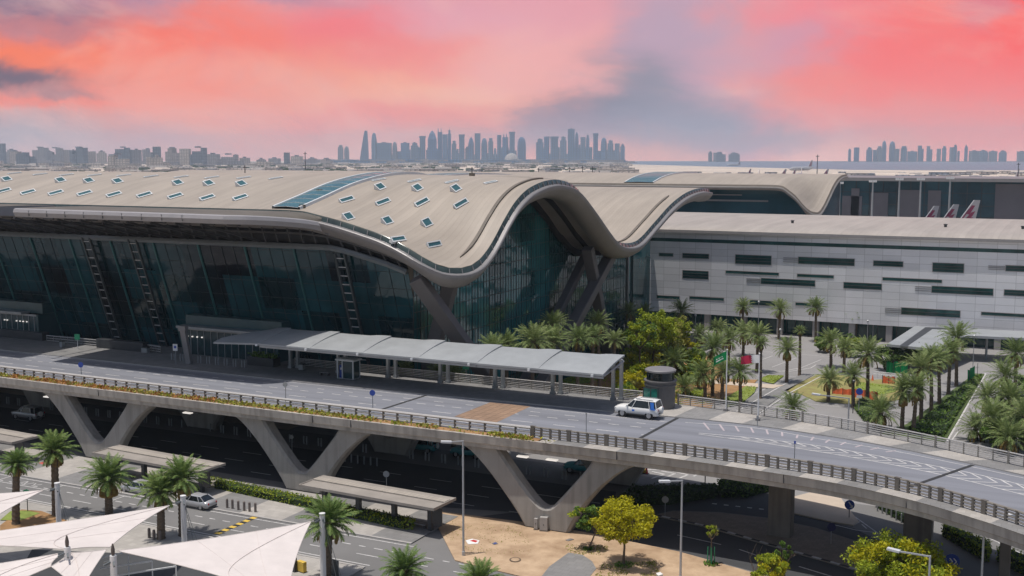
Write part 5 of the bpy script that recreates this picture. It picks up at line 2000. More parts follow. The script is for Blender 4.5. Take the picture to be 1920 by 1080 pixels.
# ------------------------------------------------------------------ railings
def railing(label, path, spacing, h, z, nrail=4, post=(0.10, 0.16), every=0, mat='rail_steel', pmat='rail_post', top=True, rr=0.055):
    pts = resample(path, spacing)
    t = thing('railing', label, 'railing', (pts[0].x, pts[0].y, z))
    b = MB()
    for r in range(nrail):
        zz = z + h * (0.2 + 0.76 * r / max(1, nrail - 1))
        b.tube([(p.x, p.y, zz) for p in pts], rr if r < nrail - 1 or not top else rr * 1.4, n=6)
    b.build('rail', mat, t)
    nr = normals2d(pts)
    me = None
    for k, p in enumerate(pts):
        a = math.atan2(nr[k].y, nr[k].x) + PI / 2
        if me is None:
            m = MB()
            m.obox((0, 0, h * 0.5), post[0], post[1], h, mi=0)
            m.obox((0, 0.02, h * 0.98), post[0] * 1.3, post[1] * 1.2, 0.07, mi=0)
            o = m.build('post', pmat, t, local=True)
            me = o.data
        else:
            o = bpy.data.objects.new('post', me)
            COL.objects.link(o)
            o.parent = t
        wide = every and k % every == 0
        o.location = (p.x - pts[0].x, p.y - pts[0].y, 0)
        o.rotation_euler = (0, 0, a)
        if wide:
            o.scale = (2.0, 1.2, 1.05)
    return t
rl = [Vector((x, 104.2, 0)) for x in (-150, -100, -60, -49.5)]
railing('straight outer railing behind the flower strip along the elevated road', rl, 1.8, 1.1, DZ, 3, (0.18, 0.22), 0, 'rail_light', 'post_dark', rr=0.11)
rr_ = [Vector((o.x + (i - o).normalized().x * 1.1, o.y + (i - o).normalized().y * 1.1, 0)) for o, k, i in sec if o.x >= -49]
railing('curved outer railing with close set posts on the bend of the elevated road', [Vector((-49.3, 104.15, 0))] + rr_, 1.02, 1.1, DZ + 0.13, 4, (0.2, 0.22), 4, 'rail_dark', 'post_dark', rr=0.075)
ri = [Vector((i.x - (i - o).normalized().x * 0.35, i.y - (i - o).normalized().y * 0.35, 0)) for o, k, i in sec if o.x >= -42.5]
railing('curved inner railing beside the palm garden on the bend of the elevated road', ri, 1.5, 1.15, DZ + 0.13, 5, (0.10, 0.12), 5)
railing('inner railing under the white canopy between the lift tower and the planter', [Vector((-96, 126.1, 0)), Vector((-60, 126.1, 0)), Vector((-44.4, 126.0, 0))], 1.7, 1.1, DZ + 0.13, 5, (0.10, 0.12), 0)
railing('short railing on the forecourt between the left entrance and the ladder column', [W(88, 642, DZ), W(196, 652, DZ)], 1.4, 1.0, DZ + 0.13, 3, (0.08, 0.1))
railing('very short railing beside the dark planter below the leaning ladder column', [W(276, 660, DZ), W(302, 664, DZ)], 1.2, 1.0, DZ + 0.13, 3, (0.08, 0.1))

# planted strip along the outer edge
rf = random.Random(11)
b = MB()
u = -150.0
def leaf_quad(b, c, s, rnd, mi=0, flat=0.0):
    a = Vector((rnd.gauss(0, 1), rnd.gauss(0, 1), rnd.gauss(0, 1))).normalized()
    n = Vector((rnd.gauss(0, 1), rnd.gauss(0, 1), rnd.gauss(0, 1) + flat)).normalized()
    t = a.cross(n)
    if t.length < 1e-3:
        return
    t.normalize()
    q = n.cross(t)
    w = s * rnd.uniform(0.35, 0.6)
    b.face([c - t * s, c + q * w, c + t * s, c - q * w], mi)
while u < -46.5:
    f = mnoise.noise(Vector((u * 0.16, 3.1, 0))) + 0.35 * mnoise.noise(Vector((u * 0.7, 1.1, 0)))
    dens = 24 if u < -68 else (18 if mnoise.noise(Vector((u * 0.35, 9.0, 0))) > 0.0 and u < -58 else (3 if u < -54 or u > -49.5 else 30))
    om = 0 if (f > (-0.12 if u < -92 else 0.22)) else 1
    for k in range(dens):
        mi = om if rf.random() < 0.72 else rf.choice([0, 1, 2])
        if u > -84: mi = rf.choice([1, 1, 2]) if rf.random() < 0.9 else 0
        hgt = (0.30 + 0.22 * max(0, f)) * rf.random()
        leaf_quad(b, Vector((u + rf.uniform(0, 0.5), rf.uniform(102.5, 103.85), DZ + 0.1 + hgt)), rf.uniform(0.12, 0.26), rf, mi)
    u += 0.5
o = b.build('flower_strip', ['flower_orange', 'flower_mix', 'leaf_lime'])
tag(o, 'orange and yellow green flower strip along the outer edge of the elevated road', 'flowers', None, 'stuff')
sheet('planting_soil', [(-150, 102.45), (-48.2, 102.6), (-48.2, 103.9), (-150, 103.9)], DZ + 0.11, 'soil', 0.1)

# ------------------------------------------------------------------ white canopy over the footway
CN = thing('walkway_canopy', 'long pale grey metal canopy with paired posts over the footway of the elevated road', 'canopy', (-70, 124, DZ))
b = MB()
bays = [(-102.2, -94.6)] + [(-94.6 + 7.98 * k, -94.6 + 7.98 * (k + 1)) for k in range(6)]
def cz(u, v, j, t):
    s = (v - 116.9) / 6.7
    base = lerp(13.95, 14.95, s) + 0.16 * math.sin(s * PI)
    return base + 0.03 * t + 0.16 * s * math.sin(max(0, min(1, (t - 0.6) / 0.25)) * PI / 2)
for j, (u0, u1) in enumerate(bays):
    rows, low = [], []
    for k in range(11):
        t = k / 10
        u = lerp(u0, u1, t)
        f = 1.0 if j > 0 else min(1.0, 0.25 + t * 1.1)
        vb, vf = 116.9, 116.9 + 6.7 * f
        rows.append([(u, lerp(vb, vf, s / 6), cz(u, lerp(vb, vf, s / 6), j, t) - (0.35 if j == 0 else 0) * (1 - t)) for s in range(7)])
        low.append([(x, y, z - 0.22) for x, y, z in rows[-1]])
    b.grid([list(reversed(r)) for r in rows])
    b.grid(low)
    for rw, lw in ((rows, low),):
        b.grid([[r[0] for r in rw], [r[0] for r in lw]])
        b.grid([[r[-1] for r in lw], [r[-1] for r in rw]])
        b.grid([rw[0], lw[0]])
        b.grid([lw[-1], rw[-1]])
b.build('canopy_roof', 'canopy_metal', CN, smooth=False)
b = MB()
for j, (u0, u1) in enumerate(bays[1:]):
    b.box(u0 + 0.02, u1 - 0.02, 116.95, 117.15, 13.45, 13.70)
    for dv in (119.2, 121.8):
        b.box(u0 + 0.02, u1 - 0.02, dv, dv + 0.12, 13.85, 14.0)
b.build('gutter_beam', 'grey_steel', CN)
for u in [-94.5 + 7.92 * k for k in range(7)]:
    b = MB()
    b.tube([(u, 117.0, 13.55), (u, 123.9, 14.3)], 0.12, n=6)
    b.build('cross_arm', 'grey_steel', CN)
for k in range(7):
    u = -95.2 + 7.83 * k
    for du, dv in ((-0.25, 0.0), (0.55, 0.55)):
        m = MB()
        m.obox((u + du, 124.5 + dv, (DZ + 0.13 + 14.3) / 2), 0.34, 0.42, 14.3 - DZ - 0.13)
        m.obox((u + du, 124.5 + dv, DZ + 0.3), 0.55, 0.6, 0.35)
        m.build('post', 'grey_steel', CN)
for k in range(7):
    b = MB()
    u = -95.2 + 7.83 * k
    b.obox((u + 0.2, 116.9, 13.75), 0.3, 0.3, 0.28)
    b.build('downlight', 'white_steel', CN)

# lift tower
p = W(1232, 768, DZ)
LT = thing('lift_tower', 'round dark grey lift tower with a green glass door beside the white patrol car', 'lift tower', (p.x, p.y + 1.0, DZ + 0.13))
b = MB()
b.lathe([(1.72, 0), (1.72, 2.55), (1.85, 2.6), (1.85, 2.75), (1.75, 2.8), (1.75, 3.0), (1.9, 3.05), (1.9, 3.2), (1.62, 3.25)], n=28)
b.build('drum', 'drum_cladding', LT, smooth=False, local=True)
b = MB()
b.lathe([(1.58, 3.2), (1.58, 4.15)], n=28)
b.build('glass_ring', 'facade_glass', LT, local=True)
b = MB()
b.lathe([(1.62, 4.15), (1.78, 4.2), (1.78, 4.38), (1.6, 4.48), (0.0, 4.52)], n=28)
b.build('roof', 'lip_metal', LT, local=True)
b = MB()
b.box(-1.35, 0.35, -1.95, -1.2, 0.0, 2.45)
b.build('door', 'green_glass', LT, local=True)
b = MB()
for x in (-1.38, -0.5, 0.32):
    b.box(x, x + 0.07, -2.0, -1.94, 0, 2.5)
b.box(-1.38, 0.39, -2.0, -1.94, 2.46, 2.56)
b.build('door_frame', 'dark_steel', LT, local=True)

# ticket kiosk under the canopy end
p = W(649, 712, DZ)
KS = thing('kiosk', 'small white glazed kiosk with a flat roof in front of the footway canopy', 'kiosk', (p.x, p.y + 0.6, DZ + 0.13))
b = MB()
b.box(-1.45, 1.45, -0.95, 0.95, 2.35, 2.55)
b.box(-1.3, 1.3, -0.8, 0.8, 2.56, 2.62)
b.build('roof', 'white_steel', KS, local=True)
b = MB()
for x in (-1.2, 1.2, -0.45):
    for y in (-0.75, 0.75):
        b.box(x - 0.07, x + 0.07, y - 0.07, y + 0.07, 0, 2.34)
b.box(-1.27, 1.27, -0.82, 0.82, -0.05, 0.02)
b.build('frame', 'white_steel', KS, local=True)
b = MB()
b.box(-0.37, 1.12, -0.74, -0.70, 0.1, 2.3)
b.box(1.18, 1.22, -0.67, 0.67, 0.1, 2.3)
b.box(-1.12, 1.12, 0.70, 0.74, 0.1, 2.3)
b.build('glass_panel', 'door_glass', KS, local=True)
b = MB()
b.box(-1.1, -0.55, -0.5, 0.2, 0.05, 1.7)
b.build('ticket_machine', 'blue_sign', KS, local=True)
b = MB()
b.box(-0.95, -0.75, -0.53, -0.51, 1.1, 1.4)
b.build('notice', 'flag_white', KS, local=True)
# bench, bins and planters on the forecourt
def planter(px0, px1, py, depth, h, label, leaves=True):
    a, c = W(px0, py, DZ + 0.13), W(px1, py + (px1 - px0) * 0.11, DZ + 0.13)
    cc = (a + c) / 2
    t = thing('planter', label, 'planter', (cc.x, cc.y, DZ + 0.13))
    b = MB()
    w = (c - a).length
    b.box(-w / 2, w / 2, 0, depth, 0, h)
    b.build('tub', 'dark_steel', t, local=True, bevel=0.06)
    if leaves:
        b = MB()
        r = random.Random(int(px0))
        for k in range(260):
            leaf_quad(b, Vector((r.uniform(-w / 2, w / 2), r.uniform(0.1, depth - 0.1), h + 0.6 * r.random() ** 1.5)), r.uniform(0.12, 0.28), r)
        b.build('foliage', 'leaf_green', t, local=True)
    return t
planter(182, 266, 651.5, 1.3, 1.35, 'long plain dark planter box at the foot of the second ladder column', False)
planter(464, 512, 684, 1.6, 1.2, 'dark planter box with small plants beside the first canopy posts', True)
planter(0, 78, 631, 1.4, 1.2, 'dark low wall planter in front of the left entrance', False)
for i, (px, py, w, h, m, lab, nm) in enumerate(((609, 704, 1.5, 0.45, 'lip_metal', 'low grey bench left of the white kiosk', 'bench'), (273, 662, 1.1, 0.9, 'grey_steel', 'grey utility cabinet at the end of the dark planter', 'cabinet'), (566, 694, 0.7, 0.9, 'canopy_metal', 'pale litter bin by the first canopy posts', 'litter_bin'), (117, 651, 0.5, 1.0, 'canopy_metal', 'pale litter bin by the short forecourt railing', 'litter_bin'))):
    p = W(px, py, DZ + 0.13)
    t = thing(nm, lab, nm.replace('_', ' '), (p.x, p.y, DZ + 0.13))
    b = MB()
    if nm == 'bench':
        b.box(-w / 2, w / 2, -0.25, 0.25, h - 0.1, h)
        o = b.build('seat', m, t, local=True)
        for s in (-1, 1):
            b = MB()
            b.box(s * w * 0.38 - 0.06, s * w * 0.38 + 0.06, -0.2, 0.2, 0, h - 0.1)
            b.build('leg', 'dark_steel', t, local=True)
    else:
        b.box(-w / 2, w / 2, -0.3, 0.3, 0.06, h * 0.86)
        b.build('body', m, t, local=True, bevel=0.03)
        b = MB()
        b.box(-w / 2 - 0.03, w / 2 + 0.03, -0.33, 0.33, h * 0.86, h)
        b.build('lid', 'dark_steel', t, local=True)
p = W(1014 / 3 + 0, 682, DZ + 0.13)
t = thing('leaning_pylon', 'leaning grey information pylon beside the middle entrance', 'pylon', (p.x + 1.2, p.y + 0.5, DZ + 0.13))
b = MB()
b.beam((0, 0, 0), (-0.9, 0, 4.6), 0.5, 0.9)
b.build('shaft', 'lip_metal', t, local=True)
b = MB()
b.beam((-0.9, 0, 4.6), (-1.0, 0, 5.2), 0.6, 1.3)
b.build('head', 'lip_metal', t, local=True)
# ------------------------------------------------------------------ vehicles
def car(name, label, cat, loc, rz, paint, kind='sedan', group=None, accent=None, scale=1.0):
    t = thing(name, label, cat, loc, rz, group)
    t.scale = (scale, scale, scale * (1.1 if kind != 'sedan' else 1.0))
    if kind == 'sedan':
        st = [(-2.35, 0.70, 0.42, 0.72), (-2.25, 0.82, 0.30, 0.90), (-1.7, 0.88, 0.25, 0.98), (-0.8, 0.90, 0.22, 0.95), (0.7, 0.90, 0.22, 0.92), (1.3, 0.89, 0.24, 0.86), (2.0, 0.84, 0.28, 0.74), (2.3, 0.72, 0.34, 0.62), (2.38, 0.55, 0.42, 0.54)]
        cab0 = [(-1.95, 0.80), (-1.2, 0.84), (0.4, 0.84), (1.15, 0.78)]
        cab1 = [(-1.15, 0.60), (-0.75, 0.63), (0.1, 0.64), (0.30, 0.60)]
        zb, zr_, wh, wx, H = 0.93, 1.42, 0.33, (1.42, -1.35), 1.45
    else:
        st = [(-2.5, 0.86, 0.48, 1.02), (-2.45, 0.94, 0.40, 1.12), (-1.6, 0.97, 0.36, 1.16), (0, 0.98, 0.36, 1.14), (0.9, 0.98, 0.36, 1.14), (1.1, 0.97, 0.36, 1.13), (2.0, 0.95, 0.40, 1.06), (2.4, 0.88, 0.44, 0.98), (2.52, 0.74, 0.52, 0.86)]
        cab0 = [(-2.36, 0.90), (-1.6, 0.92), (0.4, 0.92), (1.16, 0.88)]
        cab1 = [(-2.16, 0.74), (-1.4, 0.77), (0.0, 0.76), (0.32, 0.70)]
        zb, zr_, wh, wx, H = 1.10, 1.80, 0.41, (1.55, -1.5), 1.9
    b = MB()
    rows = []
    for x, w, z0, z1 in st:
        zm = (z0 + z1) / 2
        rows.append([(x, -w * 0.9, z0), (x, -w, zm - 0.05), (x, -w * 0.98, z1 - 0.10), (x, -w * 0.88, z1), (x, 0, z1 + 0.035), (x, w * 0.88, z1), (x, w * 0.98, z1 - 0.10), (x, w, zm - 0.05), (x, w * 0.9, z0)])
    b.grid(rows, closed=True)
    b.face(list(reversed(rows[0])))
    b.face(rows[-1])
    body = b.build('body', paint, t, smooth=True, local=True, weld=True)
    g = MB()
    lo = [(x, w, zb - 0.02) for x, w in cab0]
    hi = [(x, w, zr_) for x, w in cab1]
    for s in (-1, 1):
        rows = [[(x, s * w, z) for x, w, z in lo], [(x, s * w, z) for x, w, z in hi]]
        g.grid(rows if s < 0 else [rows[1], rows[0]])
    g.face([(lo[0][0], lo[0][1], lo[0][2]), (lo[0][0], -lo[0][1], lo[0][2]), (hi[0][0], -hi[0][1], hi[0][2]), (hi[0][0], hi[0][1], hi[0][2])])
    g.face([(lo[-1][0], -lo[-1][1], lo[-1][2]), (lo[-1][0], lo[-1][1], lo[-1][2]), (hi[-1][0], hi[-1][1], hi[-1][2]), (hi[-1][0], -hi[-1][1], hi[-1][2])])
    g.build('window', 'car_glass', t, local=True)
    r = MB()
    rows = []
    for (x, w, z) in [(hi[0][0] - 0.06, hi[0][1] * 0.9, zr_ - 0.03)] + hi + [(hi[-1][0] + 0.08, hi[-1][1] * 0.92, zr_ - 0.04)]:
        rows.append([(x, -w - 0.03, z - 0.02), (x, -w * 0.8, z + 0.05), (x, 0, z + 0.075), (x, w * 0.8, z + 0.05), (x, w + 0.03, z - 0.02)])
    r.grid(rows)
    for s in (-1, 1):
        for a, c in zip(lo, hi):
            pa, pc = Vector((a[0], s * (a[1] + 0.012), a[2])), Vector((c[0], s * (c[1] + 0.012), c[2]))
            r.beam(pa, pc, 0.09, 0.05, up=Vector((1, 0, 0)))
    r.build('roof', paint, t, smooth=False, local=True)
    for x in wx:
        for s in (-1, 1):
            m = MB()
            y0, y1 = s * (0.90 if kind != 'sedan' else 0.82), s * (0.68 if kind != 'sedan' else 0.60)
            m.tube([(x, y1, wh), (x, y0 + s * 0.04, wh)], wh, n=18)
            w_ = m.build('wheel', 'tyre', t, local=True)
            m = MB()
            m.tube([(x, y0 + s * 0.02, wh), (x, y0 + s * 0.06, wh)], wh * 0.62, n=14)
            m.build('rim', 'rim', w_, local=True)
            m = MB()
            m.tube([(x, s * 0.55, wh + 0.03), (x, (abs(y0) + 0.025) * s, wh + 0.03)], wh * 1.16, n=18)
            m.build('wheel_arch', 'car_dark', t, local=True)
    zf = 0.62 if kind == 'sedan' else 0.86
    for s in (-1, 1):
        m = MB()
        m.obox((st[-2][0] - 0.05, s * (st[-2][1] - 0.14), zf), 0.22, 0.30, 0.14)
        m.build('headlight', 'lamp_lens', t, local=True)
        m = MB()
        m.obox((st[0][0] + 0.02, s * (st[0][1] - 0.10), zf + 0.14), 0.10, 0.14, 0.20 if kind == 'sedan' else 0.26)
        m.build('tail_light', 'tail_lens', t, local=True)
        m = MB()
        m.obox((lo[-1][0] - 0.22, s * (lo[-1][1] + 0.14), zb + 0.12), 0.16, 0.2, 0.14)
        m.build('wing_mirror', paint, t, local=True)
    m = MB()
    m.obox((st[-1][0] + 0.005, 0, zf - 0.06), 0.05, 0.7, 0.16)
    m.build('grille', 'car_dark', t, local=True)
    m = MB()
    m.obox((st[-1][0] - 0.02, 0, zf - 0.26), 0.1, 1.2, 0.12)
    m.obox((st[0][0] + 0.02, 0, zf - 0.22), 0.1, 1.3, 0.14)
    m.build('bumper', 'car_dark', t, local=True)
    if kind != 'sedan':
        for s in (-1, 1):
            m = MB()
            m.beam((-1.9, s * 0.66, zr_ + 0.1), (0.0, s * 0.66, zr_ + 0.1), 0.05, 0.05)
            m.build('roof_rail', 'grey_steel', t, local=True)
        m = MB()
        m.box(-0.2, 0.15, -0.55, 0.55, zr_ + 0.06, zr_ + 0.16)
        m.build('light_bar', 'lamp_lens', t, local=True)
        m = MB()
        m.tube([(-2.52, 0, 0.95), (-2.72, 0, 0.95)], 0.34, n=16)
        m.build('spare_wheel', 'car_white', t, local=True)
        for s in (-1, 1):
            m = MB()
            m.beam((-1.2, s * 0.99, 0.42), (1.0, s * 0.99, 0.42), 0.14, 0.06)
            m.build('running_board', 'car_dark', t, local=True)
    if accent:
        m = MB()
        for s in (-1, 1):
            y = s * 0.945
            m.face([(-2.12, y, 1.16), (-1.72, y, 1.16), (-1.62, s * 0.82, 1.72), (-2.02, s * 0.82, 1.72)])
            m.face([(-2.3, s * 0.99, 1.0), (-1.6, s * 0.995, 1.0), (-1.75, s * 0.965, 1.16), (-2.2, s * 0.965, 1.16)])
            m.face([(0.1, s * 0.992, 0.72), (0.4, s * 0.992, 0.72), (0.4, s * 0.992, 0.9), (0.1, s * 0.992, 0.9)])
        m.build('blue_decal', 'decal_blue', t, local=True)
    return t
p = W(1194, 783.5, DZ)
car('patrol_car', 'white off road patrol car with a blue emblem on the elevated road', 'car', (p.x, p.y + 0.6, DZ), PI - R(2), 'car_white', 'suv', accent=True, scale=1.03)
p = W(247, 926, 0)
car('parked_car', 'silver saloon car in the street right behind the fat palm trunk', 'car', (p.x + 0.4, p.y + 0.7, 0), PI - R(2), 'car_silver', 'sedan', 'silver saloons in the street')
p = W(368, 954, 0)
car('parked_car', 'silver saloon car beside the row of bollards, nearer the painted speed hump', 'car', (p.x - 0.5, p.y + 0.6, 0), PI - R(2), 'car_silver', 'sedan', 'silver saloons in the street')
p = W(53, 786, 0)
car('parked_car', 'pale estate car in the shade below the overpass at the left edge', 'car', (p.x, p.y, 0), PI, 'car_silver', 'suv')
for i, (px, py, lab) in enumerate(((778, 851, 'teal taxi behind the bollards, left of the large V pier'), (868, 862, 'teal taxi half hidden by the left arm of the right hand V pier'), (1084, 892, 'teal taxi seen through the opening of the right hand V pier'))):
    p = W(px, py, 0)
    car('taxi', lab, 'taxi', (p.x, p.y + 1.5, 0), PI + R(4), 'car_teal', 'suv', 'teal taxis under the overpass', scale=0.92)

# ------------------------------------------------------------------ street lamps
def lamp(px, py_top, V, arm, label, h_arm=0.25, base=None, group='street lamps'):
    p = AV(px, py_top, V)
    t = thing('street_lamp', label, 'street lamp', (p.x, V, 0), 0, group)
    b = MB()
    b.tube([(0, 0, 0), (0, 0, 0.5), (0, 0, 0.52), (0, 0, p.z)], [0.16, 0.16, 0.11, 0.085], n=10)
    b.build('pole', 'galvanised', t, local=True)
    b = MB()
    ax = Vector(arm)
    b.beam((0, 0, p.z - 0.06), (ax.x, ax.y, p.z + h_arm), 0.13, 0.11)
    b.build('arm', 'galvanised', t, local=True)
    b = MB()
    d = ax.normalized()
    b.beam((ax.x, ax.y, p.z + h_arm), (ax.x + d.x * 1.0, ax.y + d.y * 1.0, p.z + h_arm + 0.05), 0.42, 0.17)
    b.build('lamp_head', 'lamp_shell', t, local=True)
    b = MB()
    b.beam((ax.x + d.x * 0.2, ax.y + d.y * 0.2, p.z + h_arm - 0.09), (ax.x + d.x * 0.85, ax.y + d.y * 0.85, p.z + h_arm - 0.06), 0.3, 0.03)
    b.build('lens', 'lamp_lens', t, local=True)
lamp(868, 826, 93.0, (-0.9, -0.6, 0), 'street lamp standing in the sand left of the right hand V pier', -0.1)
lamp(1279, 900, 96.0, (-0.9, -0.7, 0), 'street lamp rising in front of the dark underpass road beside the yellow tree', -0.05)
lamp(1744, 1042, 92.0, (-2.3, 0.4, 0), 'street lamp with long arm in front of the large yellow green tree crown', -0.15)
lamp(1846, 975, 97.0, (1.5, 0.9, 0), 'street lamp at the right edge crossing the bend of the elevated road', 0.35)
lamp(1592, 746, 122.0 + 14, (-3.4, 0.4, 0), 'street lamp with a long flat arm among the palms behind the inner railing', -0.05)
# dark lanterns in the garden
def lantern(px, py, h, label, mat='dark_steel', group='garden lamps', head=True, V=None, z=0.0):
    p = W(px, py, z)
    t = thing('garden_lamp', label, 'lamp', (p.x, p.y, z), 0, group)
    b = MB()
    b.tube([(0, 0, 0), (0, 0, h)], [0.07, 0.05], n=8)
    b.build('pole', mat, t, local=True)
    if head:
        b = MB()
        b.lathe([(0.05, h), (0.22, h + 0.1), (0.26, h + 0.35), (0.1, h + 0.5), (0.0, h + 0.52)], n=10)
        b.build('lantern', mat, t, local=True)
    return t
lantern(1599, 775, 4.6, 'dark lantern post among the palms beside the orange netting')
lantern(1462, 652, 3.4, 'slim lamp post on the plaza behind the palm with a grey trunk', 'grey_steel')
lantern(1322, 908, 3.6, 'dark lamp post at the end of the dark hedge below the bend', 'dark_steel')
for i, (px, py, h) in enumerate(((1303, 640, 5.2), (1421, 640, 8.0), (1562, 630, 7.2), (1626, 640, 4.0), (1636, 640, 4.4), (1734, 660, 4.0), (1824, 690, 5.6))):
    lantern(px, py, h, 'slim grey lamp post at the foot of the panel building, %s from the left' % ORD[i], 'grey_steel', 'slim lamp posts along the panel building', head=True)

# ------------------------------------------------------------------ signs
def sign(px, py_base, z, h, shape, mat, label, r=0.35, plate=None, cat='sign', group=None, face=None, postmat='grey_steel', loc=None):
    p = loc or W(px, py_base, z)
    t = thing('road_sign', label, cat, (p.x, p.y, z), HEAD * 0.6, group)
    b = MB()
    b.tube([(0, 0, 0), (0, 0, h)], 0.045, n=6)
    b.build('post', postmat, t, local=True)
    b = MB()
    if shape == 'disc':
        b.tube([(0, -0.09, h - r), (0, -0.05, h - r)], r, n=20)
    else:
        b.box(-r, r, -0.09, -0.05, h - 2 * r * (1.0 if shape == 'sq' else 1.4), h)
    f = b.build('sign_face', mat, t, local=True)
    if face == 'arrow':
        m = MB()
        zc = h - r
        m.face([(-0.10 * r / 0.35, -0.095, zc + 0.2 * r / 0.35), (0.16 * r / 0.35, -0.095, zc - 0.18 * r / 0.35), (0.22 * r / 0.35, -0.095, zc - 0.12 * r / 0.35), (-0.03 * r / 0.35, -0.095, zc + 0.24 * r / 0.35)])
        m.face([(0.22 * r / 0.35, -0.095, zc - 0.24 * r / 0.35), (0.24 * r / 0.35, -0.095, zc + 0.02), (0.0, -0.095, zc - 0.2 * r / 0.35)])
        m.build('arrow', 'flag_white', f, local=True)
    if face == 'dot':
        m = MB()
        m.tube([(0, -0.10, h - 0.42), (0, -0.092, h - 0.42)], 0.2, n=16)
        m.build('roundel', 'blue_sign', f, local=True)
    if face == 'chevron':
        m = MB()
        zc = h - r
        for dx in (-0.25, 0.1):
            m.face([(dx, -0.095, zc + 0.3), (dx + 0.12, -0.095, zc + 0.3), (dx + 0.36, -0.095, zc), (dx + 0.24, -0.095, zc)])
            m.face([(dx + 0.24, -0.095, zc), (dx + 0.36, -0.095, zc), (dx + 0.12, -0.095, zc - 0.3), (dx, -0.095, zc - 0.3)])
        m.build('chevron', 'flag_white', f, local=True)
    if plate:
        m = MB()
        m.box(-0.3, 0.3, -0.09, -0.05, h - 2 * r - 0.38, h - 2 * r - 0.06)
        m.build('plate', plate, t, local=True)
    return t
sign(153, 713, DZ, 2.4, 'disc', 'blue_sign', 'blue disc sign on the left part of the elevated road', 0.36)
sign(699, 768, DZ, 2.3, 'disc', 'blue_sign', 'blue disc sign beside the expansion joint in the middle of the elevated road', 0.34)
sign(330, 685, DZ, 3.0, 'rect', 'flag_white', 'white panel sign with a blue roundel by the middle entrance', 0.34, face='dot')
sign(536, 762, DZ, 2.9, 'disc', 'canopy_metal', 'grey disc sign standing at the straight outer railing', 0.3)
sign(1099, 820, DZ, 2.6, 'rect', 'grey_steel', 'thin grey post sign at the outer railing near the start of the bend', 0.07)
sign(1489, 878, DZ, 2.6, 'rect', 'blue_sign', 'narrow dark blue sign edge on at the bend of the outer railing', 0.09)
sign(1592, 970, 0.13, 1.9, 'disc', 'blue_sign', 'blue disc sign with white arrow at the tip of the traffic island', 0.52, face='arrow', postmat='dark_steel')
sign(1558, 1019, 0.13, 2.1, 'disc', 'dark_sign', 'dark blue disc sign on the shaded paved median below the bend', 0.42)
sign(1783, 1082, 0.0, 2.2, 'disc', 'blue_sign', 'blue disc sign with white chevrons beside the large tree crown', 0.7, face='chevron')
sign(1610, 770, DZ + 0.13, 2.6, 'disc', 'blue_sign', 'dark blue disc sign with a white plate behind the inner railing', 0.38, plate='flag_white')
sign(725, 935, 0, 3.2, 'disc', 'canopy_metal', 'grey disc sign in the shade above the right hand shelter roof', 0.36)
sign(628, 915, 0, 2.6, 'disc', 'canopy_metal', 'small grey sign beside the foot of the middle V pier', 0.22)
sign(548, 862, 0, 3.2, 'disc', 'grey_steel', 'pale sign in the shade seen through the opening of the middle V pier', 0.26)
sign(1247, 968, 0.13, 2.2, 'disc', 'grey_steel', 'grey disc sign in the shade at the left end of the painted median kerb', 0.36)
sign(1420, 800, DZ + 0.13, 1.2, 'rect', 'grey_steel', 'short grey marker post on the pale footway by the flagpole', 0.12)
sign(146, 655, DZ + 0.13, 2.3, 'sq', 'green_sign', 'green square sign on a white post left of the first ladder column', 0.42, postmat='white_steel')
sign(874, 712, DZ + 0.13, 2.2, 'sq', 'green_sign', 'green square sign behind the third pair of canopy posts', 0.42)
sign(52, 958, 0.2, 2.4, 'disc', 'green_sign', 'green rounded sign in the planting bed by the left sail tip', 0.5, postmat='dark_steel')
sign(606, 972, 0.13, 2.0, 'rect', 'canopy_metal', 'thin pale sign post on the pavement in front of the clipped hedge', 0.05)

# ------------------------------------------------------------------ bollards
bm_ = MB()
bm_.lathe([(0.10, 0), (0.10, 0.9), (0.07, 0.97), (0, 0.98)], n=8)
def bollards(pts, mat, label, group, h=1.0, r=1.0, z=0.0):
    me = None
    for p in pts:
        if me is None:
            m = MB()
            m.lathe([(0.10 * r, 0), (0.10 * r, 0.9 * h), (0.07 * r, 0.97 * h), (0, 0.98 * h)], n=8)
            o = m.build('bollard', mat, None, smooth=False)
            me = o.data
        else:
            o = bpy.data.objects.new('bollard', me)
            COL.objects.link(o)
        o.location = (p[0], p[1], z)
        tag(o, label, 'bollard', group)
P_ = []
u = -150.0
while u < -51:
    P_ += [(u, 121.4 + 0.1), (u + 0.55, 121.4)]
    u += 2.35
bollards([q for q in P_ if abs(((q[0] + 78.1 + 15.75) % 31.5) - 15.75) > 2.4], 'canopy_metal', 'white bollard in the long double row in the shade below the overpass', 'white bollards below the overpass', 1.15)
bollards([(-81.2 + 0.95 * k, 116.5) for k in range(6)], 'canopy_metal', 'white bollard in the short shaded row of six left of the sign post', 'short row of bollards in the shade', 1.1)
bollards([W(x, y, 0.13)[:2] for x, y in ((426, 952), (436, 953.5), (447, 956), (458, 957.5), (468, 959), (479, 960))], 'bollard_brown', 'grey bollard in the row of six on the sunny pavement by the silver saloon', 'row of bollards on the sunny pavement', 1.05, 1.35, 0.13)
B2 = []
for k in range(9):
    B2 += [(322 + k * 16.5, 675 + k * 1.7), (327 + k * 16.5, 675.5 + k * 1.7)]
bollards([W(x, y, DZ + 0.13)[:2] for x, y in B2 if x < 460], 'canopy_metal', 'white bollard in the double row before the middle entrance', 'bollards before the middle entrance', 1.0, 0.8, DZ + 0.13)
bollards([W(x, y, 0.1)[:2] for x, y in ((1645, 957), (1654, 961), (1662, 964), (1671, 969), (1680, 974), (1690, 979), (1700, 984))], 'canopy_metal', 'white bollard along the clipped hedge under the bend', 'bollards along the hedge under the bend', 1.1, 0.8)
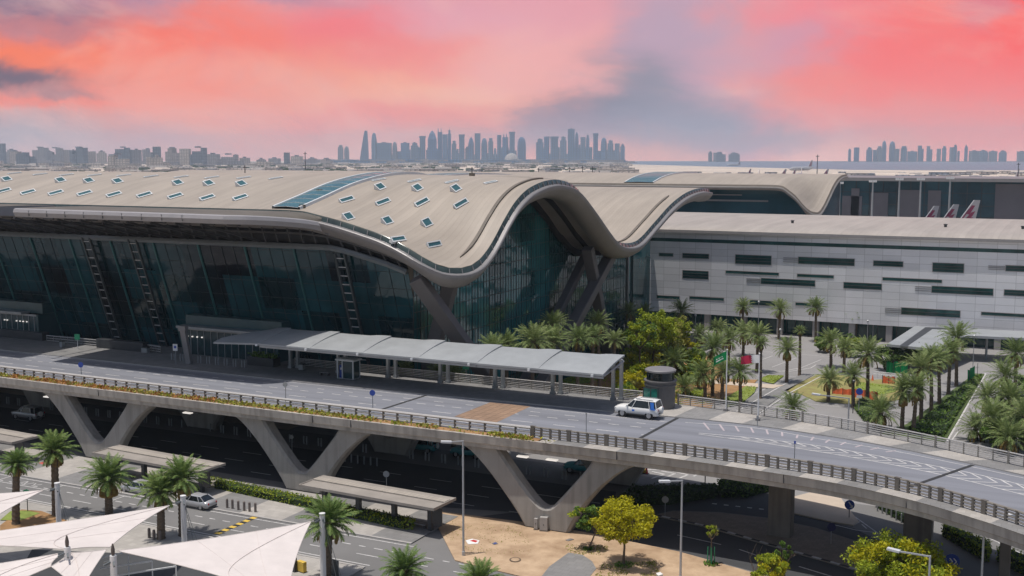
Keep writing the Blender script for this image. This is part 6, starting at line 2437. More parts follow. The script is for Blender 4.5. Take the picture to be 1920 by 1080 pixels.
bollards([W(x, y, 0.13)[:2] for x, y in ((280, 1008), (289, 1011), (300, 1013))], 'bollard_brown', 'brown bollard between the palm trunks by the second sail mast', 'brown bollards by the sail mast', 1.0, 1.5, 0.13)

# ------------------------------------------------------------------ bus shelters
def shelter(uc, label, tilt=0.0):
    t = thing('bus_shelter', label, 'shelter', (uc, 98.3, 0.13), R(-3.0), 'bus shelters on the pavement')
    Lh, z0, z1 = 8.6, 3.05, 3.0
    b = MB()
    v0, v1 = -2.1, 2.1
    b.box(-Lh, Lh, v0, v1, 2.86, 3.06)
    b.box(-Lh, Lh, v0 - 0.001, v0 + 0.12, 3.062, 3.14)
    b.box(-Lh, -Lh + 0.12, v0 + 0.12, v1, 3.062, 3.14)
    b.box(Lh - 0.12, Lh, v0 + 0.12, v1, 3.062, 3.14)
    r = b.build('roof', 'shelter_roof', t, local=True)
    b = MB()
    b.box(-Lh + 0.14, Lh - 0.14, 0.1, 1.15, 3.064, 3.2)
    b.build('roof_slats', 'shelter_slats', r, local=True)
    b = MB()
    b.box(-Lh + 0.14, Lh - 0.14, 1.2, 2.05, 3.064, 3.13)
    b.build('roof_gutter', 'shelter_roof', r, local=True)
    for x in (-6.8, -2.3, 2.3, 6.8):
        b = MB()
        b.box(x - 0.25, x + 0.25, -0.2, 0.3, 0, 2.85)
        b.build('post', 'dark_steel', t, local=True, bevel=0.03)
    b = MB()
    b.box(-6.4, -4.2, -0.1, 0.5, 0.38, 0.48)
    b.box(4.0, 6.2, -0.1, 0.5, 0.38, 0.48)
    bs = b.build('bench', 'lip_metal', t, local=True)
    b = MB()
    for x in (-6.2, -4.4, 4.2, 6.0):
        b.box(x - 0.05, x + 0.05, 0.0, 0.4, 0, 0.379)
    b.build('bench_leg', 'dark_steel', bs, local=True)
    b = MB()
    b.box(7.2, 8.4, -0.3, -0.2, 0.8, 2.6)
    b.build('notice_board', 'car_dark', t, local=True)
    return t
shelter(-64.7, 'grey slatted roof bus shelter on dark posts at the sandy verge, rightmost of the three')
shelter(-94.8, 'grey slatted roof bus shelter behind the two palms and silver saloons, middle of the three')
shelter(-124.4, 'grey slatted roof bus shelter at the left edge, leftmost of the three')

# ------------------------------------------------------------------ shade sails with masts
def mast(p, top, label, fin=False, lean=(0, 0)):
    t = thing('sail_mast', label, 'mast', (p.x, p.y, 0.12), 0, 'masts of the shade sails')
    b = MB()
    lx, ly = lean
    b.tube([(-lx, -ly, 0), (0, 0, top - 0.3), (0, 0, top)], [0.27, 0.25, 0.24], n=14)
    b.build('pole', 'mast_white', t, local=True)
    b = MB()
    if fin:
        b.lathe([(0.1, top), (0.14, top + 0.15), (0.15, top + 0.45), (0.06, top + 0.9), (0, top + 0.95)], n=10)
        b.build('finial', 'finial_bronze', t, local=True)
    else:
        b.lathe([(0.28, top), (0.28, top + 0.08), (0, top + 0.1)], n=12)
        b.build('cap', 'mast_white', t, local=True)
    b = MB()
    for a in (R(200), R(320), R(250)):
        b.beam((0.15 * math.cos(a), 0.15 * math.sin(a), top - 0.45), (0.75 * math.cos(a), 0.75 * math.sin(a), top - 0.6), 0.12, 0.14)
    b.build('bracket', 'mullion_steel', t, local=True)
    if not fin:
        b = MB()
        for dx in (1.6, 2.2):
            b.beam((0.1, 0, top - 0.5), (dx, -0.3 + dx * 0.2, 0), 0.035, 0.035)
        b.build('stay_cable', 'mullion_steel', t, local=True)
    return t
M1, M2, M3 = W(107, 907, 6.2), W(343, 931, 6.2), W(604, 964, 6.6)
C1, C2 = W(126, 1026, 8.2), W(212, 1042, 8.2)
mast(M1, 6.1, 'white mast with guy cables at the tip of the left sail', lean=(0.0, 0))
mast(M2, 6.1, 'white mast with guy cables at the tip of the middle sail')
mast(M3, 6.5, 'white mast with guy cables at the tip of the right sail')
mast(C1, 8.1, 'white mast with a dark pointed finial in front of the middle sail', True)
mast(C2, 8.1, 'white mast with a dark pointed finial at the corner of the right sail', True)
def sail(name, corners, label, pull=0.10, sag=0.0, n=16):
    # a stretched membrane: straight corners, edges curving inwards
    A, B, C_, D = [Vector(c) for c in corners]
    ctr = (A + B + C_ + D) / 4
    def edge(p, q):
        m = (p + q) / 2
        d = (ctr - m)
        m2 = m + d * pull * 2
        return lambda t: p * (1 - t) ** 2 + m2 * 2 * t * (1 - t) + q * t * t
    eAB, eBC, eDC, eAD = edge(A, B), edge(B, C_), edge(D, C_), edge(A, D)
    rows = []
    for i in range(n + 1):
        t = i / n
        r = []
        for j in range(n + 1):
            s = j / n
            p = eAB(s) * (1 - t) + eDC(s) * t + eAD(t) * (1 - s) + eBC(t) * s - (A * (1 - s) * (1 - t) + B * s * (1 - t) + D * (1 - s) * t + C_ * s * t)
            r.append(p)
        rows.append(r)
    t = thing('shade_sail', label, 'shade sail', A, 0, 'white shade sails')
    b = MB()
    b.grid(rows)
    o = b.build('membrane', 'sail_cloth', t, smooth=True)
    b = MB()
    per = [r for r in rows[0]] + [r[-1] for r in rows[1:]] + list(reversed(rows[-1]))[1:] + [r[0] for r in reversed(rows)][1:]
    b.tube(per, 0.035, n=6)
    b.build('edge_rope', 'sail_rope', t)
    b = MB()
    b.tube([rows[k][k] + Vector((0, 0, 0.03)) for k in range(n + 1)], 0.022, n=5)
    for j in (n // 3, 2 * n // 3):
        b.tube([rows[k][j] + Vector((0, 0, 0.012)) for k in range(n + 1)], 0.010, n=4)
    b.build('seam', 'sail_seam', t)
    return t
def wz(x, y, z):
    return W(x, y, z)
sail('s', (wz(82, 919, 5.9), wz(-60, 1000, 5.2), wz(-190, 985, 6.5), wz(-110, 930, 6.2)), 'white shade sail whose tip points to the left mast, cut by the left edge', 0.06)
sail('s', (wz(318, 948, 5.9), wz(206, 1026, 7.2), wz(128, 1030, 7.7), wz(-170, 1018, 6.0)), 'white shade sail with its tip at the middle mast, broad middle sail', 0.07)
sail('s', (wz(583, 978, 6.3), wz(220, 1033, 7.7), wz(440, 1088, 6.6), wz(540, 1112, 6.0)), 'white shade sail with its tip at the right mast, largest of the sails', 0.06)
sail('s', (wz(132, 1036, 7.6), wz(200, 1030, 7.4), wz(150, 1110, 6.0), wz(96, 1062, 7.0)), 'small white shade sail hanging between the two finial masts', 0.05)
sail('s', (wz(120, 1036, 7.6), wz(96, 1062, 6.9), wz(-120, 1160, 6.0), wz(-130, 1075, 6.0)), 'white shade sail in the bottom left corner below the first finial mast', 0.07)
# pale bars of the carport under the sails
t = thing('carport_frame', 'white steel bars of a carport seen below the right sail', 'frame', W(300, 1085, 2.5), 0)
t.location.z = 0.12
for (a, c) in (((182, 1048), (240, 1034)), ((188, 1066), (285, 1052)), ((200, 1082), (330, 1062))):
    b = MB()
    b.beam(W(*a, 2.6), W(*c, 2.6), 0.12, 0.12)
    b.build('bar', 'white_steel', t)
b = MB()
for x, y in ((240, 1034), (285, 1052), (330, 1062)):
    p = W(x, y, 2.55)
    b.tube([(p.x, p.y, 0.12), (p.x, p.y, 2.55)], 0.06, n=6)
b.build('post', 'white_steel', t)
b = MB()
b.prism([W(x, y, 0.13)[:2] for x, y in ((20, 1100), (420, 1100), (480, 1066), (300, 1040), (60, 1030))][::-1], 0.121, 0.128)
o = b.build('carport_paving', 'asphalt_dark')  # dark colour stands in for shaded asphalt below the sails
o['kind'] = 'structure'
# small equipment by the right mast
for nm, lab, cat, (px, py), (sx_, sy_, sz_), m, z in (
    ('fire_hydrant_box', 'small red box at the foot of the right sail mast', 'box', (607, 1074), (0.35, 0.3, 0.7), 'red_paint', 0.12),
    ('mesh_barrier', 'grey mesh barrier panel right of the right sail mast', 'barrier', (624, 1078), (1.6, 0.08, 1.5), 'mullion_steel', 0.12),
    ('ticket_post', 'dark ticket post left of the right sail mast', 'post', (553, 1072), (0.3, 0.3, 1.3), 'car_dark', 0.12),
    ('barrier_cabinet', 'yellow fronted barrier cabinet by the edge of the right sail', 'cabinet', (566, 1072), (0.9, 0.4, 1.0), 'yellow_paint', 0.12)):
    p = W(px, py, z)
    t = thing(nm, lab, cat, (p.x, p.y, z), R(-12))
    b = MB()
    b.box(-sx_ / 2, sx_ / 2, -sy_ / 2, sy_ / 2, 0.05, sz_)
    b.build('body', m, t, local=True, bevel=0.02)
    b = MB()
    b.box(-sx_ / 2 - 0.03, sx_ / 2 + 0.03, -sy_ / 2 - 0.03, sy_ / 2 + 0.03, 0, 0.049)
    b.build('base', 'dark_steel', t, local=True)

# ------------------------------------------------------------------ flags
def flag(px, py_base, py_top, z, kind, label):
    p = W(px, py_base, z)
    d = ray(px, py_top)
    top = CAM_H + d.z * (p.y / d.y)
    t = thing('flagpole', label, 'flag', (p.x, p.y, z), 0)
    b = MB()
    b.tube([(0, 0, 0), (0, 0, top - z)], [0.09, 0.05], n=8)
    b.lathe([(0.0, top - z + 0.18), (0.1, top - z + 0.09), (0.0, top - z)], n=8)
    b.build('pole', 'mast_white', t, local=True)
    h = top - z - 0.05
    ln, ht = (1.75, 1.0) if kind == 'green' else (2.1, 0.9)
    rows, mis = [], []
    nx, nz = 16, 8
    def pt(i, j):
        x = -ln * i / nx
        droop = (1.0 if kind == 'green' else 0.3) * (i / nx) ** 1.2
        y = 0.28 * math.sin(i * 0.8 + j * 0.25) * (i / nx)
        return (x * (0.88 if kind == 'green' else 0.97), y - 0.2 * i / nx, h - ht * j / nz - droop * ln * 0.5)
    b = MB()
    for i in range(nx):
        for j in range(nz):
            if kind == 'green':
                m = 1 if (5 <= i <= 11 and j in (3,) and i % 2 == 1) or (4 <= i <= 11 and j == 5) else 0
            else:
                saw = 6 + (1 if j % 2 == 0 else 0)
                m = 1 if i < saw else 0
            b.face([pt(i, j), pt(i, j + 1), pt(i + 1, j + 1), pt(i + 1, j)], m)
    b.build('cloth', ['flag_green' if kind == 'green' else 'flag_maroon', 'flag_white'], t, smooth=True, local=True)
    b = MB()
    b.box(-0.22, 0.22, -0.22, 0.22, 0, 0.35)
    b.build('base', 'lip_metal', t, local=True)
flag(1361, 772, 657, DZ + 0.13 - 0.1, 'green', 'green flag with small white emblem on a white pole at the inner railing')
flag(1421, 790, 664, DZ + 0.13 - 0.1, 'maroon', 'maroon flag with a white hoist side on a white pole at the inner railing')

# ------------------------------------------------------------------ odds and ends on the verge
for nm, lab, cat, (px, py), fn in (
    ('electrical_cabinet', 'tall pale electrical cabinet at the foot of the right hand V pier', 'cabinet', (1020, 995), (0.8, 0.5, 1.45)),
    ('electrical_cabinet', 'smaller narrow electrical cabinet left of the tall one at the V pier', 'cabinet', (1005, 993), (0.38, 0.3, 1.2))):
    p = W(px, py, 0.1)
    t = thing(nm, lab, cat, (p.x, p.y, 0.1), 0.2, 'cabinets at the V pier')
    b = MB()
    b.box(-fn[0] / 2, fn[0] / 2, -fn[1] / 2, fn[1] / 2, 0.12, fn[2])
    b.build('body', 'kerb_stone', t, local=True, bevel=0.03)
    b = MB()
    b.box(-fn[0] / 2 - 0.03, fn[0] / 2 + 0.03, -fn[1] / 2 - 0.03, fn[1] / 2 + 0.03, 0, 0.119)
    b.build('plinth', 'column_concrete', t, local=True)
    b = MB()
    b.box(-0.03, 0.03, -fn[1] / 2 - 0.02, -fn[1] / 2 - 0.001, 0.6, 0.75)
    b.build('handle', 'dark_steel', t, local=True)
def flat_item(nm, lab, cat, pix, z, mat, mat2=None, pix2=None, h=0.05):
    pl = ccw([W(x, y, z) for x, y in pix])
    b = MB()
    b.prism([(p.x, p.y) for p in pl], z, z + h, bottom=False)
    c = sum(pl, Vector((0, 0, 0))) / len(pl)
    if pix2 is None:
        o = b.build(nm, mat)
        return tag(o, lab, cat)
    t = thing(nm, lab, cat, (c.x, c.y, z))
    b.build('frame', mat, t)
    b2 = MB()
    pl2 = ccw([W(x, y, z) for x, y in pix2])
    b2.prism([(p.x, p.y) for p in pl2], z + h, z + h + 0.01, bottom=False)
    b2.build('panel', mat2, t)
    return t
flat_item('ground_sign', 'red and white panel lying flat on the sand by the street lamp', 'panel', ((873, 1014), (885, 1011), (899, 1014), (896, 1020), (878, 1021)), 0.1, 'flag_white', 'red_paint', ((881, 1015), (888, 1013), (896, 1015), (892, 1018)))
flat_item('access_cover', 'small grey access cover in the sand right of the red panel', 'cover', ((922, 1019), (930, 1017), (934, 1020), (926, 1022)), 0.1, 'lip_metal', 'blue_sign', ((925, 1019.3), (930, 1018.3), (931, 1020), (927, 1021)))
flat_item('access_cover', 'grey square access cover by the small green tree', 'cover', ((1060, 1013), (1070, 1010), (1076, 1012), (1066, 1015)), 0.1, 'lip_metal', 'paver_dark', ((1063, 1013), (1070, 1011), (1073, 1012), (1066, 1014)))
flat_item('access_cover', 'round access ring in the bare sand left of the concrete slab', 'cover', [(966 + 11 * math.cos(a), 1050 + 4.5 * math.sin(a)) for a in [k * PI / 8 for k in range(16)]], 0.1, 'bark', 'sand', [(966 + 8 * math.cos(a), 1050 + 3.2 * math.sin(a)) for a in [k * PI / 8 for k in range(16)]])
flat_item('red_marking', 'small faded red patch painted on the pavement by the tall palm', 'marking', ((72, 868), (80, 866), (86, 868), (80, 871)), 0.135, 'red_faded', h=0.004)
flat_item('floor_light', 'small white light box at the bottom of the sandy verge', 'light', ((1230, 1078), (1238, 1076), (1243, 1080), (1234, 1083)), 0.1, 'flag_white', h=0.18)
# site netting and green hoardings in the garden
def netting(x0, y0, x1, y1, h, mat, nm, lab, cat, z=0.1, posts=3):
    a, c = W(x0, y0, z), W(x1, y1, z)
    t = thing(nm, lab, cat, (a.x, a.y, z))
    b = MB()
    n = 10
    rows = []
    d = (c - a)
    s = Vector((-d.y, d.x, 0)).normalized()
    for k in range(n + 1):
        p = a + d * (k / n) + s * 0.15 * math.sin(k * 2.1)
        rows.append([(p.x, p.y, z), (p.x + s.x * 0.05, p.y + s.y * 0.05, z + h * (0.9 + 0.1 * math.sin(k * 1.7)))])
    b.grid(rows)
    b.build('mesh_sheet', mat, t)
    for k in range(posts):
        p = a + d * (k / max(1, posts - 1))
        b = MB()
        b.tube([(p.x - s.x * 0.3, p.y - s.y * 0.3, z), (p.x - s.x * 0.3, p.y - s.y * 0.3, z + h * 1.1)], 0.05, n=6)
        b.build('post', 'dark_steel', t)
netting(1600, 745, 1645, 750, 1.4, 'orange_mesh', 'safety_netting', 'orange safety netting around the bed, nearest stretch behind the palms', 'netting')
netting(1655, 718, 1678, 720, 1.3, 'orange_mesh', 'safety_netting', 'orange safety netting beyond the small lawn, farther stretch', 'netting')
netting(1561, 738, 1600, 741, 1.0, 'orange_mesh', 'safety_netting', 'orange safety netting left of the dark lantern post', 'netting')
netting(1661, 699, 1702, 701, 2.2, 'flag_green', 'green_hoarding', 'wide green cloth hoarding below the round dark trees', 'hoarding', posts=4)
netting(1814, 716, 1829, 704, 2.0, 'flag_green', 'green_hoarding', 'narrow green cloth hoarding at the end of the hedge row', 'hoarding', posts=2)
for i, (px, py, lab) in enumerate(((1636, 714, 'orange traffic cone by the white fence in the garden'), (1212, 888, 'red traffic cone on the sunny yard below the overpass'))):
    p = W(px, py, 0.02)
    t = thing('traffic_cone', lab, 'cone', (p.x, p.y, 0.02))
    b = MB()
    b.lathe([(0.22, 0.05), (0.05, 1.0), (0, 1.0)], n=12)
    b.build('cone', 'orange_mesh' if i == 0 else 'red_paint', t, local=True)
    b = MB()
    b.box(-0.28, 0.28, -0.28, 0.28, 0, 0.049)
    b.build('base', 'dark_steel', t, local=True)
p = W(1198, 887, 0.02)
t = thing('water_barrier', 'yellow water filled barrier block lying beside the red cone', 'barrier', (p.x, p.y, 0.02), 0.3)
b = MB()
b.box(-0.9, 0.9, -0.3, 0.3, 0.12, 0.5)
b.build('block', 'yellow_paint', t, local=True, bevel=0.08)
b = MB()
for x in (-0.6, 0.6):
    b.box(x - 0.15, x + 0.15, -0.28, 0.28, 0, 0.119)
b.build('foot', 'dark_steel', t, local=True)
# white fence rails beyond the netting
t = thing('low_fence', 'low white rail fence beyond the orange netting in the garden', 'fence', W(1640, 712, 0.1))
b = MB()
a, c = W(1636, 706, 0.1), W(1690, 712, 0.1)
for z in (0.5, 0.95):
    b.tube([a + Vector((0, 0, z)), c + Vector((0, 0, z))], 0.05, n=6)
b.build('rail', 'white_steel', t)
for k in range(7):
    p = a.lerp(c, k / 6)
    b = MB()
    b.tube([p, p + Vector((0, 0, 1.0))], 0.045, n=6)
    b.build('post', 'white_steel', t)
p = W(1180, 668, 0.1)
# ------------------------------------------------------------------ date palms
def palm_crown_mesh(seed, nf=46, L=2.7, fresh=False, leaflets=17):
    r = random.Random(seed)
    b = MB()
    for i in range(nf):
        az = i * 2.39996 + r.uniform(-0.25, 0.25)
        k = i / nf
        el0 = lerp(R(84), R(-8), k ** 0.85) + r.uniform(-0.12, 0.12)
        ln = L * r.uniform(0.85, 1.1) * (0.8 + 0.25 * math.sin(k * PI))
        droop = lerp(0.55, 1.35, k) * r.uniform(0.8, 1.2)
        p = Vector((0.10 * math.cos(az), 0.10 * math.sin(az), 0.25 * (1 - k)))
        pts = [p.copy()]
        e = el0
        n = 9
        for s in range(n):
            d = Vector((math.cos(e) * math.cos(az), math.cos(e) * math.sin(az), math.sin(e)))
            p = p + d * ln / n
            pts.append(p.copy())
            e -= droop / n * (0.5 + 1.1 * s / n)
        side = Vector((-math.sin(az), math.cos(az), 0))
        # stem
        for a, c in zip(pts, pts[1:]):
            b.face([a + side * 0.025, a - side * 0.025, c - side * 0.02, c + side * 0.02], 1)
        # leaflets
        for s in range(leaflets):
            t = 0.12 + 0.88 * s / (leaflets - 1)
            x = t * n
            j = min(n - 1, int(x))
            q = pts[j].lerp(pts[j + 1], x - j)
            d = (pts[j + 1] - pts[j]).normalized()
            up = side.cross(d).normalized()
            ll = 0.62 * math.sin(PI * min(1, 0.18 + t * 0.78)) ** 0.8 * r.uniform(0.8, 1.15)
            for sg in (-1, 1):
                tip = q + (side * sg * 0.62 + d * 0.62 + up * r.uniform(0.02, 0.42)) * ll
                w = d * 0.055
                b.face([q - w, q + w, tip + w * 0.25, tip - w * 0.25], 0)
    return b
def palm_trunk(h, r0=0.34, r1=0.24, seed=0, boots=True):
    r = random.Random(seed)
    b = MB()
    pts, rad = [], []
    n = int(h / 0.22)
    bx, by = r.uniform(-0.2, 0.2), r.uniform(-0.2, 0.2)
    for k in range(n + 1):
        t = k / n
        pts.append((bx * t * t, by * t * t, h * t))
        rad.append(lerp(r0, r1, min(1, t * 1.2)) * (1.08 if k % 2 else 0.95) * (1.25 if k == 0 else 1))
    b.tube(pts, rad, n=9)
    if boots:
        for k in range(40):
            a, z = k * 2.4, h - 1.0 + 1.0 * (k / 40)
            c = Vector((bx * (z / h) ** 2, by * (z / h) ** 2, z))
            d = Vector((math.cos(a), math.sin(a), 0))
            b.beam(c + d * r1 * 0.8, c + d * (r1 + 0.12) + Vector((0, 0, 0.28)), 0.10, 0.06)
    return b, (bx, by)
PALMS = []
_protos = {}
def palm_proto(v):
    # v: 0..3 garden palms, 4..5 the fuller palms by the street, with dry lower fronds
    if v in _protos:
        return _protos[v]
    t = thing('palm_tree', '-', 'palm tree', (0, 0, -500))
    h = 6.0
    tb, (bx, by) = palm_trunk(h, 0.30 if v < 4 else 0.42, 0.23 if v < 4 else 0.36, 40 + v)
    tb.build('trunk', 'palm_bark', t, smooth=False, local=True)
    cr = palm_crown_mesh(70 + v, 46 if v < 4 else 60, (2.55, 2.75, 2.4, 2.6, 2.6, 2.7)[v], leaflets=15 if v < 4 else 22)
    o = cr.build('crown', ['palm_leaf' if v < 4 else 'palm_leaf_fresh', 'palm_leaf_fresh'], t, local=True)
    o.location = (bx, by, h - 0.15)
    r = random.Random(90 + v)
    b = MB()
    for k in range(14 if v < 4 else 22):
        az = r.uniform(0, 2 * PI)
        q = Vector((bx + 0.2 * math.cos(az), by + 0.2 * math.sin(az), h - 0.3))
        e = R(r.uniform(-35, -5))
        for s in range(6):
            d = Vector((math.cos(e) * math.cos(az), math.cos(e) * math.sin(az), math.sin(e)))
            q2 = q + d * 0.28
            sd_ = Vector((-math.sin(az), math.cos(az), 0))
            b.face([q - sd_ * 0.14, q + sd_ * 0.14, q2 + sd_ * 0.10, q2 - sd_ * 0.10])
            q = q2
            e -= 0.28
    b.build('dry_fronds', 'palm_dead', t, local=True)
    _protos[v] = t
    return t
pr_ = random.Random(3)
def palm(px, yb, yc, label_fn, grp, v=None, size=1.0, z=0.0, dz=0.0):
    # base pixel on the ground, crown centre pixel row -> trunk height
    p = W(px, yb, z)
    d = ray(px, yc)
    hc = CAM_H + d.z * (p.y / d.y) - z
    PALMS.append((px, p, hc, v if v is not None else pr_.randrange(4), size, grp, label_fn, z))
G1, G2, G3, G4, G5 = 'palms along the terminal glass wall', 'palms of the garden behind the elevated road', 'palms in front of the panel building', 'palms along the avenue hedge', 'palms by the street and sails'
def palm_u(px, yc, u, size=1.0, v=None, grp=None):
    q = AU(px, yc, u)
    PALMS.append((px, Vector((q.x, q.y, 0)), q.z, v if v is not None else pr_.randrange(4), size, grp, None, 0.0))
def palm_v(px, yc, vv, size=1.0, grp=None):
    q = AV(px, yc, vv)
    PALMS.append((px, Vector((q.x, q.y, 0)), q.z, pr_.randrange(4), size, grp, None, 0.0))
for px, yc, vv, sz in ((760, 690, 129.0, 0.75), (816, 694, 129.0, 0.7), (850, 692, 129.2, 0.85), (868, 700, 129.0, 0.6)):
    palm_v(px, yc, vv, sz, G1)
for px, yc, u, sz in ((914, 646, -66.5, 0.9), (950, 640, -67, 0.9), (996, 636, -63, 1.2), (1034, 636, -62, 1.1), (1042, 606, -66, 1.0), (1083, 632, -60, 1.0), (1112, 628, -62, 0.85), (1126, 602, -66.5, 0.95), (1186, 582, -75, 0.95), (1212, 580, -74, 0.8), (1150, 634, -62, 0.8)):
    palm_u(px, yc, u, sz, None, G1)
for px, yb, yc, sz in ((1167, 668, 636, 1.05), (1199, 668, 620, 1.0), (1262, 650, 606, 1.0), (1276, 630, 580, 1.1), (1285, 660, 632, 0.95), (1312, 666, 626, 0.95), (1343, 650, 612, 0.9), (1262, 716, 674, 1.1), (1280, 744, 722, 0.9), (1322, 752, 698, 1.05), (1336, 744, 650, 1.1), (1354, 756, 692, 0.95), (1388, 760, 694, 1.0),
                       (1365, 690, 634, 1.05), (1393, 668, 622, 1.1), (1419, 698, 624, 1.0), (1425, 748, 640, 0.55), (1475, 718, 652, 0.95), (1499, 704, 616, 0.42), (1486, 800, 760, 0.95), (1310, 730, 712, 0.6)):
    palm(px, yb, yc, None, G2, size=sz)
for px, yb, yc, sz in ((1392, 632, 574, 0.95), (1460, 636, 578, 1.0), (1529, 641, 574, 1.0), (1604, 635, 586, 1.0), (1660, 629, 588, 1.15), (1676, 627, 570, 1.25)):
    palm(px, yb, yc, None, G3, size=sz)
for px, yb, yc, sz in ((1558, 690, 638, 1.05), (1582, 700, 650, 0.9), (1553, 754, 708, 0.95), (1600, 764, 700, 0.9), (1626, 758, 660, 1.25), (1650, 806, 770, 1.1), (1691, 810, 728, 1.1), (1712, 812, 722, 1.0), (1727, 794, 686, 1.05), (1746, 776, 670, 1.0), (1761, 758, 672, 0.95), (1778, 740, 656, 1.0), (1793, 724, 630, 1.2),
                       (1903, 740, 660, 1.1), (1877, 770, 702, 1.1), (1850, 800, 742, 1.1), (1893, 806, 744, 1.1), (1830, 826, 806, 1.0), (1858, 830, 780, 1.1), (1892, 850, 816, 1.05), (1916, 842, 776, 1.1), (1874, 838, 802, 0.9)):
    palm(px, yb, yc, None, G4, size=sz)
for px, yb, yc, sz, v in ((30, 985, 866, 0.75, 5), (105, 968, 842, 1.0, 4), (205, 966, 893, 1.12, 5), (302, 1012, 918, 1.0, 4), (343, 1006, 893, 1.05, 5), (612, 1085, 975, 1.1, 4), (757, 1150, 1062, 0.85, 5), (902, 1190, 1082, 0.8, 4)):
    palm(px, yb, yc, None, G5, v=v, size=sz)
NOTE = {G1: 'palm under the terminal glass wall', G2: 'garden palm behind the inner railing', G3: 'tall palm by the panel building', G4: 'palm along the avenue hedge', G5: 'full palm by the street and sails'}
cnt = {}
used = set()
for g in (G1, G2, G3, G4, G5):
    lst = sorted([q for q in PALMS if q[5] == g], key=lambda q: q[0])
    for i, (px, p, hc, v, sz, grp, _, z) in enumerate(lst):
        pt = palm_proto(v)
        lab = '%s%s, %s from left' % ('small crowned ' if sz < 0.7 else ('broad crowned ' if sz >= 1.15 else ('slender tall ' if hc > 8.2 else ('short ' if hc < 4.5 else ''))), NOTE[g], ORD[i])
        if v not in used:
            used.add(v)
            t = pt
            t.location = (p.x, p.y, z)
            t.rotation_euler = (0, 0, pr_.uniform(0, 6))
        else:
            t = copy_tree(pt, (p.x, p.y, z), pr_.uniform(0, 6))
        t.rotation_euler = (pr_.gauss(0, 0.025), pr_.gauss(0, 0.025), t.rotation_euler.z)
        t['label'] = lab
        t['group'] = grp
        hc = max(1.6, hc - 0.3)
        cs = sz * (1.0 if grp in (G5, G1) else 1.15)
        # trunk stretched to height; crown and dry fronds keep their own size
        for k in t.children:
            nm = k.name.split('.')[0]
            if nm == 'trunk':
                k.scale = (0.9 + 0.1 * cs, 0.9 + 0.1 * cs, hc / 6.0)
            elif nm == 'crown':
                k.scale = (cs, cs, cs)
                k.location = (k.location.x, k.location.y, hc - 0.15)
                k.rotation_euler = (pr_.uniform(-0.06, 0.06), pr_.uniform(-0.06, 0.06), pr_.uniform(0, 6))
            else:
                k.scale = (cs, cs, cs)
                k.location = (0, 0, hc - 6.0 * cs)
for v, t in _protos.items():
    if v not in used:
        for k in list(t.children):
            bpy.data.objects.remove(k)
        bpy.data.objects.remove(t)

# ------------------------------------------------------------------ leafy trees
def limb(b, p, d, L_, r, rnd, depth, tips):
    pts, rad = [p.copy()], [r]
    q = p.copy()
    dd = d.copy()
    n = 4
    for k in range(n):
        dd = (dd + Vector((rnd.gauss(0, 0.13), rnd.gauss(0, 0.13), 0.05))).normalized()
        q = q + dd * L_ / n
        pts.append(q.copy())
        rad.append(r * (1 - 0.4 * (k + 1) / n))
    b.tube(pts, rad, n=6, caps=False)
    if depth == 0:
        tips.append(q)
        return
    m = rnd.choice([2, 3, 3])
    a0 = rnd.uniform(0, 6.28)
    for k in range(m):
        a = a0 + 2 * PI * k / m
        e = rnd.uniform(0.45, 0.85)
        nd = (dd * math.cos(e) + (Vector((math.cos(a), math.sin(a), 0.25))) * math.sin(e)).normalized()
        limb(b, q, nd, L_ * rnd.uniform(0.62, 0.8), r * 0.58, rnd, depth - 1, tips)
def leafy_tree(loc, H, spread, mats, label, seed, trunk_h=None, clumps=34, per=90, ls=0.16, flat=0.8, group=None, name='leafy_tree', cat='tree', bias=0.0, skirt=None, low=0.35):
    rnd = random.Random(seed)
    t = thing(name, label, cat, loc, 0, group)
    th = trunk_h if trunk_h is not None else H * 0.35
    b = MB()
    tips = []
    limb(b, Vector((0, 0, 0)), Vector((rnd.gauss(0, 0.05), rnd.gauss(0, 0.05), 1)).normalized(), th, max(0.05, H * 0.022), rnd, 0, tips)
    top = tips[0]
    tips = []
    for k in range(4):
        a = k * PI / 2 + rnd.uniform(-0.4, 0.4)
        limb(b, top, Vector((math.cos(a) * 0.7, math.sin(a) * 0.7, 0.8)).normalized(), (H - th) * 0.36, max(0.03, H * 0.014), rnd, 2, tips)
    b.build('trunk', 'bark', t, smooth=True, local=True)
    c = MB()
    ch = H - th * (1 - low)
    cz_ = th * (1 - low) + ch * 0.5
    cl = []
    for k in range(clumps):
        while True:
            x, y, z = rnd.uniform(-1, 1), rnd.uniform(-1, 1), rnd.uniform(-1, 1)
            rr_ = x * x + y * y + z * z
            if 0.12 < rr_ < 1:
                break
        s = rr_ ** 0.5
        f = (0.55 + 0.45 * rnd.random()) / s * min(1, s + 0.25)
        wob = 1 + 0.28 * mnoise.noise(Vector((x * 2.2 + seed, y * 2.2, z * 2.2)))
        cl.append((Vector((x * f * spread * wob, y * f * spread * wob, cz_ + z * f * ch * 0.5 * wob)), rnd.uniform(0.16, 0.30) * spread))
    for q, rad in cl:
        mi = 0 if rnd.random() > 0.35 + bias * (q.z - cz_) / ch else min(len(mats) - 1, 1)
        for k in range(per):
            d = Vector((rnd.gauss(0, 1), rnd.gauss(0, 1), rnd.gauss(0, 1))).normalized()
            leaf_quad(c, q + Vector((d.x, d.y, d.z * flat)) * rad * rnd.random() ** 0.45, ls * rnd.uniform(0.6, 1.3), rnd, mi, flat=0.5)
    c.build('crown', mats, t, local=True)
    if skirt:
        s = MB()
        for k in range(160):
            a, r_ = rnd.uniform(0, 6.28), skirt * rnd.random() ** 0.6
            leaf_quad(s, Vector((r_ * math.cos(a), r_ * math.sin(a), 0.05 + 0.15 * rnd.random())), 0.14, rnd)
        s.build('ground_shoots', 'leaf_green', t, local=True)
    return t
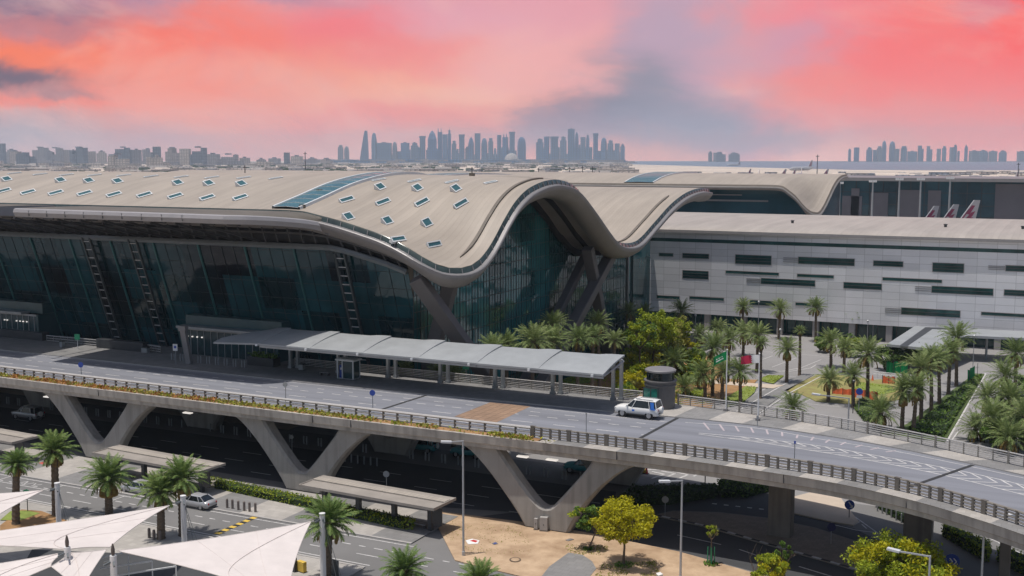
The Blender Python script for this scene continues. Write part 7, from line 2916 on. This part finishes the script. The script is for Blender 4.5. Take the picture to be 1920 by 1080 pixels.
LT_ = 'leafy trees on the sandy verge'
p = W(1170, 1060, 0.1)
leafy_tree(p, 6.3, 3.0, ['leaf_yellow', 'leaf_yellow', 'leaf_lime'], 'bright yellow green tree with a slim forked trunk in the middle of the sandy verge', 21, 2.3, 74, 110, 0.15, 0.6, LT_, skirt=0.9, low=-0.12)
p = W(1102, 1030, 0.1)
leafy_tree(p, 4.5, 1.6, ['leaf_green', 'leaf_lime'], 'smaller green tree with a thin trunk left of the yellow green tree', 22, 1.9, 34, 90, 0.14, 0.6, LT_, skirt=0.5, low=0.0)
p = W(1333, 1058, 0.1)
sp_ = leafy_tree(p, 3.7, 0.68, ['leaf_olive', 'leaf_lime'], 'thin staked sapling with a small round crown at the edge of the dark road', 23, 2.5, 14, 70, 0.12, 0.8, LT_, skirt=0.7, low=0.0)
b = MB()
for a in range(4):
    b.tube([(0.34 * math.cos(a * PI / 2 + 0.4), 0.34 * math.sin(a * PI / 2 + 0.4), 0), (0.3 * math.cos(a * PI / 2 + 0.4), 0.3 * math.sin(a * PI / 2 + 0.4), 1.7)], 0.045, n=6)
b.build('stake', 'green_sign', sp_, local=True)
p = W(1442, 1098, 0.1)
leafy_tree(p, 2.9, 1.75, ['leaf_lime', 'leaf_yellow'], 'low yellow green bush with bare twigs beside the dark road', 24, 0.7, 40, 80, 0.13, 0.8, LT_, name='bush', cat='bush', low=0.3)
p = W(1468, 1086, 0.1)
leafy_tree(p, 3.4, 0.9, ['leaf_green', 'leaf_green'], 'small bright green bush just behind the yellow green bush', 25, 1.4, 14, 70, 0.13, 0.8, LT_, name='bush', cat='bush')
b = MB()
rnd = random.Random(77)
p = W(1425, 1080, 0.1)
tw = thing('dry_shrub', 'bare grey twiggy shrub standing up behind the yellow green bush', 'shrub', p)
for k in range(26):
    a = rnd.uniform(0, 6.28)
    d = Vector((math.cos(a) * 0.35, math.sin(a) * 0.35, 1)).normalized()
    x0 = rnd.uniform(-0.6, 2.2)
    q = Vector((x0, rnd.uniform(-0.4, 0.6), 0.1))
    ln = rnd.uniform(1.5, 3.0)
    m = q + d * ln * 0.5
    e = m + (d + Vector((rnd.gauss(0, 0.3), rnd.gauss(0, 0.3), 0))) * ln * 0.45
    b.tube([q, m, e], [0.025, 0.018, 0.008], n=4)
b.build('twigs', 'palm_bark', tw, local=True)
p = W(1692, 1136, 0.0)
leafy_tree(p, 6.1, 4.2, ['leaf_lime', 'leaf_yellow'], 'large dense yellow green tree crown at the bottom right below the bend', 26, 1.6, 120, 120, 0.17, 0.7, LT_, low=0.4)
# garden trees and shrubs between the palms
GT = 'green shrubs and trees of the garden'
for px, yc, u, S, m, lab, sd_ in ((1226, 612, -64.5, 3.9, ['leaf_lime', 'leaf_lime'], 'bright green round tree at the back of the garden near the terminal corner', 31),
    (1250, 640, -63, 3.0, ['leaf_olive', 'leaf_lime'], 'dry olive brown tree beside the bright round tree', 32),
    (1198, 626, -65, 2.8, ['leaf_lime', 'leaf_green'], 'green round tree left of the bright tree at the terminal corner', 43),
    (1270, 614, -64, 2.6, ['leaf_lime', 'leaf_olive'], 'green tree right of the bright tree at the terminal corner', 44)):
    q = AU(px, yc, u)
    leafy_tree(Vector((q.x, q.y, 0.03)), q.z + S * 0.75, S, m, lab, sd_, max(1.5, q.z - S * 0.9), 60, 80, 0.22, 0.8, GT, low=0.0)
for px, yb, H, S, m, lab, sd_ in (
    (1240, 690, 4.4, 3.0, ['leaf_olive', 'leaf_yellow'], 'yellowish shrub in the middle of the garden', 33),
    (1199, 712, 4.2, 3.2, ['leaf_yellow', 'leaf_lime'], 'yellow green shrub right of the canopy end', 34),
    (1216, 728, 3.6, 3.0, ['leaf_lime', 'leaf_yellow'], 'lime green shrub behind the round lift tower', 35),
    (1180, 735, 3.0, 2.4, ['leaf_yellow', 'leaf_olive'], 'low yellowish shrub at the end of the canopy', 36),
    (1303, 690, 3.0, 2.4, ['leaf_lime', 'leaf_green'], 'bright green domed shrub behind the green flag', 37),
    (1594, 668, 3.6, 2.2, ['leaf_lime', 'leaf_green'], 'bright green round tree among the palms by the entrance canopy', 38),
    (1545, 660, 3.0, 1.6, ['leaf_green', 'leaf_olive'], 'small green shrub at the left of the entrance canopy trees', 39),
    (1672, 694, 4.2, 2.8, ['leaf_dark', 'leaf_green'], 'dark green round tree left above the green hoarding', 40),
    (1704, 692, 4.4, 2.9, ['leaf_dark', 'leaf_green'], 'dark green round tree right above the green hoarding', 41),
    (1112, 690, 4.6, 1.8, ['leaf_olive', 'leaf_green'], 'brownish tree among the palms under the terminal glass wall', 42)):
    leafy_tree(W(px, yb, 0.05), H * 1.12, S * 1.12, m, lab, sd_, H * 0.22, 60, 80, 0.22, 0.8, GT, low=0.6)
for i, (px, yb, H, S, m) in enumerate(((1192, 690, 4.2, 2.6, 0), (1212, 676, 4.6, 3.0, 1), (1232, 668, 3.8, 2.8, 2), (1268, 672, 3.6, 2.4, 0), (1208, 684, 3.8, 2.8, 1), (1256, 708, 3.4, 2.6, 0), (1234, 740, 3.0, 2.6, 1), (1290, 715, 3.0, 2.2, 0), (1284, 668, 4.2, 2.6, 1), (1186, 700, 3.6, 2.6, 2), (1176, 748, 2.6, 2.2, 0), (1262, 690, 4.4, 2.6, 0))):
    leafy_tree(W(px, yb, 0.05), H, S, [['leaf_lime', 'leaf_green'], ['leaf_yellow', 'leaf_lime'], ['leaf_olive', 'leaf_lime']][m], '%s garden shrub between the palms and lift tower, %s from the left' % (('lime green', 'yellow green', 'dry olive')[m], ORD[sorted([1192, 1212, 1232, 1268, 1208, 1256, 1234, 1290, 1284, 1186, 1176, 1262]).index(px)]), 140 + i, H * 0.2, 44, 70, 0.22, 0.8, GT, name='shrub', cat='shrub', low=0.7)
for i, (px, yb, H, S) in enumerate(((1908, 760, 5.0, 3.4), (1912, 806, 4.6, 3.2), (1930, 840, 4.4, 3.4), (1900, 836, 3.6, 2.6), (1868, 836, 3.2, 2.4))):
    leafy_tree(W(px, yb, 0.02), H, S, ['leaf_dark', 'leaf_green'], 'dark green leafy tree below the palms right of the avenue, %s from the top' % ORD[i], 50 + i, H * 0.22, 40, 60, 0.2, 0.8, 'dark trees right of the avenue', low=0.2)

# ------------------------------------------------------------------ clipped hedges and ground cover
def hedge(pix, h, mats, label, seed, z=0.05, dens=26, ls=0.13, top_wob=0.25, kind=None, name='hedge', cat='hedge'):
    pl = ccw([W(x, y, z) for x, y in pix])
    c = sum(pl, Vector((0, 0, 0))) / len(pl)
    t = thing(name, label, cat, (c.x, c.y, z), 0, 'clipped hedges')
    b = MB()
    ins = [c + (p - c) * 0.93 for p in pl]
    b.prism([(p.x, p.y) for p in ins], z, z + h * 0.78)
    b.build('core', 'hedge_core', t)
    rnd = random.Random(seed)
    b = MB()
    x0, x1 = min(p.x for p in pl), max(p.x for p in pl)
    y0, y1 = min(p.y for p in pl), max(p.y for p in pl)
    def inside(x, y):
        r = False
        for p, q in zip(pl, pl[1:] + pl[:1]):
            if (p.y > y) != (q.y > y) and x < (q.x - p.x) * (y - p.y) / (q.y - p.y) + p.x:
                r = not r
        return r
    area = abs(sum(p.x * q.y - q.x * p.y for p, q in zip(pl, pl[1:] + pl[:1]))) / 2
    n = int(area * dens)
    k = 0
    while k < n:
        x, y = rnd.uniform(x0, x1), rnd.uniform(y0, y1)
        if not inside(x, y):
            continue
        k += 1
        hh = h * (1 + top_wob * mnoise.noise(Vector((x * 0.9, y * 0.9, seed))))
        zz = z + hh * (0.72 + 0.3 * rnd.random())
        leaf_quad(b, Vector((x, y, zz)), ls * rnd.uniform(0.7, 1.3), rnd, rnd.randrange(len(mats)), 0.6)
    per = 0
    for p, q in zip(pl, pl[1:] + pl[:1]):
        L_ = (q - p).length
        for k in range(int(L_ * h * dens * 1.1)):
            w = p.lerp(q, rnd.random())
            w = w + (c - w).normalized() * rnd.uniform(-0.05, 0.25)
            leaf_quad(b, Vector((w.x, w.y, z + h * rnd.random())), ls * rnd.uniform(0.7, 1.3), rnd, rnd.randrange(len(mats)), 0.2)
    b.build('foliage', mats, t)
    return t
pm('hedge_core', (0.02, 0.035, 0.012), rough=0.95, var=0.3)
hedge(((390, 913), (398, 905), (780, 985), (772, 996)), 0.85, ['leaf_green', 'leaf_lime', 'leaf_lime'], 'long bright green clipped hedge along the pavement between two shelters', 61, 0.13, 34)
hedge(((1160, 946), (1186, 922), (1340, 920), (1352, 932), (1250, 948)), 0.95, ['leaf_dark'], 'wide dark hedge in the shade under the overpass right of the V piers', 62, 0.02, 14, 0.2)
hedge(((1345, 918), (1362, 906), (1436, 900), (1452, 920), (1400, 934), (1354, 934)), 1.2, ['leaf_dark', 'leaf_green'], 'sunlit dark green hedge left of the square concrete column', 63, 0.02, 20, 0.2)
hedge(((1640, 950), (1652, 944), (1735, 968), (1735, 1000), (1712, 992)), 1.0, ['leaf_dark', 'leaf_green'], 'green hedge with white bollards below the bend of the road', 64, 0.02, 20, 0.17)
hedge(((1764, 1004), (1778, 998), (1858, 1040), (1852, 1056)), 1.35, ['leaf_green', 'leaf_lime'], 'clipped hedge at the lower right, nearer the large tree crown', 65, 0.02, 28, 0.15)
hedge(((1866, 1052), (1880, 1044), (1960, 1076), (1950, 1095)), 1.35, ['leaf_green', 'leaf_lime'], 'clipped hedge at the lower right corner of the view', 66, 0.02, 28, 0.15)
hedge(((1700, 812), (1722, 800), (1826, 716), (1840, 708), (1790, 784), (1768, 822)), 0.8, ['leaf_dark', 'leaf_green'], 'long dark green hedge along the avenue at the foot of the palms', 67, 0.15, 12, 0.24)
hedge(((1602, 768), (1616, 752), (1640, 760), (1660, 796), (1620, 790)), 0.7, ['leaf_dark', 'leaf_green'], 'dark green low hedge behind the inner railing by the lantern post', 68, 0.1, 12, 0.22)
# grass tufts on the lawns and weeds on the verge: ground cover nobody could count
b = MB()
rnd = random.Random(91)
def scatter(pix, n, z, s, mi):
    pl = [W(x, y, z) for x, y in pix]
    x0, x1 = min(p.x for p in pl), max(p.x for p in pl)
    y0, y1 = min(p.y for p in pl), max(p.y for p in pl)
    k = 0
    tries = 0
    while k < n and tries < n * 30:
        tries += 1
        x, y = rnd.uniform(x0, x1), rnd.uniform(y0, y1)
        r = False
        for p, q in zip(pl, pl[1:] + pl[:1]):
            if (p.y > y) != (q.y > y) and x < (q.x - p.x) * (y - p.y) / (q.y - p.y) + p.x:
                r = not r
        if not r or mnoise.noise(Vector((x * 0.5, y * 0.5, 4))) < rnd.uniform(-0.4, 0.5):
            continue
        k += 1
        leaf_quad(b, Vector((x, y, z + s * 0.4)), s * rnd.uniform(0.5, 1.2), rnd, mi, 0.3)
scatter(((830, 970), (985, 990), (1000, 1040), (870, 1040), (815, 985)), 600, 0.1, 0.07, 1)
scatter(((1130, 1058), (1230, 1052), (1240, 1090), (1110, 1090)), 700, 0.1, 0.12, 1)
scatter(((1060, 1022), (1140, 1022), (1140, 1042), (1060, 1040)), 350, 0.1, 0.1, 1)
for q in lawns:
    scatter(q, 500, 0.16, 0.12, 0)
scatter(((905, 735), (905, 690), (1060, 682), (1180, 665), (1200, 690), (1260, 700), (1300, 690), (1330, 720), (1280, 752)), 2600, 0.1, 0.2, 0)
scatter(((1240, 720), (1330, 740), (1360, 756), (1260, 760)), 900, 0.1, 0.2, 0)
o = b.build('ground_cover', ['leaf_lime', 'leaf_olive'])
tag(o, 'grass tufts and low weeds scattered over the lawns and the sandy verge', 'grass', None, 'stuff')
